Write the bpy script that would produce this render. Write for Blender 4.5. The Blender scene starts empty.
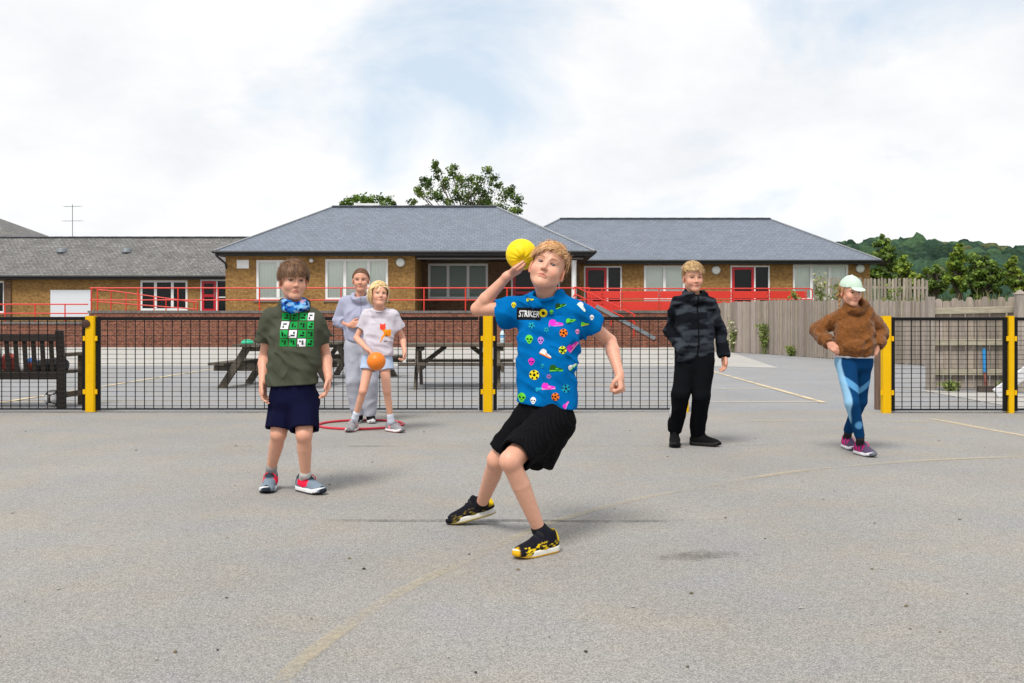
import bpy, math, random
import numpy as np
from mathutils import Vector, Matrix
from mathutils.bvhtree import BVHTree

SC = bpy.context.scene
COL = SC.collection
rad = math.radians

# ------------------------------------------------------------------ camera
FPX = 35.0 / 36.0 * 1024.0          # focal length in pixels
HZ = 320.0                          # image row of the horizon
CAMH = 1.0
cam_data = bpy.data.cameras.new('camera')
cam_data.lens = 35.0
cam_data.sensor_width = 36.0
cam_data.shift_y = -(341.5 - HZ) / 1024.0
cam_data.clip_end = 6000.0
cam_data.clip_start = 0.05
cam = bpy.data.objects.new('camera', cam_data)
cam.location = (0, 0, CAMH)
cam.rotation_euler = (rad(90), 0, 0)
COL.objects.link(cam)
SC.camera = cam

# ------------------------------------------------------------------ world, sun, exposure
SUN_EL, SUN_AZ = 56.0, 205.0        # compass: 0 = +Y (away from the camera), 90 = +X
world = bpy.data.worlds.new("World")
SC.world = world
world.use_nodes = True
nt = world.node_tree
for n in list(nt.nodes):
    nt.nodes.remove(n)
def wn(t, **kw):
    n = nt.nodes.new(t)
    for k, v in kw.items():
        setattr(n, k, v)
    return n
wout = wn('ShaderNodeOutputWorld')
sky = wn('ShaderNodeTexSky', sky_type='NISHITA', sun_disc=False)
sky.sun_elevation = rad(SUN_EL)
sky.sun_rotation = rad(SUN_AZ)
bg_sky = wn('ShaderNodeBackground'); bg_sky.inputs[1].default_value = 0.10
bg_cloud = wn('ShaderNodeBackground'); bg_cloud.inputs[1].default_value = 0.60
tc = wn('ShaderNodeTexCoord')
sep = wn('ShaderNodeSeparateXYZ'); nt.links.new(tc.outputs['Generated'], sep.inputs[0])
# flatten the direction onto a cloud deck so clouds get smaller towards the horizon
addz = wn('ShaderNodeMath', operation='ADD'); addz.inputs[1].default_value = 0.42
mx = wn('ShaderNodeMath', operation='MAXIMUM'); mx.inputs[1].default_value = 0.0
nt.links.new(sep.outputs[2], mx.inputs[0]); nt.links.new(mx.outputs[0], addz.inputs[0])
dx = wn('ShaderNodeMath', operation='DIVIDE'); dy = wn('ShaderNodeMath', operation='DIVIDE')
nt.links.new(sep.outputs[0], dx.inputs[0]); nt.links.new(addz.outputs[0], dx.inputs[1])
nt.links.new(sep.outputs[1], dy.inputs[0]); nt.links.new(addz.outputs[0], dy.inputs[1])
cmb = wn('ShaderNodeCombineXYZ')
nt.links.new(dx.outputs[0], cmb.inputs[0]); nt.links.new(dy.outputs[0], cmb.inputs[1])
zz = wn('ShaderNodeMath', operation='MULTIPLY'); zz.inputs[1].default_value = 0.8
nt.links.new(sep.outputs[2], zz.inputs[0]); nt.links.new(zz.outputs[0], cmb.inputs[2])
mapn = wn('ShaderNodeMapping'); mapn.inputs['Location'].default_value = (15.74, 3.83, 4.01)
nt.links.new(cmb.outputs[0], mapn.inputs[0])
n1 = wn('ShaderNodeTexNoise'); n1.inputs['Scale'].default_value = 1.7; n1.inputs['Detail'].default_value = 7.0
n1.inputs['Roughness'].default_value = 0.55; n1.inputs['Distortion'].default_value = 0.35
nt.links.new(mapn.outputs[0], n1.inputs['Vector'])
rmp = wn('ShaderNodeValToRGB')
rmp.color_ramp.elements[0].position = 0.33; rmp.color_ramp.elements[0].color = (0.05, 0.05, 0.05, 1)
rmp.color_ramp.elements[1].position = 0.47; rmp.color_ramp.elements[1].color = (1, 1, 1, 1)
nt.links.new(n1.outputs['Fac'], rmp.inputs[0])
n2 = wn('ShaderNodeTexNoise'); n2.inputs['Scale'].default_value = 2.4; n2.inputs['Detail'].default_value = 6.0
n2.inputs['Roughness'].default_value = 0.6
nt.links.new(mapn.outputs[0], n2.inputs['Vector'])
rmp2 = wn('ShaderNodeValToRGB')
rmp2.color_ramp.elements[0].position = 0.34; rmp2.color_ramp.elements[0].color = (0.85, 0.87, 0.90, 1)
rmp2.color_ramp.elements[1].position = 0.60; rmp2.color_ramp.elements[1].color = (1.0, 1.0, 1.0, 1)
nt.links.new(n2.outputs['Fac'], rmp2.inputs[0])
nt.links.new(rmp2.outputs[0], bg_cloud.inputs[0])
nt.links.new(sky.outputs[0], bg_sky.inputs[0])
# thin high veil mixed into the blue so the gaps are pale, as under a bright overcast
veil = wn('ShaderNodeBackground'); veil.inputs[0].default_value = (0.76, 0.88, 1.0, 1); veil.inputs[1].default_value = 0.53
mveil = wn('ShaderNodeMixShader'); mveil.inputs[0].default_value = 0.82
nt.links.new(bg_sky.outputs[0], mveil.inputs[1]); nt.links.new(veil.outputs[0], mveil.inputs[2])
mixs = wn('ShaderNodeMixShader')
nt.links.new(rmp.outputs[0], mixs.inputs[0])
nt.links.new(mveil.outputs[0], mixs.inputs[1]); nt.links.new(bg_cloud.outputs[0], mixs.inputs[2])
nt.links.new(mixs.outputs[0], wout.inputs[0])

sun_data = bpy.data.lights.new('sun', 'SUN')
sun_data.energy = 1.8
sun_data.angle = rad(17)
sun_data.color = (1.0, 0.955, 0.89)
sun = bpy.data.objects.new('sun', sun_data)
COL.objects.link(sun)
_az = rad(SUN_AZ); _el = rad(SUN_EL)
sun_dir = Vector((math.sin(_az) * math.cos(_el), math.cos(_az) * math.cos(_el), math.sin(_el)))
sun.rotation_euler = sun_dir.to_track_quat('Z', 'Y').to_euler()

vs = SC.view_settings
vs.view_transform = 'Standard'
vs.look = 'None'
vs.exposure = 0.80
vs.gamma = 1.0
vs.use_curve_mapping = False
SC.cycles.max_bounces = 6
SC.cycles.transparent_max_bounces = 12

# ------------------------------------------------------------------ helpers
def zg(Y):
    """ground height: level playground that drains gently away beyond the fence"""
    return 0.0 if Y < 11 else -0.0085 * (min(Y, 70) - 11)

def W(px, py, Y):
    return Vector(((px - 512.0) * Y / FPX, Y, CAMH + (HZ - py) * Y / FPX))

def tag(o, label=None, cat=None, group=None, kind=None):
    if label: o['label'] = label
    if cat: o['category'] = cat
    if group: o['group'] = group
    if kind: o['kind'] = kind
    return o

def empty(name, loc, label, cat, group=None, rz=0.0):
    o = bpy.data.objects.new(name, None)
    o.empty_display_size = 0.2
    o.location = loc
    o.rotation_euler = (0, 0, rz)
    COL.objects.link(o)
    return tag(o, label, cat, group)

def adopt(o, parent):
    """parent while keeping the world position (mesh data is in world coordinates)"""
    if parent is None:
        return
    o.parent = parent
    m = Matrix.Identity(4)
    p = parent
    chain = []
    while p is not None:
        chain.append(p); p = p.parent
    for q in reversed(chain):
        m = m @ q.matrix_parent_inverse @ Matrix.LocRotScale(q.location, q.rotation_euler, q.scale)
    o.matrix_parent_inverse = m.inverted()

def copy_tree(root, loc, rz, label, group=None):
    def cp(o, par):
        c = o.copy()
        COL.objects.link(c)
        if par is not None:
            c.parent = par
            c.matrix_parent_inverse = o.matrix_parent_inverse.copy()
        for ch in [x for x in bpy.data.objects if x.parent == o]:
            cp(ch, c)
        return c
    r = cp(root, None)
    r.location = loc; r.rotation_euler = (0, 0, rz)
    r['label'] = label
    if group: r['group'] = group
    return r

# ---- materials
MATS = {}
def mat(name, color=(0.5, 0.5, 0.5), rough=0.6, spec=0.4, metal=0.0, noise=0.0, nscale=8.0, bump=0.0, bscale=60.0,
        attr=False, sss=0.0, sheen=0.0, coat=0.0, stretch=(1, 1, 1), build=None):
    if name in MATS:
        return MATS[name]
    m = bpy.data.materials.new(name)
    m.use_nodes = True
    t = m.node_tree
    b = t.nodes['Principled BSDF']
    b.inputs['Base Color'].default_value = (*color, 1)
    b.inputs['Roughness'].default_value = rough
    b.inputs['Specular IOR Level'].default_value = spec
    b.inputs['Metallic'].default_value = metal
    if sss:
        b.inputs['Subsurface Weight'].default_value = sss
        b.inputs['Subsurface Radius'].default_value = (1.0, 0.35, 0.2)
        b.inputs['Subsurface Scale'].default_value = 0.008
    if sheen:
        b.inputs['Sheen Weight'].default_value = sheen
        b.inputs['Sheen Roughness'].default_value = 0.5
    if coat:
        b.inputs['Coat Weight'].default_value = coat
    tcn = t.nodes.new('ShaderNodeTexCoord')
    mp = t.nodes.new('ShaderNodeMapping'); mp.inputs['Scale'].default_value = stretch
    t.links.new(tcn.outputs['Object'], mp.inputs[0])
    src = None
    if attr:
        a = t.nodes.new('ShaderNodeVertexColor'); a.layer_name = 'Col'
        src = a.outputs[0]
    if noise > 0:
        nz = t.nodes.new('ShaderNodeTexNoise'); nz.inputs['Scale'].default_value = nscale
        nz.inputs['Detail'].default_value = 5; nz.inputs['Roughness'].default_value = 0.65
        t.links.new(mp.outputs[0], nz.inputs['Vector'])
        r = t.nodes.new('ShaderNodeMapRange')
        r.inputs[1].default_value = 0.25; r.inputs[2].default_value = 0.75
        r.inputs[3].default_value = 1 - noise; r.inputs[4].default_value = 1 + noise
        t.links.new(nz.outputs[0], r.inputs[0])
        mul = t.nodes.new('ShaderNodeMix'); mul.data_type = 'RGBA'; mul.blend_type = 'MULTIPLY'
        mul.inputs[0].default_value = 1
        if src is not None: t.links.new(src, mul.inputs[6])
        else: mul.inputs[6].default_value = (*color, 1)
        t.links.new(r.outputs[0], mul.inputs[7])
        src = mul.outputs[2]
    if src is not None:
        t.links.new(src, b.inputs['Base Color'])
    if bump > 0:
        nb = t.nodes.new('ShaderNodeTexNoise'); nb.inputs['Scale'].default_value = bscale
        nb.inputs['Detail'].default_value = 4
        t.links.new(mp.outputs[0], nb.inputs['Vector'])
        bp = t.nodes.new('ShaderNodeBump'); bp.inputs['Strength'].default_value = bump
        bp.inputs['Distance'].default_value = 0.01
        t.links.new(nb.outputs[0], bp.inputs['Height'])
        t.links.new(bp.outputs[0], b.inputs['Normal'])
    if build:
        build(t, b, mp)
    MATS[name] = m
    return m

# ---- mesh collector with metric box-projected UVs
class MB:
    def __init__(self):
        self.v = []; self.f = []; self.c = []; self.m = []
    def add(self, verts, faces, col=None, mi=0):
        o = len(self.v)
        self.v.extend([tuple(p) for p in verts])
        for f in faces:
            self.f.append(tuple(i + o for i in f)); self.c.append(col); self.m.append(mi)
        return self
    def box(self, x0, x1, y0, y1, z0, z1, col=None, mi=0):
        v = [(x0,y0,z0),(x1,y0,z0),(x1,y1,z0),(x0,y1,z0),(x0,y0,z1),(x1,y0,z1),(x1,y1,z1),(x0,y1,z1)]
        return self.add(v, [(0,3,2,1),(4,5,6,7),(0,1,5,4),(1,2,6,5),(2,3,7,6),(3,0,4,7)], col, mi)
    def bar(self, p, q, w, h, up=(0, 0, 1), col=None, mi=0, bev=0.0):
        """rectangular bar from p to q; w across, h along up. bev chamfers the long edges"""
        p = Vector(p); q = Vector(q); d = (q - p).normalized(); up = Vector(up)
        s = d.cross(up)
        if s.length < 1e-4: s = d.cross(Vector((1, 0, 0)))
        s.normalize(); u = s.cross(d).normalized()
        a, b = w / 2, h / 2
        if bev > 0:
            c = min(bev, a * .9, b * .9)
            prof = [(-a + c, -b), (a - c, -b), (a, -b + c), (a, b - c), (a - c, b), (-a + c, b), (-a, b - c), (-a, -b + c)]
        else:
            prof = [(-a, -b), (a, -b), (a, b), (-a, b)]
        n = len(prof)
        v = [p + s * x + u * y for x, y in prof] + [q + s * x + u * y for x, y in prof]
        f = [(i, (i + 1) % n, n + (i + 1) % n, n + i) for i in range(n)]
        f += [tuple(range(n))[::-1], tuple(range(n, 2 * n))]
        return self.add(v, f, col, mi)
    def tube(self, pts, r, n=8, col=None, mi=0, cap=True):
        pts = [Vector(p) for p in pts]
        rs = r if isinstance(r, (list, tuple)) else [r] * len(pts)
        v = []; f = []
        ref = Vector((0, 0, 1))
        if abs((pts[-1] - pts[0]).normalized().dot(ref)) > 0.95: ref = Vector((1, 0, 0))
        for i, p in enumerate(pts):
            d = (pts[min(i + 1, len(pts) - 1)] - pts[max(i - 1, 0)]).normalized()
            s = d.cross(ref).normalized(); u = s.cross(d)
            for k in range(n):
                a = 2 * math.pi * k / n
                v.append(p + (s * math.cos(a) + u * math.sin(a)) * rs[i])
        for i in range(len(pts) - 1):
            for k in range(n):
                k2 = (k + 1) % n
                f.append((i * n + k, i * n + k2, (i + 1) * n + k2, (i + 1) * n + k))
        if cap:
            f.append(tuple(range(n))[::-1]); f.append(tuple(range((len(pts) - 1) * n, len(pts) * n)))
        return self.add(v, f, col, mi)
    def lathe(self, c, prof, n=20, col=None, mi=0, axis=None):
        """prof: list of (radius, height) from c"""
        c = Vector(c); v = []; f = []
        M = Matrix.Identity(3) if axis is None else Vector(axis).to_track_quat('Z', 'Y').to_matrix()
        for r, z in prof:
            for k in range(n):
                a = 2 * math.pi * k / n
                v.append(c + M @ Vector((r * math.cos(a), r * math.sin(a), z)))
        for i in range(len(prof) - 1):
            for k in range(n):
                k2 = (k + 1) % n
                f.append((i * n + k, i * n + k2, (i + 1) * n + k2, (i + 1) * n + k))
        f.append(tuple(range(n))[::-1]); f.append(tuple(range((len(prof) - 1) * n, len(prof) * n)))
        return self.add(v, f, col, mi)
    def sphere(self, c, r, n=24, m=14, colfn=None, mi=0, col=None, M=None):
        c = Vector(c); v = []; f = []
        for j in range(m + 1):
            th = math.pi * j / m
            for k in range(n):
                a = 2 * math.pi * k / n
                d = Vector((math.sin(th) * math.cos(a), math.sin(th) * math.sin(a), math.cos(th)))
                if M is not None: d = M @ d
                v.append(c + d * r)
        for j in range(m):
            for k in range(n):
                k2 = (k + 1) % n
                q = (j * n + k, (j + 1) * n + k, (j + 1) * n + k2, j * n + k2)
                f.append(q)
        o = len(self.v)
        self.v.extend([tuple(p) for p in v])
        for q in f:
            self.f.append(tuple(i + o for i in q)); self.m.append(mi)
            if colfn:
                cc = sum((v[i] for i in q), Vector()) / 4
                self.c.append(colfn((cc - c) / r))
            else: self.c.append(col)
        return self
    def build(self, name, mats, parent=None, smooth=False, kind=None, bevel=0.0):
        me = bpy.data.meshes.new(name)
        me.from_pydata(self.v, [], self.f)
        if not isinstance(mats, (list, tuple)): mats = [mats]
        for m_ in mats: me.materials.append(m_)
        if any(self.m): me.polygons.foreach_set('material_index', self.m)
        if any(c is not None for c in self.c):
            lay = me.color_attributes.new('Col', 'FLOAT_COLOR', 'CORNER')
            arr = np.empty((len(me.loops), 4), np.float32)
            i = 0
            for f, c in zip(self.f, self.c):
                c = c or (0.5, 0.5, 0.5)
                arr[i:i + len(f), :3] = c; arr[i:i + len(f), 3] = 1; i += len(f)
            lay.data.foreach_set('color', arr.ravel())
        uvl = me.uv_layers.new(name='UVMap')
        uv = np.zeros((len(me.loops), 2), np.float32)
        vs_ = np.array(self.v, np.float64)
        i = 0
        for p in me.polygons:
            n = p.normal
            if abs(n.z) > 0.95: u = Vector((1, 0, 0)); w = Vector((0, 1, 0))
            else:
                u = Vector((-n.y, n.x, 0)).normalized(); w = n.cross(u)
            for vi in p.vertices:
                q = Vector(vs_[vi]); uv[i] = (q.dot(u), q.dot(w)); i += 1
        uvl.data.foreach_set('uv', uv.ravel())
        if smooth: me.polygons.foreach_set('use_smooth', [True] * len(me.polygons))
        o = bpy.data.objects.new(name, me)
        COL.objects.link(o)
        adopt(o, parent)
        if kind: o['kind'] = kind
        if bevel > 0:
            bm_ = o.modifiers.new('bevel', 'BEVEL'); bm_.width = bevel; bm_.segments = 2; bm_.limit_method = 'ANGLE'
        return o

# ---- distance-field modelling for figures, clothes and shoes
F4 = np.float32
_rng = np.random.default_rng(7)
_NT = _rng.random((32, 32, 32)).astype(F4)
def vnoise(p):
    """smooth value noise, about -1..1"""
    i = np.floor(p).astype(np.int32); f = (p - i).astype(F4); f = f * f * (3 - 2 * f); i &= 31; j = (i + 1) & 31
    x0, y0, z0 = i[:, 0], i[:, 1], i[:, 2]; x1, y1, z1 = j[:, 0], j[:, 1], j[:, 2]
    fx, fy, fz = f[:, 0], f[:, 1], f[:, 2]
    a = _NT[x0, y0, z0] * (1 - fx) + _NT[x1, y0, z0] * fx
    b = _NT[x0, y1, z0] * (1 - fx) + _NT[x1, y1, z0] * fx
    c = _NT[x0, y0, z1] * (1 - fx) + _NT[x1, y0, z1] * fx
    d = _NT[x0, y1, z1] * (1 - fx) + _NT[x1, y1, z1] * fx
    return ((a * (1 - fy) + b * fy) * (1 - fz) + (c * (1 - fy) + d * fy) * fz) * 2 - 1
V3 = lambda p: np.array(p, F4)
class P:
    def __init__(self, fn, c, r): self.fn = fn; self.c = np.array(c, F4); self.r = float(r)
def cone(a, b, r1, r2):
    a = V3(a); b = V3(b); ba = b - a; L2 = float(ba @ ba) + 1e-9
    def fn(p):
        q = p - a
        t = np.clip(q @ ba / L2, 0, 1)
        return np.linalg.norm(q - t[:, None] * ba, axis=1) - (r1 + (r2 - r1) * t)
    return P(fn, (a + b) / 2, math.sqrt(L2) / 2 + max(r1, r2))
def ball(c, r):
    c = V3(c)
    return P(lambda p: np.linalg.norm(p - c, axis=1) - r, c, r)
def ell(c, rd, M=None):
    """ellipsoid; M rows are its axes"""
    c = V3(c); rd = V3(rd); M_ = None if M is None else np.array(M, F4)
    def fn(p):
        q = p - c
        if M_ is not None: q = q @ M_.T
        k0 = np.linalg.norm(q / rd, axis=1); k1 = np.linalg.norm(q / rd ** 2, axis=1) + 1e-9
        return k0 * (k0 - 1) / k1
    return P(fn, c, float(rd.max()))
def rbox(c, hs, r, M=None):
    c = V3(c); hs = V3(hs); M_ = None if M is None else np.array(M, F4)
    def fn(p):
        q = p - c
        if M_ is not None: q = q @ M_.T
        q = np.abs(q) - hs + r
        return np.linalg.norm(np.maximum(q, 0), axis=1) + np.minimum(q.max(axis=1), 0) - r
    return P(fn, c, float(np.linalg.norm(hs)))
def loft(levels):
    """levels: (centre, half-width vector, radius); flattened tube through them"""
    L = [(V3(c), V3(w), float(r)) for c, w, r in levels]
    def fn(p):
        out = None
        for (c0, w0, r0), (c1, w1, r1) in zip(L[:-1], L[1:]):
            ax = c1 - c0
            t = np.clip((p - c0) @ ax / float(ax @ ax), 0, 1)[:, None]
            q = p - (c0 + ax * t); w = w0 + (w1 - w0) * t
            s = np.clip((q * w).sum(1) / ((w * w).sum(1) + 1e-9), -1, 1)[:, None]
            d = np.linalg.norm(q - s * w, axis=1) - (r0 + (r1 - r0) * t[:, 0])
            out = d if out is None else np.minimum(out, d)
        return out
    cs = np.array([l[0] for l in L]); cc = cs.mean(0)
    R = max(float(np.linalg.norm(l[0] - cc) + np.linalg.norm(l[1]) + l[2]) for l in L)
    return P(fn, cc, R)
def halfspace(pt, n):
    """keeps the side the normal points away from"""
    pt = V3(pt); n = V3(Vector(n).normalized())
    return P(lambda p: (p - pt) @ n, pt, 1e6)

def eval_ops(ops, pts, bc=None, br=0.0):
    """ops: (kind, prim, k). pts: (nblocks, n, 3); bc block centres for culling"""
    nb, n, _ = pts.shape
    d = np.full((nb, n), 1.0, F4)
    for kind, pr, k in ops:
        if kind == 'd':                 # displacement
            msk = np.abs(d).min(axis=1) < 0.05
            if msk.any():
                sub = pts[msk]; d[msk] += pr(sub.reshape(-1, 3)).reshape(-1, n)
            continue
        if bc is not None and pr.r < 1e5:
            msk = np.linalg.norm(bc - pr.c, axis=1) < pr.r * 1.02 + br + k + 0.09
        else:
            msk = np.ones(nb, bool)
        if not msk.any(): continue
        sub = pts[msk]
        e = pr.fn(sub.reshape(-1, 3)).reshape(-1, n).astype(F4)
        a = d[msk]
        if kind == 'u':
            if k > 0:
                h = np.clip(0.5 + 0.5 * (a - e) / k, 0, 1); a = a + (e - a) * h - k * h * (1 - h)
            else: a = np.minimum(a, e)
        elif kind == 's':
            if k > 0:
                h = np.clip(0.5 - 0.5 * (a + e) / k, 0, 1); a = a + (-e - a) * h + k * h * (1 - h)
            else: a = np.maximum(a, -e)
        elif kind == 'i':
            if k > 0:
                h = np.clip(0.5 - 0.5 * (a - e) / k, 0, 1); a = a + (e - a) * h + k * h * (1 - h)
            else: a = np.maximum(a, e)
        d[msk] = a
    return d

def sdf_verts(ops, h, lo=None, hi=None):
    us = [o for o in ops if o[0] == 'u']
    mn = np.min([o[1].c - o[1].r for o in us], axis=0) - 0.02
    mx_ = np.max([o[1].c + o[1].r for o in us], axis=0) + 0.02
    if lo is not None: mn = np.maximum(mn, V3(lo))
    if hi is not None: mx_ = np.minimum(mx_, V3(hi))
    B = 8
    nb = np.maximum(np.ceil((mx_ - mn) / (B * h)).astype(int), 1)
    g = np.stack(np.meshgrid(*[np.arange(k) for k in nb], indexing='ij'), -1).reshape(-1, 3)
    bcs = (mn + (g + 0.5) * B * h).astype(F4)
    dc = eval_ops(ops, bcs[:, None, :], bcs, B * h)[:, 0]
    keep = np.abs(dc) < B * h * 0.87 * 1.35 + 0.012
    dims = nb * B + 1
    D = np.ones(tuple(dims), F4)
    Db = D[:-1, :-1, :-1].reshape(nb[0], B, nb[1], B, nb[2], B)
    ins = (dc < 0).reshape(tuple(nb))
    Db[np.broadcast_to(ins[:, None, :, None, :, None], Db.shape)] = -1.0
    D[:-1, :-1, :-1] = Db.reshape(nb[0] * B, nb[1] * B, nb[2] * B)
    gk = g[keep]; lc = np.stack(np.meshgrid(*[np.arange(B + 1)] * 3, indexing='ij'), -1).reshape(-1, 3)
    CH = 1500
    for s in range(0, len(gk), CH):
        gg = gk[s:s + CH]
        idx = (gg[:, None, :] * B + lc[None]).astype(np.int32)
        pts = (mn + idx * h).astype(F4)
        d = eval_ops(ops, pts, (mn + (gg + 0.5) * B * h).astype(F4), B * h * 0.87)
        D[idx[..., 0], idx[..., 1], idx[..., 2]] = d
    # surface nets
    S = D < 0
    S[0] = S[-1] = False; S[:, 0] = S[:, -1] = False; S[:, :, 0] = S[:, :, -1] = False
    ny, nz = dims[1], dims[2]
    cells = []; cross = []; quads = []
    for ax in range(3):
        sl0 = [slice(None)] * 3; sl1 = [slice(None)] * 3
        sl0[ax] = slice(0, -1); sl1[ax] = slice(1, None)
        A = S[tuple(sl0)]; Bq = S[tuple(sl1)]
        e = np.argwhere(A != Bq)
        if len(e) == 0: continue
        e1 = e.copy(); e1[:, ax] += 1
        d0 = D[e[:, 0], e[:, 1], e[:, 2]]; d1 = D[e1[:, 0], e1[:, 1], e1[:, 2]]
        den = d0 - d1; t = np.clip(np.where(np.abs(den) > 1e-9, d0 / np.where(den == 0, 1, den), 0.5), 0, 1)
        pos = e.astype(np.float64); pos[:, ax] += t
        u, w = (ax + 1) % 3, (ax + 2) % 3
        cid = []
        for du, dw in ((-1, -1), (0, -1), (0, 0), (-1, 0)):
            c = e.copy(); c[:, u] += du; c[:, w] += dw
            cid.append((c[:, 0] * ny + c[:, 1]) * nz + c[:, 2])
        cid = np.stack(cid, 1)
        flip = ~A[e[:, 0], e[:, 1], e[:, 2]]
        q = cid.copy(); q[flip] = q[flip][:, ::-1]
        quads.append(q); cells.append(cid.ravel()); cross.append(np.repeat(pos, 4, axis=0))
    if not quads: return np.zeros((0, 3)), np.zeros((0, 4), int)
    cells = np.concatenate(cells); cross = np.concatenate(cross); quads = np.concatenate(quads)
    uq, inv = np.unique(cells, return_inverse=True)
    cnt = np.bincount(inv)
    vp = np.stack([np.bincount(inv, cross[:, k]) / cnt for k in range(3)], 1)
    qi = np.searchsorted(uq, quads)
    return mn + vp * h, qi

def np_mesh(name, V, Q, cols, mats, parent=None, smooth=True, extra=None):
    """V verts, Q quads, cols per vertex. extra: MB appended (per-face colours)"""
    me = bpy.data.meshes.new(name)
    nv = len(V); faces = Q.astype(np.int32)
    ev = np.array(extra.v, np.float64) if extra and extra.v else np.zeros((0, 3))
    allv = np.concatenate([V, ev]) if len(ev) else V
    ef = extra.f if extra else []
    tot = faces.size + sum(len(f) for f in ef)
    me.vertices.add(len(allv)); me.vertices.foreach_set('co', allv.astype(F4).ravel())
    me.loops.add(tot)
    li = np.concatenate([faces.ravel(), np.array([i + nv for f in ef for i in f], np.int32)]) if ef else faces.ravel()
    me.loops.foreach_set('vertex_index', li.astype(np.int32))
    npoly = len(faces) + len(ef)
    me.polygons.add(npoly)
    lt = np.concatenate([np.full(len(faces), 4, np.int32), np.array([len(f) for f in ef], np.int32)])
    ls = np.concatenate([[0], np.cumsum(lt)[:-1]]).astype(np.int32)
    me.polygons.foreach_set('loop_start', ls)
    me.update(calc_edges=True)
    me.validate()
    if not isinstance(mats, (list, tuple)): mats = [mats]
    for m_ in mats: me.materials.append(m_)
    if cols is not None:
        lay = me.color_attributes.new('Col', 'FLOAT_COLOR', 'CORNER')
        c = np.ones((tot, 4), F4)
        c[:faces.size, :3] = cols[faces.ravel()]
        k = faces.size
        if ef:
            for f, cc in zip(ef, extra.c):
                c[k:k + len(f), :3] = cc; k += len(f)
        lay.data.foreach_set('color', c.ravel())
    me.polygons.foreach_set('use_smooth', [smooth] * npoly)
    o = bpy.data.objects.new(name, me)
    COL.objects.link(o)
    adopt(o, parent)
    return o

def relax(V, Q, it=1, lam=0.5):
    for _ in range(it):
        e = np.concatenate([Q[:, [0, 1]], Q[:, [1, 2]], Q[:, [2, 3]], Q[:, [3, 0]]])
        cnt = np.bincount(e[:, 0], minlength=len(V)) + np.bincount(e[:, 1], minlength=len(V))
        s = np.stack([np.bincount(e[:, 0], V[e[:, 1], k], len(V)) + np.bincount(e[:, 1], V[e[:, 0], k], len(V)) for k in range(3)], 1)
        V = V + lam * (s / np.maximum(cnt, 1)[:, None] - V)
    return V

def sdf_obj(name, ops, h, parent, material, colfn, lo=None, hi=None, smooth_it=1, extra=None):
    V, Q = sdf_verts(ops, h, lo, hi)
    if smooth_it: V = relax(V, Q, smooth_it, 0.45)
    cols = colfn(V) if callable(colfn) else np.tile(np.array(colfn, F4), (len(V), 1))
    ex = extra(V, Q) if callable(extra) else extra
    return np_mesh(name, V, Q, cols, material, parent, extra=ex)

# ================================================================== SETTING
def lin(r, g, b):
    f = lambda c: (c / 255 / 12.92) if c / 255 <= 0.04045 else ((c / 255 + 0.055) / 1.055) ** 2.4
    return (f(r), f(g), f(b))

def brick_build(c1, c2, mortar, bw, rh, ms=0.012, var=0.5, stain=0.25):
    def b(t, bs, mp):
        uv = t.nodes.new('ShaderNodeUVMap'); uv.uv_map = 'UVMap'
        br = t.nodes.new('ShaderNodeTexBrick')
        br.inputs['Scale'].default_value = 1.0
        br.inputs['Color1'].default_value = (*c1, 1); br.inputs['Color2'].default_value = (*c2, 1)
        br.inputs['Mortar'].default_value = (*mortar, 1)
        br.inputs['Mortar Size'].default_value = ms; br.inputs['Mortar Smooth'].default_value = 0.3
        br.inputs['Bias'].default_value = 0.0
        br.inputs['Brick Width'].default_value = bw; br.inputs['Row Height'].default_value = rh
        t.links.new(uv.outputs[0], br.inputs['Vector'])
        nz = t.nodes.new('ShaderNodeTexNoise'); nz.inputs['Scale'].default_value = 0.9; nz.inputs['Detail'].default_value = 8
        nz.inputs['Roughness'].default_value = 0.7
        t.links.new(uv.outputs[0], nz.inputs['Vector'])
        mr = t.nodes.new('ShaderNodeMapRange'); mr.inputs[1].default_value = 0.3; mr.inputs[2].default_value = 0.7
        mr.inputs[3].default_value = 1 - stain; mr.inputs[4].default_value = 1 + stain
        t.links.new(nz.outputs[0], mr.inputs[0])
        # a second, per-brick sized variation
        n3 = t.nodes.new('ShaderNodeTexNoise'); n3.inputs['Scale'].default_value = 7.0; n3.inputs['Detail'].default_value = 2
        t.links.new(uv.outputs[0], n3.inputs['Vector'])
        m3 = t.nodes.new('ShaderNodeMapRange'); m3.inputs[1].default_value = 0.3; m3.inputs[2].default_value = 0.7
        m3.inputs[3].default_value = 1 - var * .6; m3.inputs[4].default_value = 1 + var * .6
        t.links.new(n3.outputs[0], m3.inputs[0])
        mm = t.nodes.new('ShaderNodeMath'); mm.operation = 'MULTIPLY'
        t.links.new(mr.outputs[0], mm.inputs[0]); t.links.new(m3.outputs[0], mm.inputs[1])
        mul = t.nodes.new('ShaderNodeMix'); mul.data_type = 'RGBA'; mul.blend_type = 'MULTIPLY'; mul.inputs[0].default_value = 1
        t.links.new(br.outputs['Color'], mul.inputs[6]); t.links.new(mm.outputs[0], mul.inputs[7])
        t.links.new(mul.outputs[2], bs.inputs['Base Color'])
        bp = t.nodes.new('ShaderNodeBump'); bp.inputs['Strength'].default_value = 0.5; bp.inputs['Distance'].default_value = 0.01
        inv = t.nodes.new('ShaderNodeMath'); inv.operation = 'SUBTRACT'; inv.inputs[0].default_value = 1
        t.links.new(br.outputs['Fac'], inv.inputs[1]); t.links.new(inv.outputs[0], bp.inputs['Height'])
        t.links.new(bp.outputs[0], bs.inputs['Normal'])
    return b

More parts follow.
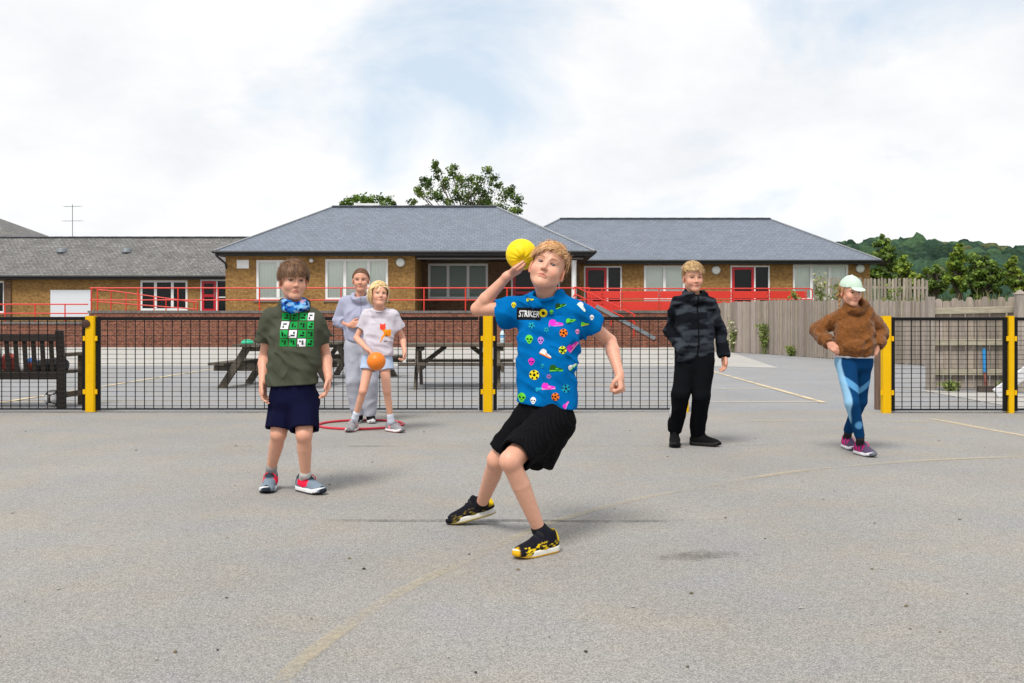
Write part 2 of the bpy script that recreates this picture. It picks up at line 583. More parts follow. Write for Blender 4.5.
M_YBRICK = mat('yellow_brick', rough=0.85, spec=0.2, build=brick_build((.345, .19, .055), (.235, .115, .034), (.27, .18, .085), .225, .075, .011, .42, .13))
M_RBRICK = mat('red_brick', rough=0.85, spec=0.2, build=brick_build((.215, .060, .034), (.135, .038, .024), (.25, .17, .125), .225, .075, .010, .6, .2))
M_COPING = mat('coping_brick', rough=0.85, build=brick_build((.13, .12, .115), (.09, .085, .085), (.22, .2, .19), .075, .30, .01, .4, .2))
M_SLATE = mat('slate', rough=0.5, spec=0.4, build=brick_build((.172, .20, .245), (.142, .166, .205), (.085, .10, .125), .30, .24, .013, .16, .08))
M_OLDSLATE = mat('old_tile', rough=0.8, spec=0.25, build=brick_build((.20, .195, .185), (.145, .14, .135), (.07, .07, .07), .27, .20, .018, .55, .28))
M_RIDGE = mat('ridge_tile', (.075, .082, .098), 0.6, 0.35, noise=.2, nscale=4)
M_HIP = mat('hip_lead', (.30, .31, .33), 0.55, noise=.15, nscale=3)
M_FASCIA = mat('fascia', (.018, .018, .02), 0.5)
M_WHITE = mat('white_frame', (.78, .78, .77), 0.4, noise=.04, nscale=3)
M_RED = mat('red_paint', (.62, .035, .022), 0.38, noise=.08, nscale=5)
M_REDDOOR = mat('red_door', (.50, .012, .022), 0.35)
M_DARK = mat('dark_interior', (.004, .005, .005), 0.9)  # near-black sheet colour standing in for the shade of unlit rooms
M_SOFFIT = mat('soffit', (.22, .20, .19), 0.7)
M_CONC = mat('concrete', (.22, .215, .205), 0.9, noise=.2, nscale=3, bump=.2, bscale=40)
M_STEEL = mat('galvanised', (.20, .22, .24), 0.5, metal=0.3)
def blind_build(t, b, mp):
    w = t.nodes.new('ShaderNodeTexWave'); w.wave_type = 'BANDS'; w.bands_direction = 'X'; w.inputs['Scale'].default_value = 1.9
    w.inputs['Distortion'].default_value = 0.6; w.inputs['Detail'].default_value = 1
    t.links.new(mp.outputs[0], w.inputs['Vector'])
    r = t.nodes.new('ShaderNodeMix'); r.data_type = 'RGBA'
    r.inputs[6].default_value = (.80, .85, .78, 1); r.inputs[7].default_value = (.84, .88, .82, 1)
    t.links.new(w.outputs['Color'], r.inputs[0]); t.links.new(r.outputs[2], b.inputs['Base Color'])
M_BLIND = mat('blind_cloth', rough=0.9, build=blind_build)
M_DIMBLIND = mat('dim_blind_cloth', (.20, .25, .22), 0.9)  # cloth colour darkened for the recessed porch window alone
M_LAMP = mat('lamp_glass', (.72, .74, .70), 0.35)
def glass_build(t, b, mp):
    out = t.nodes['Material Output']
    tr = t.nodes.new('ShaderNodeBsdfTransparent'); tr.inputs[0].default_value = (.95, .97, .96, 1)
    gl = t.nodes.new('ShaderNodeBsdfGlossy'); gl.inputs['Roughness'].default_value = 0.03
    fr = t.nodes.new('ShaderNodeFresnel'); fr.inputs[0].default_value = 1.38
    ad = t.nodes.new('ShaderNodeMath'); ad.operation = 'ADD'; ad.inputs[1].default_value = 0.0
    t.links.new(fr.outputs[0], ad.inputs[0])
    mx2 = t.nodes.new('ShaderNodeMixShader')
    t.links.new(ad.outputs[0], mx2.inputs[0]); t.links.new(tr.outputs[0], mx2.inputs[1]); t.links.new(gl.outputs[0], mx2.inputs[2])
    t.links.new(mx2.outputs[0], out.inputs[0])
M_GLASS = mat('window_glass', build=glass_build)

# ---- ground sheets
def asphalt_build(c, speck, big):
    def b(t, bs, mp):
        def nz(s, d, r=.6):
            n = t.nodes.new('ShaderNodeTexNoise'); n.inputs['Scale'].default_value = s; n.inputs['Detail'].default_value = d
            n.inputs['Roughness'].default_value = r; t.links.new(mp.outputs[0], n.inputs['Vector']); return n.outputs[0]
        def rng(o, a, bb, lo, hi):
            m = t.nodes.new('ShaderNodeMapRange'); m.inputs[1].default_value = a; m.inputs[2].default_value = bb
            m.inputs[3].default_value = lo; m.inputs[4].default_value = hi; t.links.new(o, m.inputs[0]); return m.outputs[0]
        def mul(a, b2):
            m = t.nodes.new('ShaderNodeMath'); m.operation = 'MULTIPLY'; t.links.new(a, m.inputs[0]); t.links.new(b2, m.inputs[1]); return m.outputs[0]
        vo = t.nodes.new('ShaderNodeTexVoronoi'); vo.inputs['Scale'].default_value = 205; t.links.new(mp.outputs[0], vo.inputs['Vector'])
        sepc = t.nodes.new('ShaderNodeSeparateColor'); t.links.new(vo.outputs['Color'], sepc.inputs[0])
        stones = rng(sepc.outputs[0], 0, 1, 1 - speck, 1 + speck * 1.1)
        gaps = rng(vo.outputs['Distance'], 0.25, 0.75, 1.10, 0.72)
        fine = rng(nz(330, 3), .3, .7, .76, 1.24)
        mid = rng(nz(30, 7, .75), .3, .7, .90, 1.10)
        large = rng(nz(.55, 8, .62), .28, .72, 1 - big, 1 + big)
        f = mul(mul(mul(stones, gaps), mul(fine, mid)), large)
        m = t.nodes.new('ShaderNodeMix'); m.data_type = 'RGBA'; m.blend_type = 'MULTIPLY'; m.inputs[0].default_value = 1
        tint = t.nodes.new('ShaderNodeMix'); tint.data_type = 'RGBA'
        tint.inputs[6].default_value = (*c, 1); tint.inputs[7].default_value = (c[0] * 1.08, c[1] * 1.02, c[2] * .92, 1)
        t.links.new(rng(nz(1.7, 5), .35, .65, 0, 1), tint.inputs[0])
        t.links.new(tint.outputs[2], m.inputs[6]); t.links.new(f, m.inputs[7])
        t.links.new(m.outputs[2], bs.inputs['Base Color'])
        bp = t.nodes.new('ShaderNodeBump'); bp.inputs['Strength'].default_value = .55; bp.inputs['Distance'].default_value = .004
        t.links.new(vo.outputs['Distance'], bp.inputs['Height']); bp.invert = True
        t.links.new(bp.outputs[0], bs.inputs['Normal'])
    return b
M_NEAR = mat('pale_asphalt', rough=0.92, spec=0.25, build=asphalt_build((.305, .299, .293), .24, .10))
M_FAR = mat('grey_asphalt', rough=0.9, spec=0.25, build=asphalt_build((.300, .308, .328), .18, .09))
M_APRON = mat('pale_apron', rough=0.92, spec=0.25, build=asphalt_build((.45, .445, .435), .12, .10))
M_GRASSLAND = mat('grassland', (.10, .13, .045), 0.95, noise=.35, nscale=.3)
M_SOIL = mat('bank_soil', (.10, .11, .05), 0.95, noise=.4, nscale=1.5)

def sheet(name, pts, m, dz=0.0, kind='structure', parent=None):
    b = MB()
    v = [(x, y, zg(y) + dz) for x, y in pts]
    b.add(v, [tuple(range(len(v)))])
    o = b.build(name, m, parent)
    if kind: o['kind'] = kind
    return o
g = MB()
ys = [-40, 11, 70, 3000]
gv = []
for y in ys: gv += [(-2600, y, zg(y) - .03), (2600, y, zg(y) - .03)]
g.add(gv, [(0, 1, 3, 2), (2, 3, 5, 4), (4, 5, 7, 6)])
g.build('ground', M_GRASSLAND, kind='structure')
sheet('playground', [(-40, -8), (40, -8), (40, 10.9), (-40, 10.9)], M_NEAR)
sheet('pavement', [(-40, 10.9), (40, 10.9), (40, 49), (-40, 49)], M_FAR)
sheet('path', [(-40, 24.2), (4.4, 24.0), (6.1, 22.8), (7.9, 35), (8.6, 40), (10.4, 47.95), (-40, 47.95)], M_APRON, .004)
sheet('path', [(5.75, 14.9), (5.95, 14.4), (5.75, 11.25), (8.6, 11.1), (8.2, 12.6), (7.0, 13.6)], M_APRON, .004)
# dark broken line along the joint under the fence
def paint_build(col, lo, hi, sc=26.0, erode=0.0):
    def b(t, bs, mp):
        out = t.nodes['Material Output']
        n = t.nodes.new('ShaderNodeTexNoise'); n.inputs['Scale'].default_value = sc; n.inputs['Detail'].default_value = 8; n.inputs['Roughness'].default_value = .75
        t.links.new(mp.outputs[0], n.inputs['Vector'])
        n0 = t.nodes.new('ShaderNodeTexNoise'); n0.inputs['Scale'].default_value = 1.3; n0.inputs['Detail'].default_value = 3
        t.links.new(mp.outputs[0], n0.inputs['Vector'])
        ad = t.nodes.new('ShaderNodeMath'); ad.operation = 'ADD'; t.links.new(n.outputs[0], ad.inputs[0]); t.links.new(n0.outputs[0], ad.inputs[1])
        r = t.nodes.new('ShaderNodeMapRange'); r.inputs[1].default_value = lo * 2; r.inputs[2].default_value = hi * 2
        t.links.new(ad.outputs[0], r.inputs[0])
        bs.inputs['Base Color'].default_value = (*col, 1)
        tr = t.nodes.new('ShaderNodeBsdfTransparent')
        a = t.nodes.new('ShaderNodeVertexColor'); a.layer_name = 'Col'
        mu = t.nodes.new('ShaderNodeMath'); mu.operation = 'MULTIPLY'
        if erode:                                   # the mark breaks up into flecks towards its edge
            e1 = t.nodes.new('ShaderNodeMath'); e1.operation = 'MULTIPLY_ADD'; e1.inputs[1].default_value = .7; e1.inputs[2].default_value = -.7
            t.links.new(a.outputs[0], e1.inputs[0])
            e2 = t.nodes.new('ShaderNodeMath'); e2.operation = 'ADD'; t.links.new(ad.outputs[0], e2.inputs[0]); t.links.new(e1.outputs[0], e2.inputs[1])
            t.links.new(e2.outputs[0], r.inputs[0]); mu.inputs[1].default_value = erode
        else: t.links.new(a.outputs[0], mu.inputs[1])
        t.links.new(r.outputs[0], mu.inputs[0])
        mxs = t.nodes.new('ShaderNodeMixShader'); t.links.new(mu.outputs[0], mxs.inputs[0])
        t.links.new(tr.outputs[0], mxs.inputs[1]); t.links.new(bs.outputs[0], mxs.inputs[2])
        t.links.new(mxs.outputs[0], out.inputs[0])
    return b
M_YLINE = mat('worn_yellow_paint', rough=.8, build=paint_build((.72, .58, .36), .36, .50))
M_FADED = mat('faded_paint', rough=.85, build=paint_build((.56, .47, .31), .40, .62))
M_STAIN = mat('dark_stain', rough=.9, build=paint_build((.13, .105, .08), .40, .62, 34, .48))
M_SEAM = mat('dark_seam', rough=.9, build=paint_build((.085, .075, .066), .36, .56, 26, .8))

def ribbon(name, pts, w, m, dz=.004, alpha=1.0):
    """painted line on the ground through world (x, y) points; alpha tapers at the two ends"""
    P_ = []
    for i in range(len(pts) - 1):
        a = Vector((*pts[max(i - 1, 0)], 0)); b = Vector((*pts[i], 0)); c = Vector((*pts[i + 1], 0)); d = Vector((*pts[min(i + 2, len(pts) - 1)], 0))
        for k in range(6):
            t = k / 6
            P_.append(.5 * ((2 * b) + (c - a) * t + (2 * a - 5 * b + 4 * c - d) * t * t + (3 * b - a - 3 * c + d) * t ** 3))
    P_.append(Vector((*pts[-1], 0)))
    mb = MB(); v = []
    for i, p in enumerate(P_):
        d = (P_[min(i + 1, len(P_) - 1)] - P_[max(i - 1, 0)]).normalized(); s = Vector((-d.y, d.x, 0)) * w / 2
        for k in (-1, -.6, .6, 1):
            q = p + s * k; v.append((q.x, q.y, zg(q.y) + dz))
    n = len(P_)
    fs = []
    for i in range(n - 1):
        for k in range(3):
            fs.append((i * 4 + k, i * 4 + k + 1, (i + 1) * 4 + k + 1, (i + 1) * 4 + k))
    mb.add(v, fs, (1, 1, 1))
    o = mb.build(name, m, kind='structure')
    lay = o.data.color_attributes['Col']
    arr = np.ones((len(o.data.loops), 4), F4)
    for li, l in enumerate(o.data.loops):
        k = l.vertex_index % 4; i = l.vertex_index // 4
        e = min(1, i / (.08 * n), (n - 1 - i) / (.08 * n)) if m in (M_SEAM, M_STAIN) else 1
        arr[li, :3] = (0.0 if k in (0, 3) else 1.0) * e * alpha
    lay.data.foreach_set('color', arr.ravel())
    return o
def gp(px, py):
    y = FPX * CAMH / (py - HZ)
    for _ in range(6): y = FPX * (CAMH - zg(y)) / (py - HZ)
    return ((px - 512) * y / FPX, y)
ribbon('line_marking', [gp(*p) for p in ((270, 700), (290, 672), (340, 632), (392, 597), (440, 573), (480, 555), (520, 536), (560, 520), (635, 500), (705, 487))], .07, M_FADED, .004, .48)
ribbon('line_marking', [gp(*p) for p in ((705, 487), (760, 477), (812, 470), (880, 464), (942, 460), (1024, 457), (1100, 455))], .075, M_FADED, .004, .6)
ribbon('line_marking', [gp(*p) for p in ((930, 419), (948, 422), (985, 429), (1024, 436), (1060, 443))], .085, M_YLINE, .004, .55)
ribbon('line_marking', [gp(*p) for p in ((745, 421), (820, 421), (930, 422))], .07, M_FADED, .0045, .6)
for a_, b_, w_ in (((712, 371.5), (824, 403), .10), ((-40, 402), (824, 402), .07), ((560, 384.5), (660, 384.5), .08), ((715, 389), (776, 389), .08),
                   ((0, 403), (214, 369), .10)):
    p0, p1 = gp(*a_), gp(*b_)
    ribbon('line_marking', [p0, ((p0[0] + p1[0]) / 2, (p0[1] + p1[1]) / 2), p1], w_, M_YLINE, .0055 if w_ < .1 else .0075, .85)
ribbon('asphalt_seam', [gp(*p) for p in ((300, 520.6), (400, 521.4), (500, 521), (600, 521.8), (700, 521.2), (740, 520))], .036, M_SEAM, .0065, .92)
ribbon('asphalt_seam', [gp(*p) for p in ((150, 446), (260, 447), (420, 446.4), (560, 447), (700, 446), (820, 445))], .05, M_SEAM, .0065, .62)
ribbon('asphalt_seam', [gp(*p) for p in ((-90, 413.2), (100, 412.6), (400, 412.8), (680, 412.6))], .09, M_SEAM, .0065, .9)
ribbon('asphalt_seam', [gp(*p) for p in ((880, 412.6), (1010, 413), (1120, 413))], .09, M_SEAM, .0065, .9)
def stain(px, py, rx, ry, alpha=1.0, seed=0):
    x, y = gp(px, py); mb = MB(); r = random.Random(seed); n = 28
    v = [(x, y, zg(y) + .0085)]
    for ring in (.45, 1.0):
        for k in range(n):
            a = 2 * math.pi * k / n; q = ring * (.75 + .35 * math.sin(a * 2 + seed) * math.sin(a * 3 + 1.3 * seed) + .2 * r.random())
            v.append((x + rx * q * math.cos(a), y + ry * q * math.sin(a), zg(y) + .0085))
    f = [(0, 1 + k, 1 + (k + 1) % n) for k in range(n)] + [(1 + k, 1 + n + k, 1 + n + (k + 1) % n, 1 + (k + 1) % n) for k in range(n)]
    mb.add(v, f, (1, 1, 1)); o = mb.build('stain', M_STAIN, kind='structure')
    arr = np.ones((len(o.data.loops), 4), F4)
    for li, l in enumerate(o.data.loops): arr[li, :3] = 0 if l.vertex_index > n else alpha
    o.data.color_attributes['Col'].data.foreach_set('color', arr.ravel())
stain(680, 558, .26, .11, .92, 1); stain(714, 555, .30, .13, .78, 8); stain(250, 560, .5, .3, .46, 9); stain(820, 600, .45, .25, .45, 10); stain(590, 466, .28, .25, .66, 2); stain(790, 470, .4, .3, .5, 3)
stain(560, 526, .3, .08, .66, 4); stain(940, 480, .5, .2, .5, 5); stain(430, 463, .3, .2, .5, 7)

ribbon('asphalt_seam', [gp(*p) for p in ((-20, 560), (60, 548), (130, 552), (190, 540))], .014, M_SEAM, .0065, .6)
# grit, twigs and leaf scraps lying about
_r = random.Random(15); deb = MB()
for i in range(80):
    px_, py_ = _r.uniform(-20, 1044), 425 + 250 * _r.random() ** 1.3
    x, y = gp(px_, py_); s = _r.uniform(.002, .0075); a = _r.uniform(0, 3.14); c = _r.choice(((.03, .025, .02), (.10, .075, .04), (.16, .12, .06), (.05, .05, .05), (.35, .33, .3)))
    vv = [(x + s * q * math.cos(a + 6.2832 * k / 5) * (1 + .8 * (k % 2)), y + s * q * math.sin(a + 6.2832 * k / 5), .003 + h_ * s) for q, h_ in ((1, 0), (.5, .6)) for k in range(5)]
    deb.add(vv, [(k, (k + 1) % 5, 5 + (k + 1) % 5, 5 + k) for k in range(5)] + [(5, 6, 7, 8, 9)], c)
deb.build('debris', mat('grit', rough=.9, attr=True), kind='stuff')['label'] = 'grit and leaf scraps scattered over the playground'

# ---- buildings
def thing(name, label, cat, loc=(0, 0, 0), group=None):
    return empty(name, loc, label, cat, group)

def facade(parent, m, x0, x1, z0, z1, y, openings, reveal=.12, name='wall', back=None, sides=True):
    """front wall with real openings, plus side and back walls. openings: (xa, xb, za, zb)"""
    mb = MB()
    xs = sorted({x0, x1, *[v for o in openings for v in o[:2]]}); zs = sorted({z0, z1, *[v for o in openings for v in o[2:]]})
    for i in range(len(xs) - 1):
        for j in range(len(zs) - 1):
            cx, cz = (xs[i] + xs[i + 1]) / 2, (zs[j] + zs[j + 1]) / 2
            if any(a < cx < b and c < cz < d for a, b, c, d in openings): continue
            mb.add([(xs[i], y, zs[j]), (xs[i + 1], y, zs[j]), (xs[i + 1], y, zs[j + 1]), (xs[i], y, zs[j + 1])], [(0, 1, 2, 3)])
    for a, b, c, d in openings:
        r = y + reveal
        mb.add([(a, y, c), (a, r, c), (a, r, d), (a, y, d)], [(0, 1, 2, 3)])
        mb.add([(b, y, c), (b, r, c), (b, r, d), (b, y, d)], [(3, 2, 1, 0)])
        mb.add([(a, y, c), (b, y, c), (b, r, c), (a, r, c)], [(0, 1, 2, 3)])
        mb.add([(a, y, d), (b, y, d), (b, r, d), (a, r, d)], [(3, 2, 1, 0)])
    if back is not None:
        mb.add([(x0, y, z0), (x0, back, z0), (x0, back, z1), (x0, y, z1)], [(3, 2, 1, 0)])
        mb.add([(x1, y, z0), (x1, back, z0), (x1, back, z1), (x1, y, z1)], [(0, 1, 2, 3)])
        mb.add([(x0, back, z0), (x1, back, z0), (x1, back, z1), (x0, back, z1)], [(3, 2, 1, 0)])
    return mb.build(name, m, parent)

def window(parent, xa, xb, za, zb, y, panes, blind_or_dark, fw=.125, frame_mat=None, name='window', sill=True):
    """window unit standing in an opening: frame with mullions, glass, cloth or near-black sheet behind for an unlit room"""
    fm = frame_mat or M_WHITE
    mb = MB(); f0, f1 = y + .03, y + .10
    e = .003
    mb.box(xa + e, xa + fw, f0, f1, za + e, zb - e); mb.box(xb - fw, xb - e, f0, f1, za + e, zb - e)
    mb.box(xa + fw, xb - fw, f0, f1, zb - fw, zb - e); mb.box(xa + fw, xb - fw, f0, f1, za + e, za + fw)
    n = len(panes); tot = sum(panes); x = xa
    for i, p in enumerate(panes[:-1]):
        x += (xb - xa) * p / tot
        mb.box(x - fw * .62, x + fw * .62, f0 - .012, f1 - .004, za + fw, zb - fw)
    fr = mb.build(name, fm, parent)
    g_ = MB(); g_.add([(xa + .02, y + .07, za + .02), (xb - .02, y + .07, za + .02), (xb - .02, y + .07, zb - .02), (xa + .02, y + .07, zb - .02)], [(0, 1, 2, 3)])
    g_.build('pane', M_GLASS, fr)
    b_ = MB(); b_.add([(xa, y + .135, za), (xb, y + .135, za), (xb, y + .135, zb), (xa, y + .135, zb)], [(0, 1, 2, 3)])
    b_.build('blind_or_dark', blind_or_dark, fr)
    if sill:
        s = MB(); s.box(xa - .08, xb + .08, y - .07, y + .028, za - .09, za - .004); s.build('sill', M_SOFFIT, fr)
    return fr

def door_unit(parent, xa, xb, za, zb, y, split, leaf_left=True):
    """white framed doorway: red glazed leaf and a fixed glazed sidelight"""
    fw = .09; mb = MB(); f0, f1 = y + .03, y + .10; e = .003
    xm = xa + (xb - xa) * split
    mb.box(xa + e, xa + fw, f0, f1, za + e, zb - e); mb.box(xb - fw, xb - e, f0, f1, za + e, zb - e)
    mb.box(xa + fw, xb - fw, f0, f1, zb - fw, zb - e)
    mb.box(xm - fw * .5, xm + fw * .5, f0, f1, za + e, zb - fw)
    mb.box(xm + fw * .5, xb - fw, f0, f1, za + e, za + .15); mb.box(xm + fw * .5, xb - fw, f0 + .01, f1 - .01, za + .95, za + 1.02)
    fr = mb.build('door', M_WHITE, parent)
    l = MB(); a, b = xa + fw + .004, xm - fw * .5 - .004; lw = .15; y0, y1 = y + .02, y + .075
    zt = zb - fw - .004
    l.box(a, a + lw, y0, y1, za + .02, zt); l.box(b - lw, b, y0, y1, za + .02, zt); l.box(a + lw, b - lw, y0, y1, zt - lw, zt)
    l.box(a + lw, b - lw, y0, y1, za + .02, za + .28); l.box(a + lw, b - lw, y0 + .01, y1 - .01, za + 1.0, za + 1.16)
    l.build('leaf', M_REDDOOR, fr)
    h = MB(); h.bar((b - lw * .5, y - .03, za + 1.0), (b - lw * .5, y - .03, za + 1.3), .03, .03); h.build('handle', M_STEEL, fr)
    g_ = MB(); g_.add([(xa + .02, y + .06, za + .02), (xb - .02, y + .06, za + .02), (xb - .02, y + .06, zb - .02), (xa + .02, y + .06, zb - .02)], [(0, 1, 2, 3)])
    g_.build('pane', M_GLASS, fr)
    b_ = MB(); b_.add([(xa, y + .3, za), (xb, y + .3, za), (xb, y + .3, zb), (xa, y + .3, zb)], [(0, 1, 2, 3)])
    b_.build('blind_or_dark', M_DARK, fr)  # near-black sheet in place of the unlit room behind the door
    return fr

def hip_roof(parent, m, x0, x1, y0, y1, ze, zr, rx0, rx1, hips=True, gut=True):
    yr = (y0 + y1) / 2
    mb = MB()
    A, B, C, D = (x0, y0, ze), (x1, y0, ze), (x1, y1, ze), (x0, y1, ze); R0, R1 = (rx0, yr, zr), (rx1, yr, zr)
    mb.add([A, B, R1, R0], [(0, 1, 2, 3)]); mb.add([B, C, R1], [(0, 1, 2)]); mb.add([C, D, R0, R1], [(0, 1, 2, 3)]); mb.add([D, A, R0], [(0, 1, 2)])
    roof = mb.build('roof', m, parent)
    so = MB(); so.box(x0 + .05, x1 - .05, y0 + .05, y1 - .05, ze - .22, ze - .02); so.build('fascia', M_FASCIA, roof)
    if gut:
        gt = MB()
        gt.tube([(x0, y0 - .05, ze - .05), (x1, y0 - .05, ze - .05)], .065, 8); gt.tube([(x1 + .05, y0, ze - .05), (x1 + .05, y1, ze - .05)], .065, 8)
        gt.tube([(x0 - .05, y0, ze - .05), (x0 - .05, y1, ze - .05)], .065, 8)
        gt.build('gutter', M_FASCIA, roof)
    rd = MB(); n = max(2, int((rx1 - rx0) / .45))
    for i in range(n):
        a = rx0 + (rx1 - rx0) * i / n; b = rx0 + (rx1 - rx0) * (i + 1) / n
        rd.bar((a, yr, zr + .03 + .006 * (i % 2)), (b, yr, zr + .03 + .006 * (i % 2)), .26, .10, bev=.04)
    rd.build('ridge', M_RIDGE, roof)
    if hips:
        for e_, r_ in ((A, R0), (B, R1), (C, R1), (D, R0)):
            hp = MB(); hp.bar(Vector(e_) + Vector((0, 0, .02)), Vector(r_) + Vector((0, 0, .02)), .16, .05); hp.build('hip', M_HIP, roof)
    return roof

def px(x, Y): return (x - 512) * Y / FPX
def pz(y, Y): return CAMH + (HZ - y) * Y / FPX
TER = 1.40                                              # terrace level

# middle block with its porch
mid = thing('school_building', 'yellow brick school block with a hipped slate roof and a dark recessed porch', 'building', (-5.4, 50.5, TER))
YF = 50.5
x_l, x_p, x_r = px(225.5, YF), px(415, YF), 3.7
ops_m = [(px(256, YF), px(300, YF), pz(300, YF), pz(260, YF)), (px(325, YF), px(388, YF), pz(300, YF), pz(259, YF))]
facade(mid, M_YBRICK, x_l, x_p, TER, 4.26, YF, ops_m, back=59.3)
window(mid, *ops_m[0], YF, (1, 1), M_BLIND); window(mid, *ops_m[1], YF, (1, 1.2, 1), M_BLIND)
YP = 54.4
ops_p = [(px(428, YP), px(488, YP), pz(299, YP), pz(263.5, YP)), (px(511, YP), px(560, YP), TER, pz(266, YP))]
M_BROWNB = mat('brown_brick', rough=.85, build=brick_build((.16, .085, .04), (.11, .055, .028), (.16, .11, .07), .225, .075, .01, .4, .2))  # porch wall brick toned darker and browner than the front walls
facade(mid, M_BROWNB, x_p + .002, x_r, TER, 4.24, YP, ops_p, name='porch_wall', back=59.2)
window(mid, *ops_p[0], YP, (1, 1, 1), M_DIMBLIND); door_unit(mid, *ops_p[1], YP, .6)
pc = MB(); pc.box(x_p, x_r, YF + .02, YP - .01, 4.18, 4.23); pc.build('porch_ceiling', M_FASCIA, mid)
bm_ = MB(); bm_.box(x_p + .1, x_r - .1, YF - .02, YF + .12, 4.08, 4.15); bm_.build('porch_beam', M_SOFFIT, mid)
for xx in (px(574, YF),):
    c_ = MB(); c_.lathe((xx, YF + .05, TER), [(.16, 0), (.16, .08), (.125, .10), (.125, 2.55), (.15, 2.58), (.15, 2.62)], 16); c_.build('column', M_WHITE, mid, smooth=False)
hip_roof(mid, M_SLATE, -14.95, 4.15, 49.9, 59.9, 4.46, 7.23, -9.9, -.85)
def lamp_or_sensor(parent, pxx, pyy, Y, r):
    m_ = MB(); m_.lathe((px(pxx, Y), Y, pz(pyy, Y)), [(r, 0), (r * 1.02, .05), (r * .97, .09), (r * .7, .13), (r * .05, .145)], 20, axis=(0, -1, 0)); o = m_.build('lamp_or_sensor', M_LAMP, parent, smooth=True)
    b = MB(); b.lathe((px(pxx, Y), Y + .004, pz(pyy, Y)), [(r * 1.1, 0), (r * 1.1, .035), (r * 1.03, .05)], 20, axis=(0, -1, 0)); b.build('rim', M_STEEL, o)
lamp_or_sensor(mid, 400.5, 262.5, YF, .22); lamp_or_sensor(mid, 311.5, 260.5, YF, .11)  # first is a round light, the smaller second one a sensor
s_ = MB(); s_.box(px(237, YF), px(249, YF), YF - .05, YF - .003, pz(268.5, YF), pz(260, YF)); s_.build('notice_board', M_WHITE, mid)
dp = MB(); dp.tube([(-14.85, 49.85, 4.38), (-14.8, 49.9, 4.2), (-14.62, 50.2, 4.0), (-14.50, 50.40, 3.85), (-14.48, 50.46, 3.6)], .05, 8); dp.build('downpipe', M_FASCIA, mid)
rl = MB(); rl.box(px(355, 56), px(380, 56), 55.6, 56.4, 6.9, 7.52); rl.build('roof_light', M_WHITE, mid)

# right wing
rw = thing('school_building', 'long yellow brick school wing with two red glazed doors and a hipped slate roof', 'building', (12, 58, TER))
YR = 58.0
dz_ = TER
ops_r = [(px(584, YR), px(622, YR), dz_, pz(266, YR)), (px(644, YR), px(685, YR), pz(300.5, YR), pz(265.5, YR)),
         (px(730.5, YR), px(770, YR), dz_, pz(265.5, YR)), (px(793, YR), px(848.5, YR), pz(300, YR), pz(264.5, YR))]
facade(rw, M_YBRICK, 3.72, 20.85, TER, 4.26, YR, ops_r, back=66.9)
door_unit(rw, *ops_r[0], YR, .62); window(rw, *ops_r[1], YR, (1, 1), M_BLIND)
door_unit(rw, *ops_r[2], YR, .62); window(rw, *ops_r[3], YR, (1, 1, 1), M_BLIND)
hip_roof(rw, M_SLATE, -2.0, 21.3, 57.4, 67.6, 4.46, 7.34, 3.0, 16.2)
lamp_or_sensor(rw, 716, 270, YR, .25); lamp_or_sensor(rw, 860, 268.5, YR, .25); lamp_or_sensor(rw, 598, 263, YR, .08)

# left wing, older and lower
lw = thing('school_building', 'low older school wing with a weathered grey tiled roof and a white board', 'building', (-24, 60.5, TER))
YL = 60.5
zt = 3.5
ops_l = [(px(140, YL), px(187.5, YL), pz(310.5, YL), pz(280.2, YL)), (px(200, YL), px(232, YL), TER, pz(279.5, YL)), (px(-28, YL), px(4.5, YL), pz(313, YL), pz(281, YL))]
facade(lw, M_YBRICK, -52, -14.8, .88, zt, YL, ops_l, back=68.5)
window(lw, *ops_l[0], YL, (1, 1.1, 1), M_DARK, fw=.13); door_unit(lw, *ops_l[1], YL, .52); window(lw, *ops_l[2], YL, (1, 1), M_DARK, fw=.11)
hip_roof(lw, M_OLDSLATE, -55, -6, 60.0, 69.0, 3.68, 6.33, -50, -10.5, hips=False)
wb = MB(); wb.box(px(51, YL), px(91, YL), YL - .08, YL - .003, pz(317.5, YL), pz(290, YL)); wb.build('board', mat('white_board', (.66, .68, .72), .45), lw)
for bx0, bx1 in ((4.6, 11.5),):
    pl = MB(); pl.box(px(bx0, YL), px(bx1, YL), YL - .10, YL - .002, .88, 3.45); pl.build('pilaster', mat('brown_brick', rough=.85, build=brick_build((.25, .13, .06), (.18, .09, .045), (.28, .2, .12), .225, .075, .01, .4, .2)), lw)
for vx, vy in ((62, 252), (127, 251)):
    yy = 62.75; b = MB(); b.lathe((px(vx, yy), yy, 5.22), [(.30, 0), (.33, .06), (.26, .28), (.12, .33)], 14); b.build('vent', M_STEEL, lw)
ae = MB(); Ya = 64.5
xa_ = px(72.5, Ya); ae.tube([(xa_, Ya, 5.9), (xa_, Ya, pz(204.5, Ya))], .022, 6)
for zz_, hw in ((206.5, .55), (221, .62)):
    ae.tube([(xa_ - hw, Ya, pz(zz_, Ya)), (xa_ + hw, Ya, pz(zz_, Ya) + .02)], .014, 6)
    for k in range(6):
        xx = xa_ - hw + 2 * hw * k / 5; ae.tube([(xx, Ya - .22, pz(zz_, Ya) + .005), (xx, Ya + .22, pz(zz_, Ya) + .005)], .008, 5)
ae.build('aerial', M_STEEL, lw)

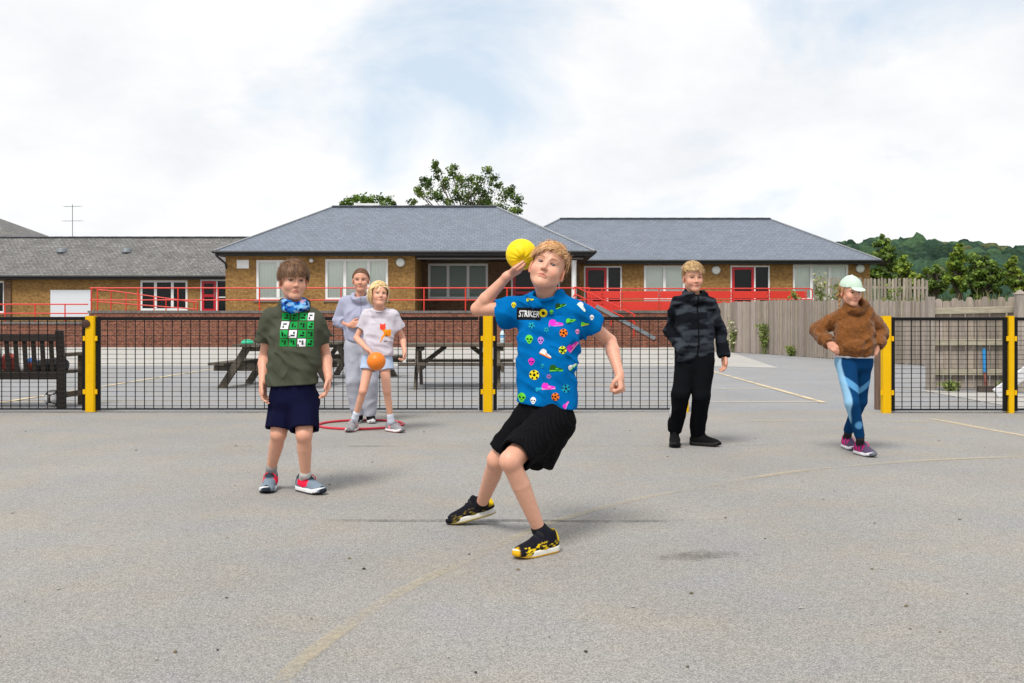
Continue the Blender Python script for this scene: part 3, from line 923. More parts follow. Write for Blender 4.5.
# roof of a building further back at the far left
fb = thing('school_building', 'distant building behind the low wing, only its dark pitched roof edge showing', 'building', (-46, 88, 0))
fw_ = MB(); fw_.box(-58, -44, 86, 97, -.5, 6.6); fw_.build('wall', M_YBRICK, fb)
rf_ = MB(); Yb = 85.5
xe = px(26, Yb); rf_.add([(-62, Yb, 6.6), (xe, Yb, 8.0), (xe, 98, 8.0), (-62, 98, 6.6)], [(0, 1, 2, 3)])
rf_.v = []; rf_.f = []; rf_.c = []; rf_.m = []
zr_ = pz(196, 92); xe = px(31, 85.5); rf_.add([(-75, 85.5, pz(242, 85.5)), (xe, 85.5, pz(242, 85.5)), (xe, 98, pz(242, 85.5)), (-75, 98, pz(242, 85.5)), (-70, 92, zr_), (px(-62, 92), 92, zr_)],
    [(0, 1, 5, 4), (1, 2, 5), (2, 3, 4, 5), (3, 0, 4)]); rf_.build('roof', M_OLDSLATE, fb)

# terrace and its retaining wall
t_ = MB(); t_.box(-20.38, 15.2, 48.32, 60.48, .2, TER - .002); t_.build('terrace', M_CONC, kind='structure')
t_ = MB(); t_.box(-60, -20.42, 48.32, 60.48, .2, .875); t_.build('terrace', M_CONC, kind='structure')
rwall = thing('retaining_wall', 'long red brick retaining wall with grey coping below the school', 'wall', (-5, 48.15, -.3))
w_ = MB(); w_.box(-20.4, 15.2, 48.0, 48.3, -.5, 1.33); w_.box(-60, -20.402, 48.0, 48.3, -.5, .80); w_.build('wall', M_RBRICK, rwall)
w_ = MB(); w_.box(-20.45, 15.25, 47.96, 48.34, 1.332, 1.45); w_.box(-60, -20.47, 47.96, 48.34, .802, .92); w_.build('coping', M_COPING, rwall)

# red railings along the terrace edge
def railing(label, x0, x1, z_top, z_mid, z_base, posts, Y, r=.032, endloop=False):
    t = thing('railing', label, 'railing', ((x0 + x1) / 2, Y, z_base), 'red railings on the terrace')
    m_ = MB()
    if endloop:
        q = .3
        m_.tube([(x0, Y, z_top), (x1 - .12, Y, z_top), (x1 - .03, Y, z_top - .04), (x1, Y, z_top - .13), (x1, Y, z_mid - .02), (x1 - .1, Y, z_mid - .03)], r, 8)
    else: m_.tube([(x0, Y, z_top), (x1, Y, z_top)], r, 8)
    m_.build('handrail', M_RED, t)
    m_ = MB(); m_.tube([(x0, Y, z_mid), (x1, Y, z_mid)], r * .9, 8); m_.build('midrail', M_RED, t)
    for p in posts:
        m_ = MB(); m_.tube([(p, Y, z_base - .04), (p, Y, z_top - r * .5)], r, 8); m_.build('post', M_RED, t)
    return t
YRL = 48.15
r0 = railing('long red two-rail railing in front of the porch and brick windows', px(90, YRL), px(590, YRL), 2.55, 1.97, 1.45,
        [px(v, YRL) for v in (91.5, 97.5, 138, 178, 218, 259.5, 341, 382, 424, 465.5, 507, 548, 589)], YRL)
railing('low red railing at the far left beside the white board', px(-120, YRL), px(88, YRL), 1.76, 1.32, .92, [px(v, YRL) for v in (-100, -60, -25, 5, 35, 65)], YRL)
# ramp rails behind, sloping down to the right
rr = thing('railing', 'sloping red ramp railing in front of the dark three-pane window', 'railing', (-18, 49.9, TER), 'red railings on the terrace')
for dz2, nm in ((0, 'handrail'), (-.6, 'midrail')):
    m_ = MB(); m_.tube([(px(98, 50), 50, 2.52 + dz2), (px(115, 50), 50, 2.45 + dz2), (px(190, 50), 50, 1.93 + dz2 * .6), (px(197, 50), 50, 1.90 + dz2 * .6)], .03, 8); m_.build(nm, M_RED, rr)
for v, zt_ in ((111, 2.47), (126, 2.37), (140, 2.27), (154, 2.17), (166, 2.09), (194, 1.9), (197.5, 1.9)):
    m_ = MB(); m_.tube([(px(v, 50), 50, TER - .05), (px(v, 50), 50, zt_)], .03, 8); m_.build('post', M_RED, rr)
# solid panel railing along the right wing
rp = thing('railing', 'red railing with solid panels along the right wing', 'railing', (9, YRL, 1.45), 'red railings on the terrace')
xa, xb = px(590, YRL), px(812.5, YRL)
m_ = MB(); m_.tube([(xa - .3, YRL, 2.52), (xb - .12, YRL, 2.52), (xb - .03, YRL, 2.48), (xb, YRL, 2.39), (xb, YRL, 1.5)], .034, 8); m_.build('handrail', M_RED, rp)
m_ = MB(); m_.tube([(xa, YRL, 1.99), (xb, YRL, 1.99)], .03, 8); m_.build('midrail', M_RED, rp)
posts = [px(v, YRL) for v in (602, 621.5, 659, 696, 732, 768.5, 806)]
for p in posts:
    m_ = MB(); m_.tube([(p, YRL, 1.4), (p, YRL, 2.5)], .032, 8)
    for zz_ in (1.62, 1.78, 2.12, 2.26): m_.box(p - .06, p + .06, YRL - .05, YRL - .034, zz_, zz_ + .03)
    m_.build('post', M_RED, rp)
pp = [xa - .2] + posts[1:] 
for a, b in zip(pp[:-1], pp[1:]):
    for z0, z1 in ((1.47, 1.90), (2.05, 2.40)):
        m_ = MB(); m_.box(a + .05, b - .05, YRL - .012, YRL + .012, z0, z1); m_.build('panel', M_RED, rp, bevel=.004)
# steps down to the yard with their rails
st = thing('staircase', 'concrete steps with grey stringer and red handrails descending from the terrace', 'stairs', (5.6, 47.3, -.3))
xt, xb2 = px(592, 47.3), px(655, 47.3)
n = 9; m_ = MB()
for i in range(n):
    x = xt + (xb2 - xt) * i / n; z = TER - (TER + .31) * (i + 1) / n
    m_.box(x, x + (xb2 - xt) / n + (.0 if i == n - 1 else .0), 46.85, 47.9, -.45, z)
m_.box(xt - 1.4, xt - .002, 46.85, 47.9, -.45, TER - .01)
m_.build('step', M_CONC, st)
m_ = MB(); z_a, z_b = pz(306, 46.8) - .06, pz(338.5, 46.8) - .06
m_.add([(xt - 1.4, 46.83, -.45), (xb2 + .1, 46.83, -.45), (xb2 + .1, 46.83, z_b - .1), (px(596, 46.8), 46.83, z_a), (px(596, 46.8) - .1, 46.83, TER), (xt - 1.4, 46.83, TER)], [(0, 1, 2, 3, 4, 5)])
m_.add([(xb2 + .1, 46.83, -.45), (xb2 + .1, 46.95, -.45), (xb2 + .1, 46.95, z_b - .1), (xb2 + .1, 46.83, z_b - .1)], [(0, 1, 2, 3)])
m_.build('side_wall', M_RBRICK, st)
m_ = MB(); m_.bar((px(596, 46.8), 46.8, pz(306, 46.8)), (px(655, 46.8), 46.8, pz(338.5, 46.8)), .06, .17); m_.build('stringer', M_STEEL, st)
for dz2 in (0, -.36):
    m_ = MB(); z0 = pz(287, 46.8) + dz2; z1 = pz(314.5, 46.8) + dz2; xs0, xs1 = px(574, 46.8), px(634, 46.8)
    m_.tube([(xs0 - .05, 46.8, z0 - .12), (xs0 + .03, 46.8, z0), (xs0 + .15, 46.8, z0 - .02), (xs1, 46.8, z1), (xs1 + .05, 46.8, z1 - .08)], .032, 8); m_.build('handrail', M_RED, st)
for f_ in (0.02, .3, .62, 1.0):
    x = px(574, 46.8) + (px(634, 46.8) - px(574, 46.8)) * f_; z = pz(287, 46.8) + (pz(314.5, 46.8) - pz(287, 46.8)) * f_
    m_ = MB(); m_.tube([(x, 46.8, z - 1.05), (x, 46.8, z)], .03, 8); m_.build('post', M_RED, st)

# ================================================================== LAND, TREES, FENCES
def leaf_build(t, b, mp):
    a = t.nodes.new('ShaderNodeVertexColor'); a.layer_name = 'Col'
    t.links.new(a.outputs[0], b.inputs['Base Color'])
    tl = t.nodes.new('ShaderNodeBsdfTranslucent'); t.links.new(a.outputs[0], tl.inputs[0])
    mxs = t.nodes.new('ShaderNodeMixShader'); mxs.inputs[0].default_value = .3
    out = t.nodes['Material Output']
    t.links.new(b.outputs[0], mxs.inputs[1]); t.links.new(tl.outputs[0], mxs.inputs[2]); t.links.new(mxs.outputs[0], out.inputs[0])
M_LEAF = mat('leaf', rough=.55, spec=.3, build=leaf_build)
M_BARK = mat('bark', (.10, .08, .06), .9, noise=.4, nscale=6)

def leaves(clumps, size, cols, seed, loose=.18, vary=.25, speck=.8):
    """leaf-sized faces through ellipsoid clumps: (centre, (rx, ry, rz), n, colour index or None)"""
    r = np.random.default_rng(seed); V = []; C = []
    for c, rd, n, ci in clumps:
        d = r.normal(size=(n, 3)); d /= np.linalg.norm(d, axis=1)[:, None]
        rr = r.random(n) ** .33
        p = np.array(c) + d * rr[:, None] * np.array(rd) * (1 + loose * r.normal(size=(n, 1)))
        nn = d * np.array((1, 1, 1.15)) + .55 * r.normal(size=(n, 3)); nn /= np.linalg.norm(nn, axis=1)[:, None]
        a = np.cross(nn, r.normal(size=(n, 3))); a /= np.linalg.norm(a, axis=1)[:, None] + 1e-9
        b = np.cross(nn, a); b /= np.linalg.norm(b, axis=1)[:, None] + 1e-9
        s = size * (.6 + .8 * r.random(n))[:, None]
        V.append(np.stack([p - a * s * .5, p + b * s * .32, p + a * s * .5, p - b * s * .32], 1))
        base = np.array([cols[(ci if ci is not None else 0)]])
        alt = np.array([cols[r.integers(len(cols))] for _ in range(n)])
        col = base * .6 + alt * .4
        C.append(col * (1 - speck / 2 + speck * r.random((n, 1))) * (1 - vary + 2 * vary * r.random()))
    return np.concatenate(V).reshape(-1, 3), np.concatenate(C)
def leaf_mesh(name, V, C, parent=None, m=None, kind=None):
    n = len(C); Q = np.arange(4 * n).reshape(n, 4)
    o = np_mesh(name, V, Q, np.repeat(C, 4, axis=0), m or M_LEAF, parent, smooth=False)
    if kind: o['kind'] = kind
    return o
def tree(name, label, base, clumps, size, cols, seed, trunk_r, group=None, limbs=True, density=1.0, cat='tree', density2=.70):
    t = empty(name, base, label, cat, group)
    rr = random.Random(seed); b = Vector(base)
    top = max(c[0][2] for c in clumps); cx = sum(c[0][0] for c in clumps) / len(clumps); cy = sum(c[0][1] for c in clumps) / len(clumps)
    zmid = b.z + (top - b.z) * .62
    mb = MB()
    pts = [b + Vector((0, 0, -.2)), b + Vector((.05, 0, (zmid - b.z) * .4)), Vector((b.x * .5 + cx * .5, b.y * .5 + cy * .5, b.z + (zmid - b.z) * .75)), Vector((cx, cy, zmid))]
    mb.tube(pts, [trunk_r * 1.25, trunk_r, trunk_r * .75, trunk_r * .45], 10)
    if limbs:
        for c, rd, n, ci in clumps:
            if rr.random() < min(.8, 40 / len(clumps)):
                q = Vector(c); s = pts[2] if q.z < zmid else pts[3]; s = s.lerp(pts[1], rr.random() * .5)
                m1 = s.lerp(q, .5) + Vector((rr.uniform(-.2, .2), rr.uniform(-.2, .2), rr.uniform(0, .4)))
                mb.tube([s, m1, q], [trunk_r * .38, trunk_r * .2, trunk_r * .07], 6)
    mb.build('trunk', M_BARK, t, smooth=True)
    V, C = leaves([(c, rd, int(n * density), ci) for c, rd, n, ci in clumps], size * density2, cols, seed, .24, .35)
    leaf_mesh('crown', V, C, t)
    return t

# tree behind the middle roof: open branches of leaf clumps
Yt = 76.0; cl = []
r_ = random.Random(3)
for (cx, cy, cr) in [(436,165,3),(437,172,4),(444,180,4),(447,189,5),(424,180,3),(428,186,3.5),(433,194,4),(439,201,4),(418,190,3),(421,196,3.5),(454,168,3),(457,176,5),(462,184,5.5),
                     (470,181,4),(456,196,5),(470,194,5),(478,189,5),(485,193,4.5),(480,182,4),(489,171,3),(491,179,4),(488,200,5),(499,186,3),(503,196,5),(511,193,4),(516,201,4),(511,190,3),
                     (500,206,5),(465,204,6),(450,204,5),(438,208,4),(519,212,3),(512,213,4),(413,203,3),(476,204,6),(488,208,6),(425,208,4)]:
    p = W(cx, cy, Yt + r_.uniform(-2.5, 2.5)); k = Yt / FPX
    for q in range(4):
        o_ = Vector((r_.gauss(0, .55), r_.gauss(0, .6), r_.gauss(0, .55))) * cr * k
        cl.append((tuple(p + o_), (cr * k * 1.15, cr * k * 1.2, cr * k * .95), int(16 + cr * 8), r_.randrange(4)))
for i in range(26):
    a = r_.uniform(0, 6.28); q = r_.uniform(.5, 4.2)
    cl.append(((px(468, Yt) + q * math.cos(a), Yt + q * math.sin(a), r_.uniform(4.5, 8.6)), (.9, .9, .8), 70, 0))
GREENS = [lin(96, 116, 40), lin(116, 134, 46), lin(72, 96, 42), lin(66, 92, 56)]
tree('broadleaf_tree', 'leafy green tree with open feathery branches rising above the middle slate roof', (px(468, Yt), Yt, zg(Yt)), cl, .27, GREENS, 11, .20)
Yt2 = 84.0; cl = []
for (cx, cy, cr) in [(348,201,5),(356,199,5),(364,199,5),(372,200,5),(380,199,5),(388,200,4.5),(343,204,3),(393,204,3),(368,205,6),(350,206,5),(384,206,5)]:
    p = W(cx, cy, Yt2 + r_.uniform(-2, 2)); k = Yt2 / FPX
    cl.append((tuple(p), (cr * k * 1.1, cr * k * 1.4, cr * k), 130, 1))
for i in range(14):
    cl.append(((px(368, Yt2) + r_.uniform(-2.2, 2.2), Yt2 + r_.uniform(-2, 2), r_.uniform(5, 9.5)), (1, 1, .9), 70, 0))
tree('broadleaf_tree', 'rounded bright green treetop just showing behind the roof above the white roof light', (px(368, Yt2), Yt2, zg(Yt2)), cl, .34, [lin(104, 130, 44), lin(84, 110, 40), lin(120, 140, 60)], 12, .3)

# raised bank behind the timber fence
def xf(Y): return 9.0 + (34.8 - Y) * .1 if Y <= 34.8 else 9.0 - (Y - 34.8) * .09
mb = MB(); nx, ny_ = 40, 34; vv = []
for j in range(ny_ + 1):
    Y = 13 + 62 * j / ny_
    for i in range(nx + 1):
        f = (i / nx) ** 1.8; x = xf(min(Y, 48)) + .07 + f * 60
        if Y > 46.5: x = max(x, 15.4)
        up = min(1, max(0, (x - xf(min(Y, 48)) - .07) / 1.2)); up = up * up * (3 - 2 * up)
        z = zg(Y) - .06 + up * (1.05 + .1 * math.sin(x * 1.3 + Y)) * min(1, max(0, (Y - 13) / 6))
        vv.append((x, Y, z))
ff = [(j * (nx + 1) + i, j * (nx + 1) + i + 1, (j + 1) * (nx + 1) + i + 1, (j + 1) * (nx + 1) + i) for j in range(ny_) for i in range(nx)]
mb.add(vv, ff); mb.build('terrain', M_SOIL, kind='structure', smooth=True)

# trees and bushes on the right
def blob_tree(name, label, cxp, Y, base_z, tops, size, cols, seed, n=120, group='trees and bushes behind the timber fences', tr=.18, cat='tree'):
    """tops: clump (px, py, r px)"""
    k = Y / FPX; rr = random.Random(seed); cl = []
    for cx, cy, cr in tops:
        for q in range(9):
            p = W(cx + rr.uniform(-.75, .75) * cr, cy + rr.uniform(-.65, .75) * cr, Y + rr.uniform(-1.4, 1.4) * cr * k); f = rr.uniform(.26, .52)
            cl.append((tuple(p), (cr * k * f, cr * k * f * 1.2, cr * k * f * .85), int(n * .5), rr.randrange(len(cols))))
    return tree(name, label, (px(cxp, Y), Y, base_z), cl, size, cols, seed, tr, group, cat=cat)
DK = [lin(96, 120, 50), lin(118, 140, 58), lin(74, 98, 46)]
MDG = [lin(124, 146, 54), lin(148, 166, 64), lin(94, 120, 50)]
LT = [lin(140, 158, 60), lin(160, 170, 74), lin(110, 136, 52)]
blob_tree('conifer_tree', 'tall dark green conifer beside the right end of the slate roof', 885, 62, .5,
          [(884,240,5),(882,248,7),(889,253,7),(880,258,8),(891,263,7),(884,268,10),(876,273,7),(893,275,7),(882,282,10),(892,288,8)], .34, DK, 21, 110)
blob_tree('bushy_tree', 'lighter rounded tree just right of the tall conifer', 903, 58, .6,
          [(901,259,5),(905,266,7),(899,272,7),(909,275,6),(903,283,9),(912,287,7),(896,288,7)], .30, MDG, 22, 100)
blob_tree('bush', 'dark low bush right of the upper timber fence end', 933, 50, .7,
          [(928,272,5),(936,269,5),(942,276,6),(931,281,8),(941,287,8),(926,290,7)], .26, DK, 23, 110, cat='bush')
blob_tree('bushy_tree', 'slender light green tree with a narrow pointed top', 959, 47, .7,
          [(958,247,4),(956,255,6),(962,259,6),(953,266,7),(961,271,8),(950,277,7),(957,284,10),(966,281,7)], .24, MDG, 24, 120)
blob_tree('bush', 'large dense green bush under the hill, right of the slender tree', 980, 46, .7,
          [(972,258,6),(982,262,7),(990,267,7),(976,270,9),(997,274,6),(985,278,10),(970,282,8),(995,286,8),(980,290,9)], .25, DK, 25, 150, cat='bush')
blob_tree('bushy_tree', 'green shrub-like tree at the right edge with an upright top', 1014, 45, .7,
          [(1012,260,5),(1010,268,6),(1018,272,6),(1009,278,7),(1016,285,8),(1026,280,7),(1035,275,9),(1034,288,9)], .25, MDG, 26, 110)
blob_tree('bush', 'yellow green bush low between the conifer and the dark bush', 917, 52, .7,
          [(915,283,5),(920,278,4),(911,286,5),(925,286,5)], .24, LT, 27, 100, cat='bush')
for (cx, Y, lab) in ((1062, 44, 'broad green tree beyond the right edge of the picture'),):
    blob_tree('bushy_tree', lab, cx, Y, .7, [(1060,262,10),(1050,276,10),(1072,274,12),(1060,286,12)], .26, MDG, 28, 110)

# far wooded hill
def hill_z(x, Y):
    ridge = 32.5 + 4.0 * math.exp(-((x - 195) / 30.0) ** 2) + .8 * math.sin(x * .07) - 9 / (1 + math.exp(-(x - 305) / 14)) - 20 / (1 + math.exp((x + 60) / 80.0))
    t = min(1, max(0, (Y - 230) / 340)); t = t * t * (3 - 2 * t)
    return -1 + ridge * t
mb = MB(); vv = []; NX, NY = 70, 18
for j in range(NY + 1):
    for i in range(NX + 1):
        x = -500 + 1700 * i / NX; Y = 225 + 600 * j / NY; vv.append((x, Y, hill_z(x, Y)))
ff = [(j * (NX + 1) + i, j * (NX + 1) + i + 1, (j + 1) * (NX + 1) + i + 1, (j + 1) * (NX + 1) + i) for j in range(NY) for i in range(NX)]
mb.add(vv, ff); mb.build('hill', mat('hill_ground', (.035, .055, .022), .95, noise=.3, nscale=.05), kind='structure', smooth=True)
rr = random.Random(5); cl = []
HG = [lin(52, 74, 56), lin(62, 84, 56), lin(44, 66, 56), lin(104, 104, 64)]
for i in range(1500):
    Y = 260 + 330 * rr.random() ** .8; xx = (rr.uniform(800, 1075) if i < 900 else rr.choice((rr.uniform(1075, 1500), rr.uniform(1075, 1500), rr.uniform(640, 800))) - 0) ; xx = (xx - 512) * Y / FPX
    h = rr.uniform(5.5, 12.5); z = hill_z(xx, Y)
    ci = rr.choice((0, 0, 0, 1, 1, 1, 2, 2, 2, 2, 3)); h *= .86
    cl.append(((xx, Y, z + h * .5), (h * .60, h * .60, h * .58), 230, ci))
# far crowns: lumpy domes, each with its own tone, edged with leaves
NS, MS = 12, 8
th = np.linspace(0, np.pi, MS + 1); ph = np.arange(NS) * 2 * np.pi / NS
SPH = np.stack([np.outer(np.sin(th), np.cos(ph)), np.outer(np.sin(th), np.sin(ph)), np.outer(np.cos(th), np.ones(NS))], -1).reshape(-1, 3)
QS = np.array([(j * NS + k, (j + 1) * NS + k, (j + 1) * NS + (k + 1) % NS, j * NS + (k + 1) % NS) for j in range(MS) for k in range(NS)])
DV = []; DQ = []; DC = []; rh = np.random.default_rng(4)
for i, (c, rd, n, ci) in enumerate(cl):
    p = SPH * (1 + .30 * vnoise((SPH * 1.9 + i * 3.1).astype(F4)) + .16 * vnoise((SPH * 4.2 + i * 1.7).astype(F4)))[:, None] * np.array(rd) + np.array(c)
    DV.append(p); DQ.append(QS + i * len(SPH)); t_ = (np.array(HG[ci]) * .6 + np.array(HG[0]) * .4) * (.55 + .6 * rh.random()); DC.append(np.tile(t_, (len(SPH), 1)) * (1 + .30 * vnoise((SPH * 5 + i).astype(F4)))[:, None])
V_, C_ = leaves([(c, tuple(1.02 * x for x in rd), 110, ci) for c, rd, n, ci in cl], .8, HG, 31, .05, .5, .6)
dv = np.concatenate(DV); nl = len(C_)
wo = np_mesh('woods', np.concatenate([dv, V_]), np.concatenate([np.concatenate(DQ), np.arange(4 * nl).reshape(nl, 4) + len(dv)]), np.concatenate([np.concatenate(DC), np.repeat(C_, 4, axis=0)]),
        mat('far_foliage', rough=.9, spec=.1, attr=True, noise=.55, nscale=.8, bump=1.0, bscale=.9), None)
tag(wo, 'dark green woods covering the far hillside', kind='stuff')

# weeds and grasses along the fences
def tuft(name, label, base, h, n, cols, seed, spread=.35, leaf=.07, cat='weed', group='weeds along the timber fence', flower=None):
    t = empty(name, base, label, cat, group); rr = random.Random(seed); b = Vector(base); mb = MB(); cl = []
    for i in range(n):
        a = rr.uniform(0, 6.28); q = rr.random() * spread
        top = b + Vector((math.cos(a) * q, math.sin(a) * q, h * rr.uniform(.5, 1)))
        mid_ = b.lerp(top, .5) + Vector((math.cos(a) * q * -.2, 0, h * .05))
        mb.tube([b + Vector((math.cos(a) * q * .3, math.sin(a) * q * .3, -.03)), mid_, top], [.006, .005, .003], 5, col=cols[0])
        for k in range(5):
            f = rr.uniform(.3, 1.0); p = b.lerp(top, f); cl.append((tuple(p), (.09, .09, .07), 5, rr.randrange(len(cols))))
        if flower: cl.append((tuple(top), (.05, .05, .04), 8, len(cols) - 1))
    mb.build('stem', M_LEAF, t)
    V, C = leaves(cl, leaf, cols, seed); leaf_mesh('foliage', V, C, t)
    return t
WG = [lin(128, 144, 76), lin(150, 158, 92), lin(108, 130, 64)]
WF = WG + [lin(205, 200, 180)]
tuft('weed', 'tall weed with pale flowers against the grey fence, left of the fence joint', (8.35, 37.5, zg(37.5)), 1.35, 16, WF, 41, .5, .11, flower=True)
tuft('weed', 'green climbing weed at the joint of the long timber fence', (8.86, 35.0, zg(35)), 1.45, 18, WG, 42, .4, .10)
for i, (Y, h, lab) in enumerate(((32.5, .34, 'short weed at the foot of the long fence, right of the joint'), (27.3, .40, 'low bright green clump at the fence foot beside the girl in the brown hoodie'))):
    tuft('weed', lab, (xf(Y) - .12, Y, zg(Y)), h, 12, WG, 43 + i, .35, .09)
for i, (cx, Y, h, lab) in enumerate(((795, 40, 1.5, 'leafy weed in front of the red panel railing end'), (822, 39.5, 1.9, 'flowering weed at the left end of the upper fence'), (836, 39.6, 1.6, 'green weed just left of the mint cap'), (893, 38.5, 1.5, 'yellow green weed before the upper fence, right of the cap'), (905, 38, .9, 'low weed before the right part of the upper fence'))):
    tuft('weed', lab, (px(cx, Y), Y, 1.0), h, 14, WF if i in (1,) else WG, 50 + i, .45, .11, group='weeds on the bank', flower=i == 1)
# long dry grass on the bank: nobody could count it
r2 = np.random.default_rng(9); n = 2600
gx = r2.uniform(0, 1, n); gY = r2.uniform(20, 44, n); gxx = np.array([xf(y) for y in gY]) + .8 + gx * 9
hh = r2.uniform(.35, .85, n); lean = r2.normal(size=(n, 2)) * .18; wv = r2.normal(size=(n, 2)) * .008
b0 = np.stack([gxx, gY, np.full(n, .95)], 1); tp = b0 + np.stack([lean[:, 0], lean[:, 1], hh], 1)
off = np.stack([wv[:, 0] + .006, wv[:, 1], np.zeros(n)], 1)
Vg = np.stack([b0 - off, b0 + off, tp + off * .3, tp - off * .3], 1).reshape(-1, 3)
gc = np.array([lin(120, 126, 66), lin(96, 116, 54), lin(158, 150, 104)])[r2.integers(0, 3, n)]
o = leaf_mesh('grass', Vg, gc, None, kind='stuff'); o['label'] = 'long dry grass on the bank behind the timber fences'

# ---- timber fences
def wood_build(c1, c2, vert=True, green=None):
    def b(t, bs, mp):
        mp.inputs['Scale'].default_value = (9, 9, .9) if vert else (.9, 9, 9)
        n = t.nodes.new('ShaderNodeTexNoise'); n.inputs['Scale'].default_value = 3.2; n.inputs['Detail'].default_value = 9; n.inputs['Roughness'].default_value = .7
        t.links.new(mp.outputs[0], n.inputs['Vector'])
        a = t.nodes.new('ShaderNodeVertexColor'); a.layer_name = 'Col'
        r = t.nodes.new('ShaderNodeMapRange'); r.inputs[1].default_value = .3; r.inputs[2].default_value = .7
        t.links.new(n.outputs[0], r.inputs[0])
        m = t.nodes.new('ShaderNodeMix'); m.data_type = 'RGBA'; m.inputs[6].default_value = (*c1, 1); m.inputs[7].default_value = (*c2, 1)
        t.links.new(r.outputs[0], m.inputs[0])
        mu = t.nodes.new('ShaderNodeMix'); mu.data_type = 'RGBA'; mu.blend_type = 'MULTIPLY'; mu.inputs[0].default_value = 1
        t.links.new(m.outputs[2], mu.inputs[6]); t.links.new(a.outputs[0], mu.inputs[7])
        t.links.new(mu.outputs[2], bs.inputs['Base Color'])
        bp = t.nodes.new('ShaderNodeBump'); bp.inputs['Strength'].default_value = .4; bp.inputs['Distance'].default_value = .006
        t.links.new(n.outputs[0], bp.inputs['Height']); t.links.new(bp.outputs[0], bs.inputs['Normal'])
    return b
M_PALE = mat('weathered_paling', rough=.9, spec=.2, build=wood_build((.225, .192, .165), (.41, .36, .315)))
M_RAILW = mat('weathered_rail', rough=.9, spec=.2, build=wood_build((.26, .23, .17), (.44, .40, .31), False))
M_TABLE = mat('mossy_table_wood', rough=.9, spec=.2, build=wood_build((.062, .050, .038), (.165, .142, .115), False))
M_DARKW = mat('dark_stained_wood', rough=.7, spec=.3, build=wood_build((.010, .0075, .006), (.028, .020, .015), False))
def paling_fence(label, p0, p1, zb0, zb1, zt0, zt1, pw, gap, seed, rails=(.3, .8), rail_front=False, post_step=2.4, top='flat', group='weathered timber fences', rail_mat=None):
    """palings from p0 to p1 (x, y); z of foot and top interpolated"""
    a = Vector((*p0, 0)); b = Vector((*p1, 0)); L = (b - a).length; d = (b - a) / L; nrm = Vector((d.y, -d.x, 0))
    if nrm.y > 0: nrm = -nrm                     # towards the camera side
    t = empty('timber_fence', ((p0[0] + p1[0]) / 2, (p0[1] + p1[1]) / 2, zb0), label, 'fence', group)
    rr = random.Random(seed); mb = MB(); s = 0.0
    while s < L - pw * .3:
        f = s / L; w = pw * rr.uniform(.9, 1.05); c = a + d * (s + w / 2)
        zb = zb0 + (zb1 - zb0) * f + rr.uniform(0, .03); zt_ = zt0 + (zt1 - zt0) * f + rr.uniform(-.03, .03)
        th = .02; tilt = d * rr.uniform(-.012, .012); g_ = rr.uniform(.72, 1.22); col = (g_, g_ * rr.uniform(.96, 1.0), g_ * rr.uniform(.9, 1.0))
        off = nrm * rr.uniform(-.004, .004)
        def ring(z, ww):
            q = c + off + tilt * (z - zb) * 1.0
            return [(q.x + d.x * e * ww / 2 + nrm.x * k * th / 2, q.y + d.y * e * ww / 2 + nrm.y * k * th / 2, z) for e, k in ((-1, 1), (1, 1), (1, -1), (-1, -1))]
        if top == 'round': lv = [(zb, w), (zt_ - .05, w), (zt_ - .015, w * .72), (zt_, w * .4)]
        elif top == 'point': lv = [(zb, w), (zt_ - .06, w), (zt_, w * .15)]
        else: lv = [(zb, w), (zt_, w)]
        v = []; fs = []
        for z, ww in lv: v += ring(z, ww)
        for i in range(len(lv) - 1):
            for k in range(4): fs.append((i * 4 + k, i * 4 + (k + 1) % 4, i * 4 + 4 + (k + 1) % 4, i * 4 + 4 + k))
        fs += [(3, 2, 1, 0), tuple(range(len(v) - 4, len(v)))]
        mb.add(v, fs, col)
        s += w + gap * rr.uniform(.6, 1.5)
    mb.build('palings', M_PALE, t)
    sg = 1 if rail_front else -1
    for f in rails:
        r_b = MB(); q0 = a + nrm * sg * .045; q1 = b + nrm * sg * .045
        z0 = zb0 + (zt0 - zb0) * f; z1 = zb1 + (zt1 - zb1) * f
        r_b.bar((q0.x, q0.y, z0), (q1.x, q1.y, z1), .05, .095, col=(1, 1, 1), bev=.006); r_b.build('rail', rail_mat or M_RAILW, t)
    k = max(1, int(L / post_step))
    for i in range(k + 1):
        f = i / k; q = a + d * L * f - nrm * sg * -.125
        pb = MB(); zt_ = zt0 + (zt1 - zt0) * f
        pb.box(q.x - .05, q.x + .05, q.y - .05, q.y + .05, zb0 + (zb1 - zb0) * f - .2, zt_ + (.04 if rail_front else -.06), col=(.9, .9, .9)); pb.build('post', M_PALE, t)
    return t
paling_fence('wide boarded fence section with a dark knot, left of the long timber fence', (7.9, 39.2), (8.97, 35.0), zg(39.2), zg(35), 1.66, 1.70, .15, .004, 61, post_step=3)
paling_fence('long grey timber fence of narrow palings running toward the camera', (9.0, 34.8), (10.5, 19.8), zg(34.8), zg(20), 1.70, 1.36, .068, .026, 62)
paling_fence('upper timber fence on the bank, behind the mint cap', (px(815, 42), 42), (px(926, 40), 40), .8, .8, 2.80, 2.66, .10, .045, 63, group='weathered timber fences', top='round')
nf = paling_fence('near timber fence panel with three pale rails and rounded tops, blue handle against it', (px(928, 14.7), 14.7), (px(1016, 14.5), 14.5), zg(14.7), zg(14.5), 1.30, 1.33, .104, .008, 64,
             rails=(.20, .52, .87), rail_front=True, top='round', post_step=5)
paling_fence('timber fence section past the thick square post at the right edge', (px(1026, 14.4), 14.4), (px(1140, 13.6), 13.6), zg(14.4), zg(13.6), 1.34, 1.34, .098, .03, 65, rails=(.20, .52, .87), rail_front=True, top='round', post_step=5)
t = empty('timber_post', (px(1020, 14.25), 14.25, zg(14.2)), 'thick square weathered post at the right end of the near fence panel', 'post')
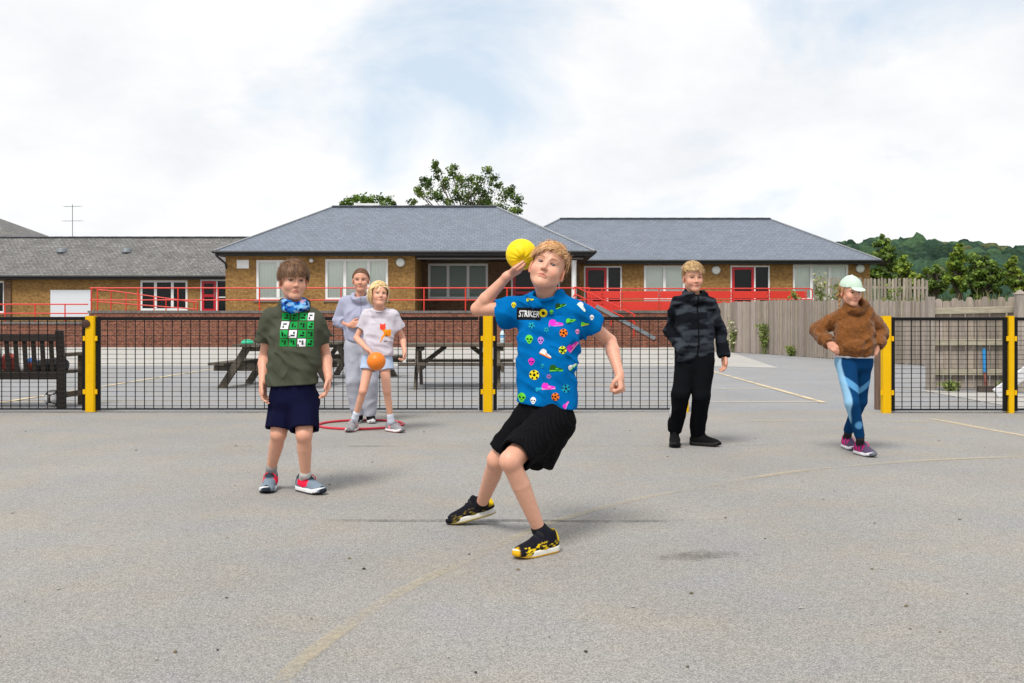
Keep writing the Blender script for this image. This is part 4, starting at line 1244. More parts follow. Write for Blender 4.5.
mb = MB(); xx = px(1020, 14.25); mb.box(xx - .06, xx + .06, 14.19, 14.31, zg(14) - .1, 1.37, col=(1, 1, 1)); mb.add([(xx-.07,14.18,1.37),(xx+.07,14.18,1.37),(xx+.07,14.32,1.37),(xx-.07,14.32,1.37),(xx,14.25,1.44)], [(0,1,4),(1,2,4),(2,3,4),(3,0,4),(3,2,1,0)], (1,1,1))
mb.build('shaft', M_PALE, t)

# ---- black mesh fence with yellow posts
M_BLK = mat('black_steel', (.005, .005, .006), .5, spec=.2, noise=.1, nscale=9)
def worn_build(t, b, mp):
    n = t.nodes.new('ShaderNodeTexNoise'); n.inputs['Scale'].default_value = 17; n.inputs['Detail'].default_value = 9; n.inputs['Roughness'].default_value = .72
    t.links.new(mp.outputs[0], n.inputs['Vector'])
    r = t.nodes.new('ShaderNodeMapRange'); r.inputs[1].default_value = .63; r.inputs[2].default_value = .69; t.links.new(n.outputs[0], r.inputs[0])
    m = t.nodes.new('ShaderNodeMix'); m.data_type = 'RGBA'; m.inputs[6].default_value = (.74, .44, .008, 1); m.inputs[7].default_value = (.20, .12, .05, 1)
    n2 = t.nodes.new('ShaderNodeTexNoise'); n2.inputs['Scale'].default_value = 5; n2.inputs['Detail'].default_value = 6; t.links.new(mp.outputs[0], n2.inputs['Vector'])
    m2 = t.nodes.new('ShaderNodeMix'); m2.data_type = 'RGBA'; m2.inputs[6].default_value = (.66, .37, .003, 1); m2.inputs[7].default_value = (.80, .48, .004, 1)
    t.links.new(n2.outputs[0], m2.inputs[0]); t.links.new(m2.outputs[2], m.inputs[6])
    t.links.new(r.outputs[0], m.inputs[0]); t.links.new(m.outputs[2], b.inputs['Base Color'])
M_YEL = mat('yellow_paint', (.74, .44, .008), .6, spec=.12, bump=.08, bscale=30, build=worn_build)
YF_ = 10.86
def mesh_panel(name, label, cat, x0, x1, Y0, Y1, z0, z1, group, seed=0):
    t = empty(name, ((x0 + x1) / 2, (Y0 + Y1) / 2, 0), label, cat, group)
    yv = lambda x: Y0 + (Y1 - Y0) * (x - x0) / (x1 - x0)
    fr = MB()
    fr.bar((x0 + .0301, yv(x0), z1 - .02), (x1 - .0301, yv(x1), z1 - .018), .04, .036, bev=.004)
    fr.bar((x0, yv(x0), z0), (x0, yv(x0), z1), .04, .040, up=(1, 0, 0), bev=.004); fr.bar((x1, yv(x1), z0), (x1, yv(x1), z1), .04, .040, up=(1, 0, 0), bev=.004)
    fr.bar((x0 + .03, yv(x0), z0 + .015), (x1 - .03, yv(x1), z0 + .015), .02, .016)
    fr.build('frame', M_BLK, t)
    wm = MB(); n = int(round((x1 - x0) / .1005))
    for i in range(1, n):
        x = x0 + (x1 - x0) * i / n; wm.tube([(x, yv(x) - .004, z0 + .02), (x, yv(x) - .004, z1 - .03)], .0050, 6, cap=False)
    m_ = int(round((z1 - z0) / .05))
    for j in range(1, m_):
        z = z0 + (z1 - z0) * j / m_; wm.tube([(x0 + .03, yv(x0) + .004, z), (x1 - .03, yv(x1) + .004, z)], .0028, 6, cap=False)
    wm.build('wire_mesh', M_BLK, t)
    return t
def yellow_post(label, x, Y, w=.104, zt_=1.045, knob=False):
    t = empty('fence_post', (x, Y, 0), label, 'post', 'yellow fence posts')
    mb = MB(); mb.bar((x, Y, -.05), (x, Y, zt_), w, .10, up=(0, 1, 0), bev=.012); mb.build('shaft', M_YEL, t)
    for s in (-1, 1):
        for z in (.80, .22):
            c = MB(); c.box(min(x + s * w / 2, x + s * (w / 2 + .026)), max(x + s * w / 2, x + s * (w / 2 + .026)), Y - .042, Y - .025, z - .026, z + .026); c.build('bracket', M_YEL, t)
    if knob:
        k = MB(); k.lathe((x - w * .36, Y - .052, zt_ - .085), [(.045, 0), (.045, .01), (.02, .016)], 14, axis=(0, -1, 0)); k.build('cap', mat('rust_cap', (.05, .02, .012), .6), t)
    return t
PX = [px(v, YF_) for v in (-106, 91.5, 290, 488, 683.5)]
for x, lab, k in ((PX[1], 'yellow fence post beside the dark wooden bench', True), (PX[2], 'yellow fence post directly behind the boy in the green shirt', False),
                  (PX[3], 'yellow fence post in front of the middle picnic table', False), (PX[4], 'yellow fence post behind the legs of the boy in the camouflage jacket', False)):
    yellow_post(lab, x, YF_, knob=k)
yellow_post('yellow gate post just right of the girl in the brown hoodie', px(886, 10.72), 10.72, .088)
yellow_post('slim yellow post in front of the near timber fence panel', px(1010, 10.72), 10.72, .058)
labs = ['black mesh fence panel in front of the dark bench', 'black mesh fence panel left of the boy in the green shirt', 'black mesh fence panel behind the girl with the orange ball', 'black mesh fence panel between the throwing boy and the boy in camouflage']
for i in range(4):
    mesh_panel('mesh_fence', labs[i], 'fence', PX[i] + .077, PX[i + 1] - .077, YF_, YF_, .015, 1.035, 'black mesh fence panels')
mesh_panel('mesh_fence', 'narrow black mesh panel in front of the near timber fence', 'fence', px(886, 10.72) + .07, px(1010, 10.72) - .055, 10.72, 10.72, .02, 1.03, 'black mesh fence panels')
mesh_panel('mesh_fence', 'black mesh panel cut off by the right edge of the picture', 'fence', px(1010, 10.72) + .055, px(1010, 10.72) + 2.1, 10.72, 10.7, .02, 1.03, 'black mesh fence panels')
t = empty('timber_post', (px(880, 11.15), 11.15, 0), 'brown timber post close behind the yellow gate post', 'post')
mb = MB(); xx = px(880, 11.15); mb.bar((xx, 11.15, -.1), (xx, 11.15, 1.0), .10, .10, up=(0, 1, 0), col=(.55, .42, .36), bev=.008); mb.build('shaft', M_PALE, t)

# ---- things by the timber fence
t = empty('broom', (px(986, 14.35), 14.35, zg(14.3)), 'broom with a bright blue upper handle leaning on the near timber fence', 'broom')
mb = MB(); mb.tube([(px(985.8, 14.45), 14.5, pz(349, 14.4)), (px(986, 14.42), 14.45, pz(372.5, 14.4))], .028, 10); mb.build('grip', mat('blue_plastic', (.02, .22, .52), .4), t)
mb = MB(); mb.tube([(px(986, 14.42), 14.45, pz(372.5, 14.4)), (px(986.6, 14.3), 14.3, pz(388.5, 14.35))], .02, 8); mb.build('handle', mat('red_brown_handle', (.22, .06, .04), .6), t)
mb = MB(); xx = px(986.8, 14.28); mb.box(xx - .13, xx + .13, 14.24, 14.31, zg(14) - .0, zg(14) + .08); mb.build('head', mat('broom_bristle', (.09, .07, .06), .9, noise=.3, nscale=40), t)
pk = MB(); pk.bar((px(996, 12.9), 12.9, pz(394, 12.9)), (px(1042, 12.95), 12.95, pz(360, 12.95)), .04, .14, col=(1, 1, 1), bev=.006)
tag(pk.build('plank', mat('white_plank', (.6, .6, .62), .6, noise=.25, nscale=12)), 'white plank slanting up from the ground past the slim yellow post', 'plank')
tuft('weed', 'green weed at the foot of the near timber fence panel', (px(953, 14.35), 14.35, zg(14.4)), .16, 9, WG, 71, .2, .05)
tuft('weed', 'small weed under the white plank by the near fence', (px(1004, 14.1), 14.1, zg(14.1)), .16, 8, WG, 72, .15, .05)

# ---- picnic tables
def picnic_table(label):
    t = empty('picnic_table', (0, 0, 0), label, 'picnic table', 'wooden picnic tables in the yard')
    rr = random.Random(77); hl = .84
    tp = MB()
    for i in range(6):
        y = -.36 + .144 * i; g_ = rr.uniform(.8, 1.25); tp.bar((-hl, y, .655), (hl, y, .655), .128, .04, col=(g_, g_, g_ * .97), bev=.006)
    tp.build('tabletop', M_TABLE, t)
    for s in (-1, 1):
        for k in (0, 1):
            st_ = MB(); g_ = rr.uniform(.8, 1.2); st_.bar((-hl - .02, s * (.60 + k * .13), .38), (hl + .02, s * (.60 + k * .13), .38), .118, .04, col=(g_, g_, g_), bev=.006); st_.build('seat', M_TABLE, t)
    for x in (-.62, .62):
        for s in (-1, 1):
            l = MB(); l.bar((x, s * .68, -.02), (x, s * .26, .632), .05, .11, up=(0, s, .6), col=(.9, .9, .88), bev=.006); l.build('leg', M_TABLE, t)
        b = MB(); b.bar((x + .052, -.80, .315), (x + .052, .80, .315), .045, .10, col=(.85, .85, .82), bev=.005); b.build('bearer', M_TABLE, t)
        b = MB(); b.bar((x + .052, -.36, .60), (x + .052, .36, .60), .045, .07, col=(.85, .85, .82)); b.build('batten', M_TABLE, t)
        b = MB(); s = 1 if x > 0 else -1
        b.bar((x - s * .03, 0, .33), (x - s * .42, 0, .63), .07, .05, up=(0, 1, 0), col=(.7, .7, .68)); b.build('brace', M_TABLE, t)
    return t
pt = picnic_table('weathered picnic table with a water bottle, behind the middle yellow post')
pt.location = (px(458.5, 15.5), 15.5, zg(15.5)); pt.rotation_euler = (0, 0, rad(1.5))
copy_tree(pt, (px(277, 15.7), 15.7, zg(15.7)), rad(86), 'picnic table seen end on, partly hidden behind the boy in the green shirt')
copy_tree(pt, (px(346, 18.5), 18.5, zg(18.5)), rad(64), 'picnic table turned at an angle behind the tall girl in grey')
# bottle, dome
xb_, yb_, zb_ = px(502.5, 15.55), 15.55, zg(15.55) + .677
t = empty('water_bottle', (xb_, yb_, zb_), 'clear water bottle with a blue cap standing on the picnic table', 'bottle')
m_ = MB(); m_.lathe((xb_, yb_, zb_), [(.034, 0), (.038, .008), (.038, .06), (.035, .07), (.038, .08), (.038, .14), (.03, .175), (.015, .2), (.014, .212)], 18)
m_.build('flask', mat('bottle_plastic', (.62, .74, .80), .12, spec=.6), t, smooth=True)
m_ = MB(); m_.lathe((xb_, yb_, zb_ + .212), [(.019, 0), (.019, .024), (.016, .028)], 14); m_.build('cap', mat('blue_cap', (.01, .05, .22), .4), t)
m_ = MB(); m_.lathe((xb_, yb_, zb_ + .085), [(.0388, 0), (.0388, .045)], 18); m_.build('wrapper', mat('bottle_label', (.16, .38, .62), .5), t)
m_ = MB(); xx = px(247.5, 15.3); zz_ = zg(15.7) + .677
m_.lathe((xx, 15.3, zz_), [(.10, 0), (.098, .012), (.088, .035), (.065, .056), (.03, .066), (.012, .067)], 22)
tag(m_.build('sports_marker', mat('green_plastic', (.02, .42, .22), .45), smooth=True), 'bright green plastic marker dome lying on the picnic table', 'marker')

# ---- dark bench seen from behind, with things on it
bn = empty('bench', (-5.9, 11.7, 0), 'dark stained wooden bench seen from behind the fence', 'bench')
bx1, bx0 = -5.135, -6.75; yb0 = 11.32
for x in (bx1, bx0):
    m_ = MB(); m_.bar((x, yb0 + .04, -.02), (x, yb0 + .03, .45), .075, .075, up=(0, 1, 0), col=(1, 1, 1), bev=.005); m_.bar((x, yb0 + .03, .45), (x, yb0 - .03, .88), .075, .07, up=(0, 1, 0), col=(1, 1, 1), bev=.005); m_.build('leg', M_DARKW, bn)
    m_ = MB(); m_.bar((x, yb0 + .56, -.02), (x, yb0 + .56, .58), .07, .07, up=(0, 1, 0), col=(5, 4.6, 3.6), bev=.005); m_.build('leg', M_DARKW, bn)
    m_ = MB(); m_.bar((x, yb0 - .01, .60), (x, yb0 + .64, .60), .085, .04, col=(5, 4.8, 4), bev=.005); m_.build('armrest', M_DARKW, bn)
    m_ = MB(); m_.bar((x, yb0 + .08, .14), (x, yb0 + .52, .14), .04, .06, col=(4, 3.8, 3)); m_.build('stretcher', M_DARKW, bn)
m_ = MB(); m_.bar((bx0, yb0 - .02, .80), (bx1, yb0 - .02, .80), .045, .085, col=(1, 1, 1), bev=.005); m_.build('top_rail', M_DARKW, bn)
m_ = MB(); m_.bar((bx0, yb0 + .03, .365), (bx1, yb0 + .03, .365), .045, .085, col=(1, 1, 1), bev=.005); m_.build('seat_rail', M_DARKW, bn)
nsl = 16
sl = MB()
for i in range(1, nsl):
    x = bx0 + (bx1 - bx0) * i / nsl; sl.bar((x, yb0 + .028, .40), (x, yb0 - .014, .77), .048, .018, up=(0, 1, 0), col=(1, 1, 1))
sl.build('back_slats', M_DARKW, bn)
for k in range(4):
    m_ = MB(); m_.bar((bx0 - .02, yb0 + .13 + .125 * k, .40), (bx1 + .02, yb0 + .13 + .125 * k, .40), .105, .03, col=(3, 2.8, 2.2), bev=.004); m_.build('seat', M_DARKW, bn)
M_ATTR = mat('painted_attr', rough=.5, attr=True)
def football(name, label, c, r, fn, cat='ball'):
    m_ = MB(); m_.sphere(c, r, 48, 28, colfn=fn); return tag(m_.build(name, M_ATTR, smooth=True), label, cat)
_ph = (1 + 5 ** .5) / 2
ICO = [Vector(v).normalized() for v in [(0, a, b * _ph) for a in (1, -1) for b in (1, -1)] + [(a, b * _ph, 0) for a in (1, -1) for b in (1, -1)] + [(b * _ph, 0, a) for a in (1, -1) for b in (1, -1)]]
def panel_lines(base, line, w=.10):
    def fn(d):
        s = sorted((d.dot(v) for v in ICO), reverse=True)
        return line if s[0] - s[1] < w else base
    return fn
football('football', 'white football with thin dark lines under the bench', (-5.30, 11.5, .098), .098, panel_lines((.62, .62, .63), (.03, .015, .015)))
football('sports_ball', 'small red and blue ball on the bench seat', (-5.57, 11.55, .415 + .075), .075, lambda d: (.02, .14, .45) if d.z > .25 else (.62, .10, .04))

# ================================================================== PEOPLE
M_SKIN = mat('skin', rough=.48, spec=.42, attr=True, sss=.05, noise=.09, nscale=55, bump=.06, bscale=220)
M_CLOTH = mat('cloth', rough=.95, spec=.06, attr=True, noise=.06, nscale=120, bump=.2, bscale=420)
M_FLEECE = mat('fleece', rough=1.0, spec=.03, attr=True, noise=.16, nscale=120, bump=.45, bscale=240, sheen=.2)
M_HAIR = mat('hair', rough=.48, spec=.35, attr=True)
M_SHOE = mat('shoe_fabric', rough=.85, spec=.10, attr=True, noise=.12, nscale=160, bump=.25, bscale=260)
M_RUBBER = mat('shoe_rubber', rough=.6, spec=.3, attr=True, noise=.08, nscale=60)
M_EYE = mat('eye', rough=.12, spec=.5, attr=True)
SKIN = np.array(lin(214, 163, 138), F4)

def unit(v):
    v = np.array(v, np.float64); return v / np.linalg.norm(v)
def capcone(a, b, r1, r2):
    """cone with a round start and a flat end at b"""
    a = V3(a); b = V3(b); ba = b - a; L = float(np.linalg.norm(ba)); n = ba / L
    def fn(p):
        q = p - a; t = q @ n / L; tc = np.clip(t, 0, 1)
        return np.maximum(np.linalg.norm(q - np.clip(t, 0, 1.2)[:, None] * ba, axis=1) - (r1 + (r2 - r1) * tc), (t - 1) * L)
    return P(fn, (a + b) / 2, L / 2 + max(r1, r2))
def torus(c, ax, R, r, sq=1.0):
    c = V3(c); ax = V3(unit(ax))
    def fn(p):
        q = p - c; h = q @ ax; rd = np.linalg.norm(q - h[:, None] * ax, axis=1) - R
        return np.sqrt(rd ** 2 + (h / sq) ** 2) - r
    return P(fn, c, R + r * max(1, sq))

def head_frame(eyes, yaw, pitch, roll, s):
    """local axes: x to image right, y out of the face, z up; eyes = point between the eyes on the face"""
    y_, p_, r_ = rad(yaw), rad(pitch), rad(roll)
    f = Vector((math.sin(y_) * math.cos(p_), -math.cos(y_) * math.cos(p_), math.sin(p_)))
    x = Vector((math.cos(y_), math.sin(y_), 0)); u = f.cross(x) * -1
    if u.z < 0: u = -u
    x2 = x * math.cos(r_) - u * math.sin(r_); u2 = u * math.cos(r_) + x * math.sin(r_)
    M = np.array([x2, f, u2], np.float64)
    O = np.array(eyes, np.float64) - M[1] * .074 * s - M[2] * .004 * s
    return O, M
CR_C = np.array([0, -.010, .030]); CR_R = np.array([.0735, .092, .0865])

def head_ops(O, M, s, squint=1.0, mouth=0.0, face_w=1.0):
    g = lambda v: O + (np.array(v, np.float64) * s) @ M
    Mr = M
    o = []
    o.append(('u', ell(g(CR_C), CR_R * s, Mr), .0))
    o.append(('u', ell(g((0, .016, -.034)), np.array([.0565 * face_w, .066, .073]) * s, Mr), .02 * s))
    for k in (-1, 1):
        o.append(('u', cone(g((k * .047 * face_w, -.006, -.045)), g((k * .016, .054, -.088)), .015 * s, .015 * s), .02 * s))
        o.append(('u', ball(g((k * .034 * face_w, .052, -.030)), .024 * s), .025 * s))
    o.append(('u', ball(g((0, .063, -.088)), .0175 * s), .025 * s))
    for k in (-1, 1):                                   # brows
        o.append(('u', cone(g((k * .016, .077, .021)), g((k * .045, .066, .022)), .007 * s, .006 * s), .014 * s))
    for k in (-1, 1):                                   # sockets, lids, openings
        o.append(('s', ball(g((k * .031, .0905, .003)), .0165 * s), .014 * s))
        o.append(('u', ball(g((k * .031, .0575, .003)), .0140 * s), .005 * s))
    o.append(('u', cone(g((0, .076, .008)), g((0, .0935, -.024)), .0065 * s, .0085 * s), .012 * s))
    o.append(('u', ball(g((0, .0945, -.0265)), .0095 * s), .006 * s))
    for k in (-1, 1):
        o.append(('u', ball(g((k * .0105, .086, -.0295)), .0068 * s), .006 * s))
        o.append(('s', ball(g((k * .0062, .0915, -.0365)), .0030 * s), .003 * s))
    zm = -.0575
    for k in (-1, 1):
        o.append(('u', cone(g((k * .020, .0755, zm + .001 + mouth)), g((k * .003, .0825, zm + .0045)), .0035 * s, .0052 * s), .006 * s))
    o.append(('u', cone(g((-.012, .0790, zm - .006)), g((.012, .0790, zm - .006)), .0055 * s, .0055 * s), .006 * s))
    for k in (-1, 1):
        o.append(('s', cone(g((k * .022, .0785, zm + .5 * mouth)), g((0, .0885, zm)), .0012 * s, .0018 * s), .003 * s))
    for k in (-1, 1):
        a, b = (k * .5, 0.28, 0), (0, 0, 1)
        ax = unit((k * 1, -.45, .0)); ay = unit((k * .45, 1, 0)); az = np.array([0, 0, 1.])
        Ml = np.array([ax, ay, az]) @ M
        c = (k * .0755, -.010, -.012)
        o.append(('u', ell(g(c), np.array([.0080, .0185, .0295]) * s, Ml), .006 * s))
        o.append(('s', ell(g((c[0] + k * .007, c[1] + .004, c[2] + .004)), np.array([.0062, .011, .018]) * s, Ml), .004 * s))
        o.append(('u', ell(g((c[0] + k * .001, c[1] + .004, c[2] - .024)), np.array([.006, .008, .008]) * s, Ml), .004 * s))
    for k in (-1, 1):
        o.append(('s', ell(g((k * .031, .0735, .0025)), np.array([.0140, .010, .0062 * squint]) * s, Mr), .0015 * s))
    return o

def smooth01(x): x = np.clip(x, 0, 1); return x * x * (3 - 2 * x)
def head_color(V, C, O, M, s, brow, scalp, hairmask, squint=1.0, mouth=0.0, pale=0.0):
    q = ((V - O) @ M.T) / s
    x, y, z = q[:, 0], q[:, 1], q[:, 2]; ax = np.abs(x)
    def mixc(mask, col):
        C[:] = C + mask[:, None] * (np.array(col, F4) - C)
    inside = (np.linalg.norm(q, axis=1) < .16)
    m = inside * np.exp(-(((ax - .042) / .018) ** 2 + ((z + .036) / .018) ** 2)) * (y > .0)
    mixc(m * .34, np.array(lin(222, 138, 118)))
    m = inside * np.exp(-((x / .012) ** 2 + ((z + .028) / .012) ** 2)) * (y > .07); mixc(m * .35, lin(218, 140, 118))
    m = inside * smooth01((ax - .070) / .01) * (np.abs(z + .012) < .04); mixc(m * .4, lin(220, 134, 112))
    zl = z + .0575 - mouth * np.clip(ax / .02, 0, 1)
    m = inside * (y > .04) * (1 - smooth01((np.sqrt((x / .0215) ** 2 + ((zl + .0008) / .0098) ** 2) - .75) / .3)); mixc(m * .62, lin(196, 98, 92))
    m = inside * (y > .04) * (ax < .021) * np.exp(-(zl / .0016) ** 2); mixc(m * .75, lin(96, 40, 38))
    zb = .0225 + .0045 * (1 - ((ax - .032) / .018) ** 2)
    m = inside * (y > .03) * np.exp(-((z - zb) / .0042) ** 4) * smooth01((ax - .011) / .005) * smooth01((.053 - ax) / .008); mixc(m * .88, brow)
    for k in (-1, 1):
        ex = (x - k * .031) / .0142; top = .0025 + .0064 * squint * np.sqrt(np.clip(1 - ex ** 2, 0, 1))
        m = inside * (y > .04) * (np.abs(ex) < 1.05) * np.exp(-((z - top - .0010) / .0024) ** 2); mixc(m * .92, lin(48, 30, 24))
        bot = .0025 - .0064 * squint * np.sqrt(np.clip(1 - ex ** 2, 0, 1))
        m = inside * (y > .04) * (np.abs(ex) < 1.0) * np.exp(-((z - bot) / .0016) ** 2); mixc(m * .35, lin(120, 70, 62))
        m = inside * (y > .04) * np.exp(-((ex / 1.1) ** 2 + ((z + .006) / .005) ** 2)); mixc(m * .28, lin(150, 96, 88))  # socket shade below the eyes, painted into the skin colour
    for k in (-1, 1):
        m = inside * np.exp(-(((x - k * .0062) / .0030) ** 2 + ((z + .0365) / .0026) ** 2)) * (y > .075); mixc(m * .85, lin(84, 36, 30))
    d = (q - CR_C) / CR_R; d = d / (np.linalg.norm(d, axis=1)[:, None] + 1e-9)
    m = inside * hairmask(d) * (np.abs(np.linalg.norm((q - CR_C) / CR_R, axis=1) - 1) < .22); mixc(m, scalp)

def hairline(front=.58, side=.02, back=-.62, temple=.42):
    """soft mask over directions from the cranium centre"""
    def fn(d):
        x, y, z = d[:, 0], d[:, 1], d[:, 2]
        fwd = y / np.sqrt(x * x + y * y + 1e-9)
        line = np.where(fwd > .45, front - (1 - fwd) * .25, np.where(fwd > -.12, side + (front - .14 - side) * smooth01((fwd + .12) / .57), back + (side - back) * smooth01((fwd + .75) / .63)))
        return smooth01((z - line) / .06 + .5)
    return fn

def strands(O, M, s, n, mask, cols, seed, length=.05, width=.005, lift=.010, crown=(0.12, -.55, .83), grav=.35, K=6, flow=None, jitter=.35, lenfn=None, off0=.002, collide=True, pick=None, tip=.15):
    r = np.random.default_rng(seed)
    d = r.normal(size=(n * 5, 3)); d /= np.linalg.norm(d, axis=1)[:, None]
    mk = mask(d) > r.random(len(d)) * .9 + .05
    if pick is not None: mk &= pick(d)
    d = d[mk][:n]; n = len(d)
    p = CR_C + (CR_R + off0) * d
    crn = unit(crown); L = length * (.65 + .5 * r.random(n))
    L = L * (1 + .40 * vnoise(d * 5.5 + seed * 1.7))
    if lenfn is not None: L = L * lenfn(d)
    nse = r.normal(size=(n, 3)) * jitter
    pts = [p.copy()]; nrm = []
    dirs = []
    for k in range(K):
        nn = (p - CR_C) / CR_R ** 2; nn /= np.linalg.norm(nn, axis=1)[:, None]
        dd = (p - CR_C) / CR_R; dd /= np.linalg.norm(dd, axis=1)[:, None]
        fl = dd - crn if flow is None else flow(dd, p)
        fl = fl / (np.linalg.norm(fl, axis=1)[:, None] + 1e-6)
        v = fl + nse * (1 - .5 * k / K); v[:, 2] -= grav * (k + 1) / K
        on = np.einsum('ij,ij->i', v, nn)
        v = v - nn * np.where(on < 0, on, on * .8)[:, None]
        v[:, 2] -= .001; v /= np.linalg.norm(v, axis=1)[:, None] + 1e-6
        p = p + v * (L / K)[:, None]
        if collide:
            t = math.sin(math.pi * min(1, (k + 1) / K * .75)) if lift > 0 else 0
            rr = CR_R + off0 + lift * t
            e = np.linalg.norm((p - CR_C) / rr, axis=1); ins = e < 1
            p[ins] = CR_C + (p[ins] - CR_C) / e[ins][:, None]
        pts.append(p.copy()); nrm.append(nn)
    nrm.append(nrm[-1])
    w = width * (.6 + .8 * r.random(n)); V = np.zeros((n, K + 1, 3, 3))
    for k in range(K + 1):
        dirn = pts[min(k + 1, K)] - pts[max(k - 1, 0)]; dirn /= np.linalg.norm(dirn, axis=1)[:, None] + 1e-9
        sd = np.cross(dirn, nrm[k]); sd /= np.linalg.norm(sd, axis=1)[:, None] + 1e-9
        f = (1 - (1 - tip) * (k / K) ** 1.5) * .5
        V[:, k, 0] = pts[k] - sd * (w * f)[:, None]; V[:, k, 2] = pts[k] + sd * (w * f)[:, None]
        V[:, k, 1] = pts[k] + nrm[k] * (w * f * .7)[:, None]
    Vw = O + (V.reshape(-1, 3) * s) @ M
    idx = np.arange(n * (K + 1) * 3).reshape(n, K + 1, 3)
    Q = np.concatenate([np.stack([idx[:, :-1, j], idx[:, :-1, j + 1], idx[:, 1:, j + 1], idx[:, 1:, j]], -1).reshape(-1, 4) for j in (0, 1)])
    cs = np.array(cols, F4); c = cs[r.integers(len(cs), size=n)] * (.60 + .80 * r.random((n, 1))) * (1 + .40 * vnoise(d * 7 + seed))[:, None]
    return Vw, Q, np.repeat(c, (K + 1) * 3, axis=0)
def join_parts(parts):
    V = []; Q = []; C = []; o = 0
    for v, q, c in parts:
        V.append(v); Q.append(q + o); C.append(c); o += len(v)
    return np.concatenate(V), np.concatenate(Q), np.concatenate(C)

def hand_ops(wr, d, n, s, curl=(20, 25, 15), side=1, thumb_curl=0.0, thumb_pts=None, spread=.0, curls=None):
    """d: along the hand, n: where the palm faces; side flips which edge carries the thumb"""
    d = unit(d); n = np.array(n, np.float64); n = unit(n - d * (n @ d)); u = np.cross(d, n) * side
    wr = np.array(wr, np.float64)
    g = lambda a, b, c: wr + (d * a + u * b + n * c) * s
    M = np.array([d, u, n])
    o = [('u', cone(g(-.012, 0, 0), g(.02, 0, 0), .0205 * s, .021 * s), .012 * s),
         ('u', rbox(g(.045, 0, .0), np.array([.036, .036, .0135]) * s, .012 * s, M), .012 * s)]
    base = [(.078, .0275), (.083, .0095), (.080, -.009), (.072, -.0265)]
    lens = [(.034, .022, .018), (.037, .025, .019), (.034, .023, .018), (.027, .018, .016)]
    for i in range(4):
        a = g(base[i][0], base[i][1], 0); ang = 0; rr = [.0092, .0083, .0075, .0062]
        cu = curls[i] if curls else curl
        prev = g(base[i][0] - .022, base[i][1] * .95, 0)
        o.append(('u', cone(prev, a, .0095 * s, .0094 * s), .006 * s))
        sp = spread * (1.5 - i)
        for k in range(3):
            ang += rad(cu[k] + (3 * i if k == 0 else 0))
            dr = d * math.cos(ang) + n * math.sin(ang) + u * sp
            dr = dr / np.linalg.norm(dr)
            b = a + dr * lens[i][k] * s
            o.append(('u', cone(a, b, rr[k] * s, rr[k + 1] * s), .0012 * s)); a = b
    if thumb_pts is None:
        a = g(.018, .024, .004); t1 = unit(d * .75 + u * .62 + n * (.35 + .3 * thumb_curl)); b = a + t1 * .036 * s
        t2 = unit(d * .95 + u * (.25 - .5 * thumb_curl) + n * (.25 + .5 * thumb_curl)); c = b + t2 * .028 * s
        e = c + unit(d * 1 + u * (.05 - .6 * thumb_curl) + n * (.2 + .3 * thumb_curl)) * .022 * s
        tp = [a, b, c, e]
    else: tp = [g(.018, .022, .004)] + [np.array(p, np.float64) for p in thumb_pts]
    rr = [.0135, .0108, .0096, .0075]
    for k in range(len(tp) - 1):
        o.append(('u', cone(tp[k], tp[k + 1], rr[k] * s, rr[k + 1] * s), .008 * s if k == 0 else .002 * s))
    return o

def lerp(a, b, t): return np.array(a, np.float64) * (1 - t) + np.array(b, np.float64) * t

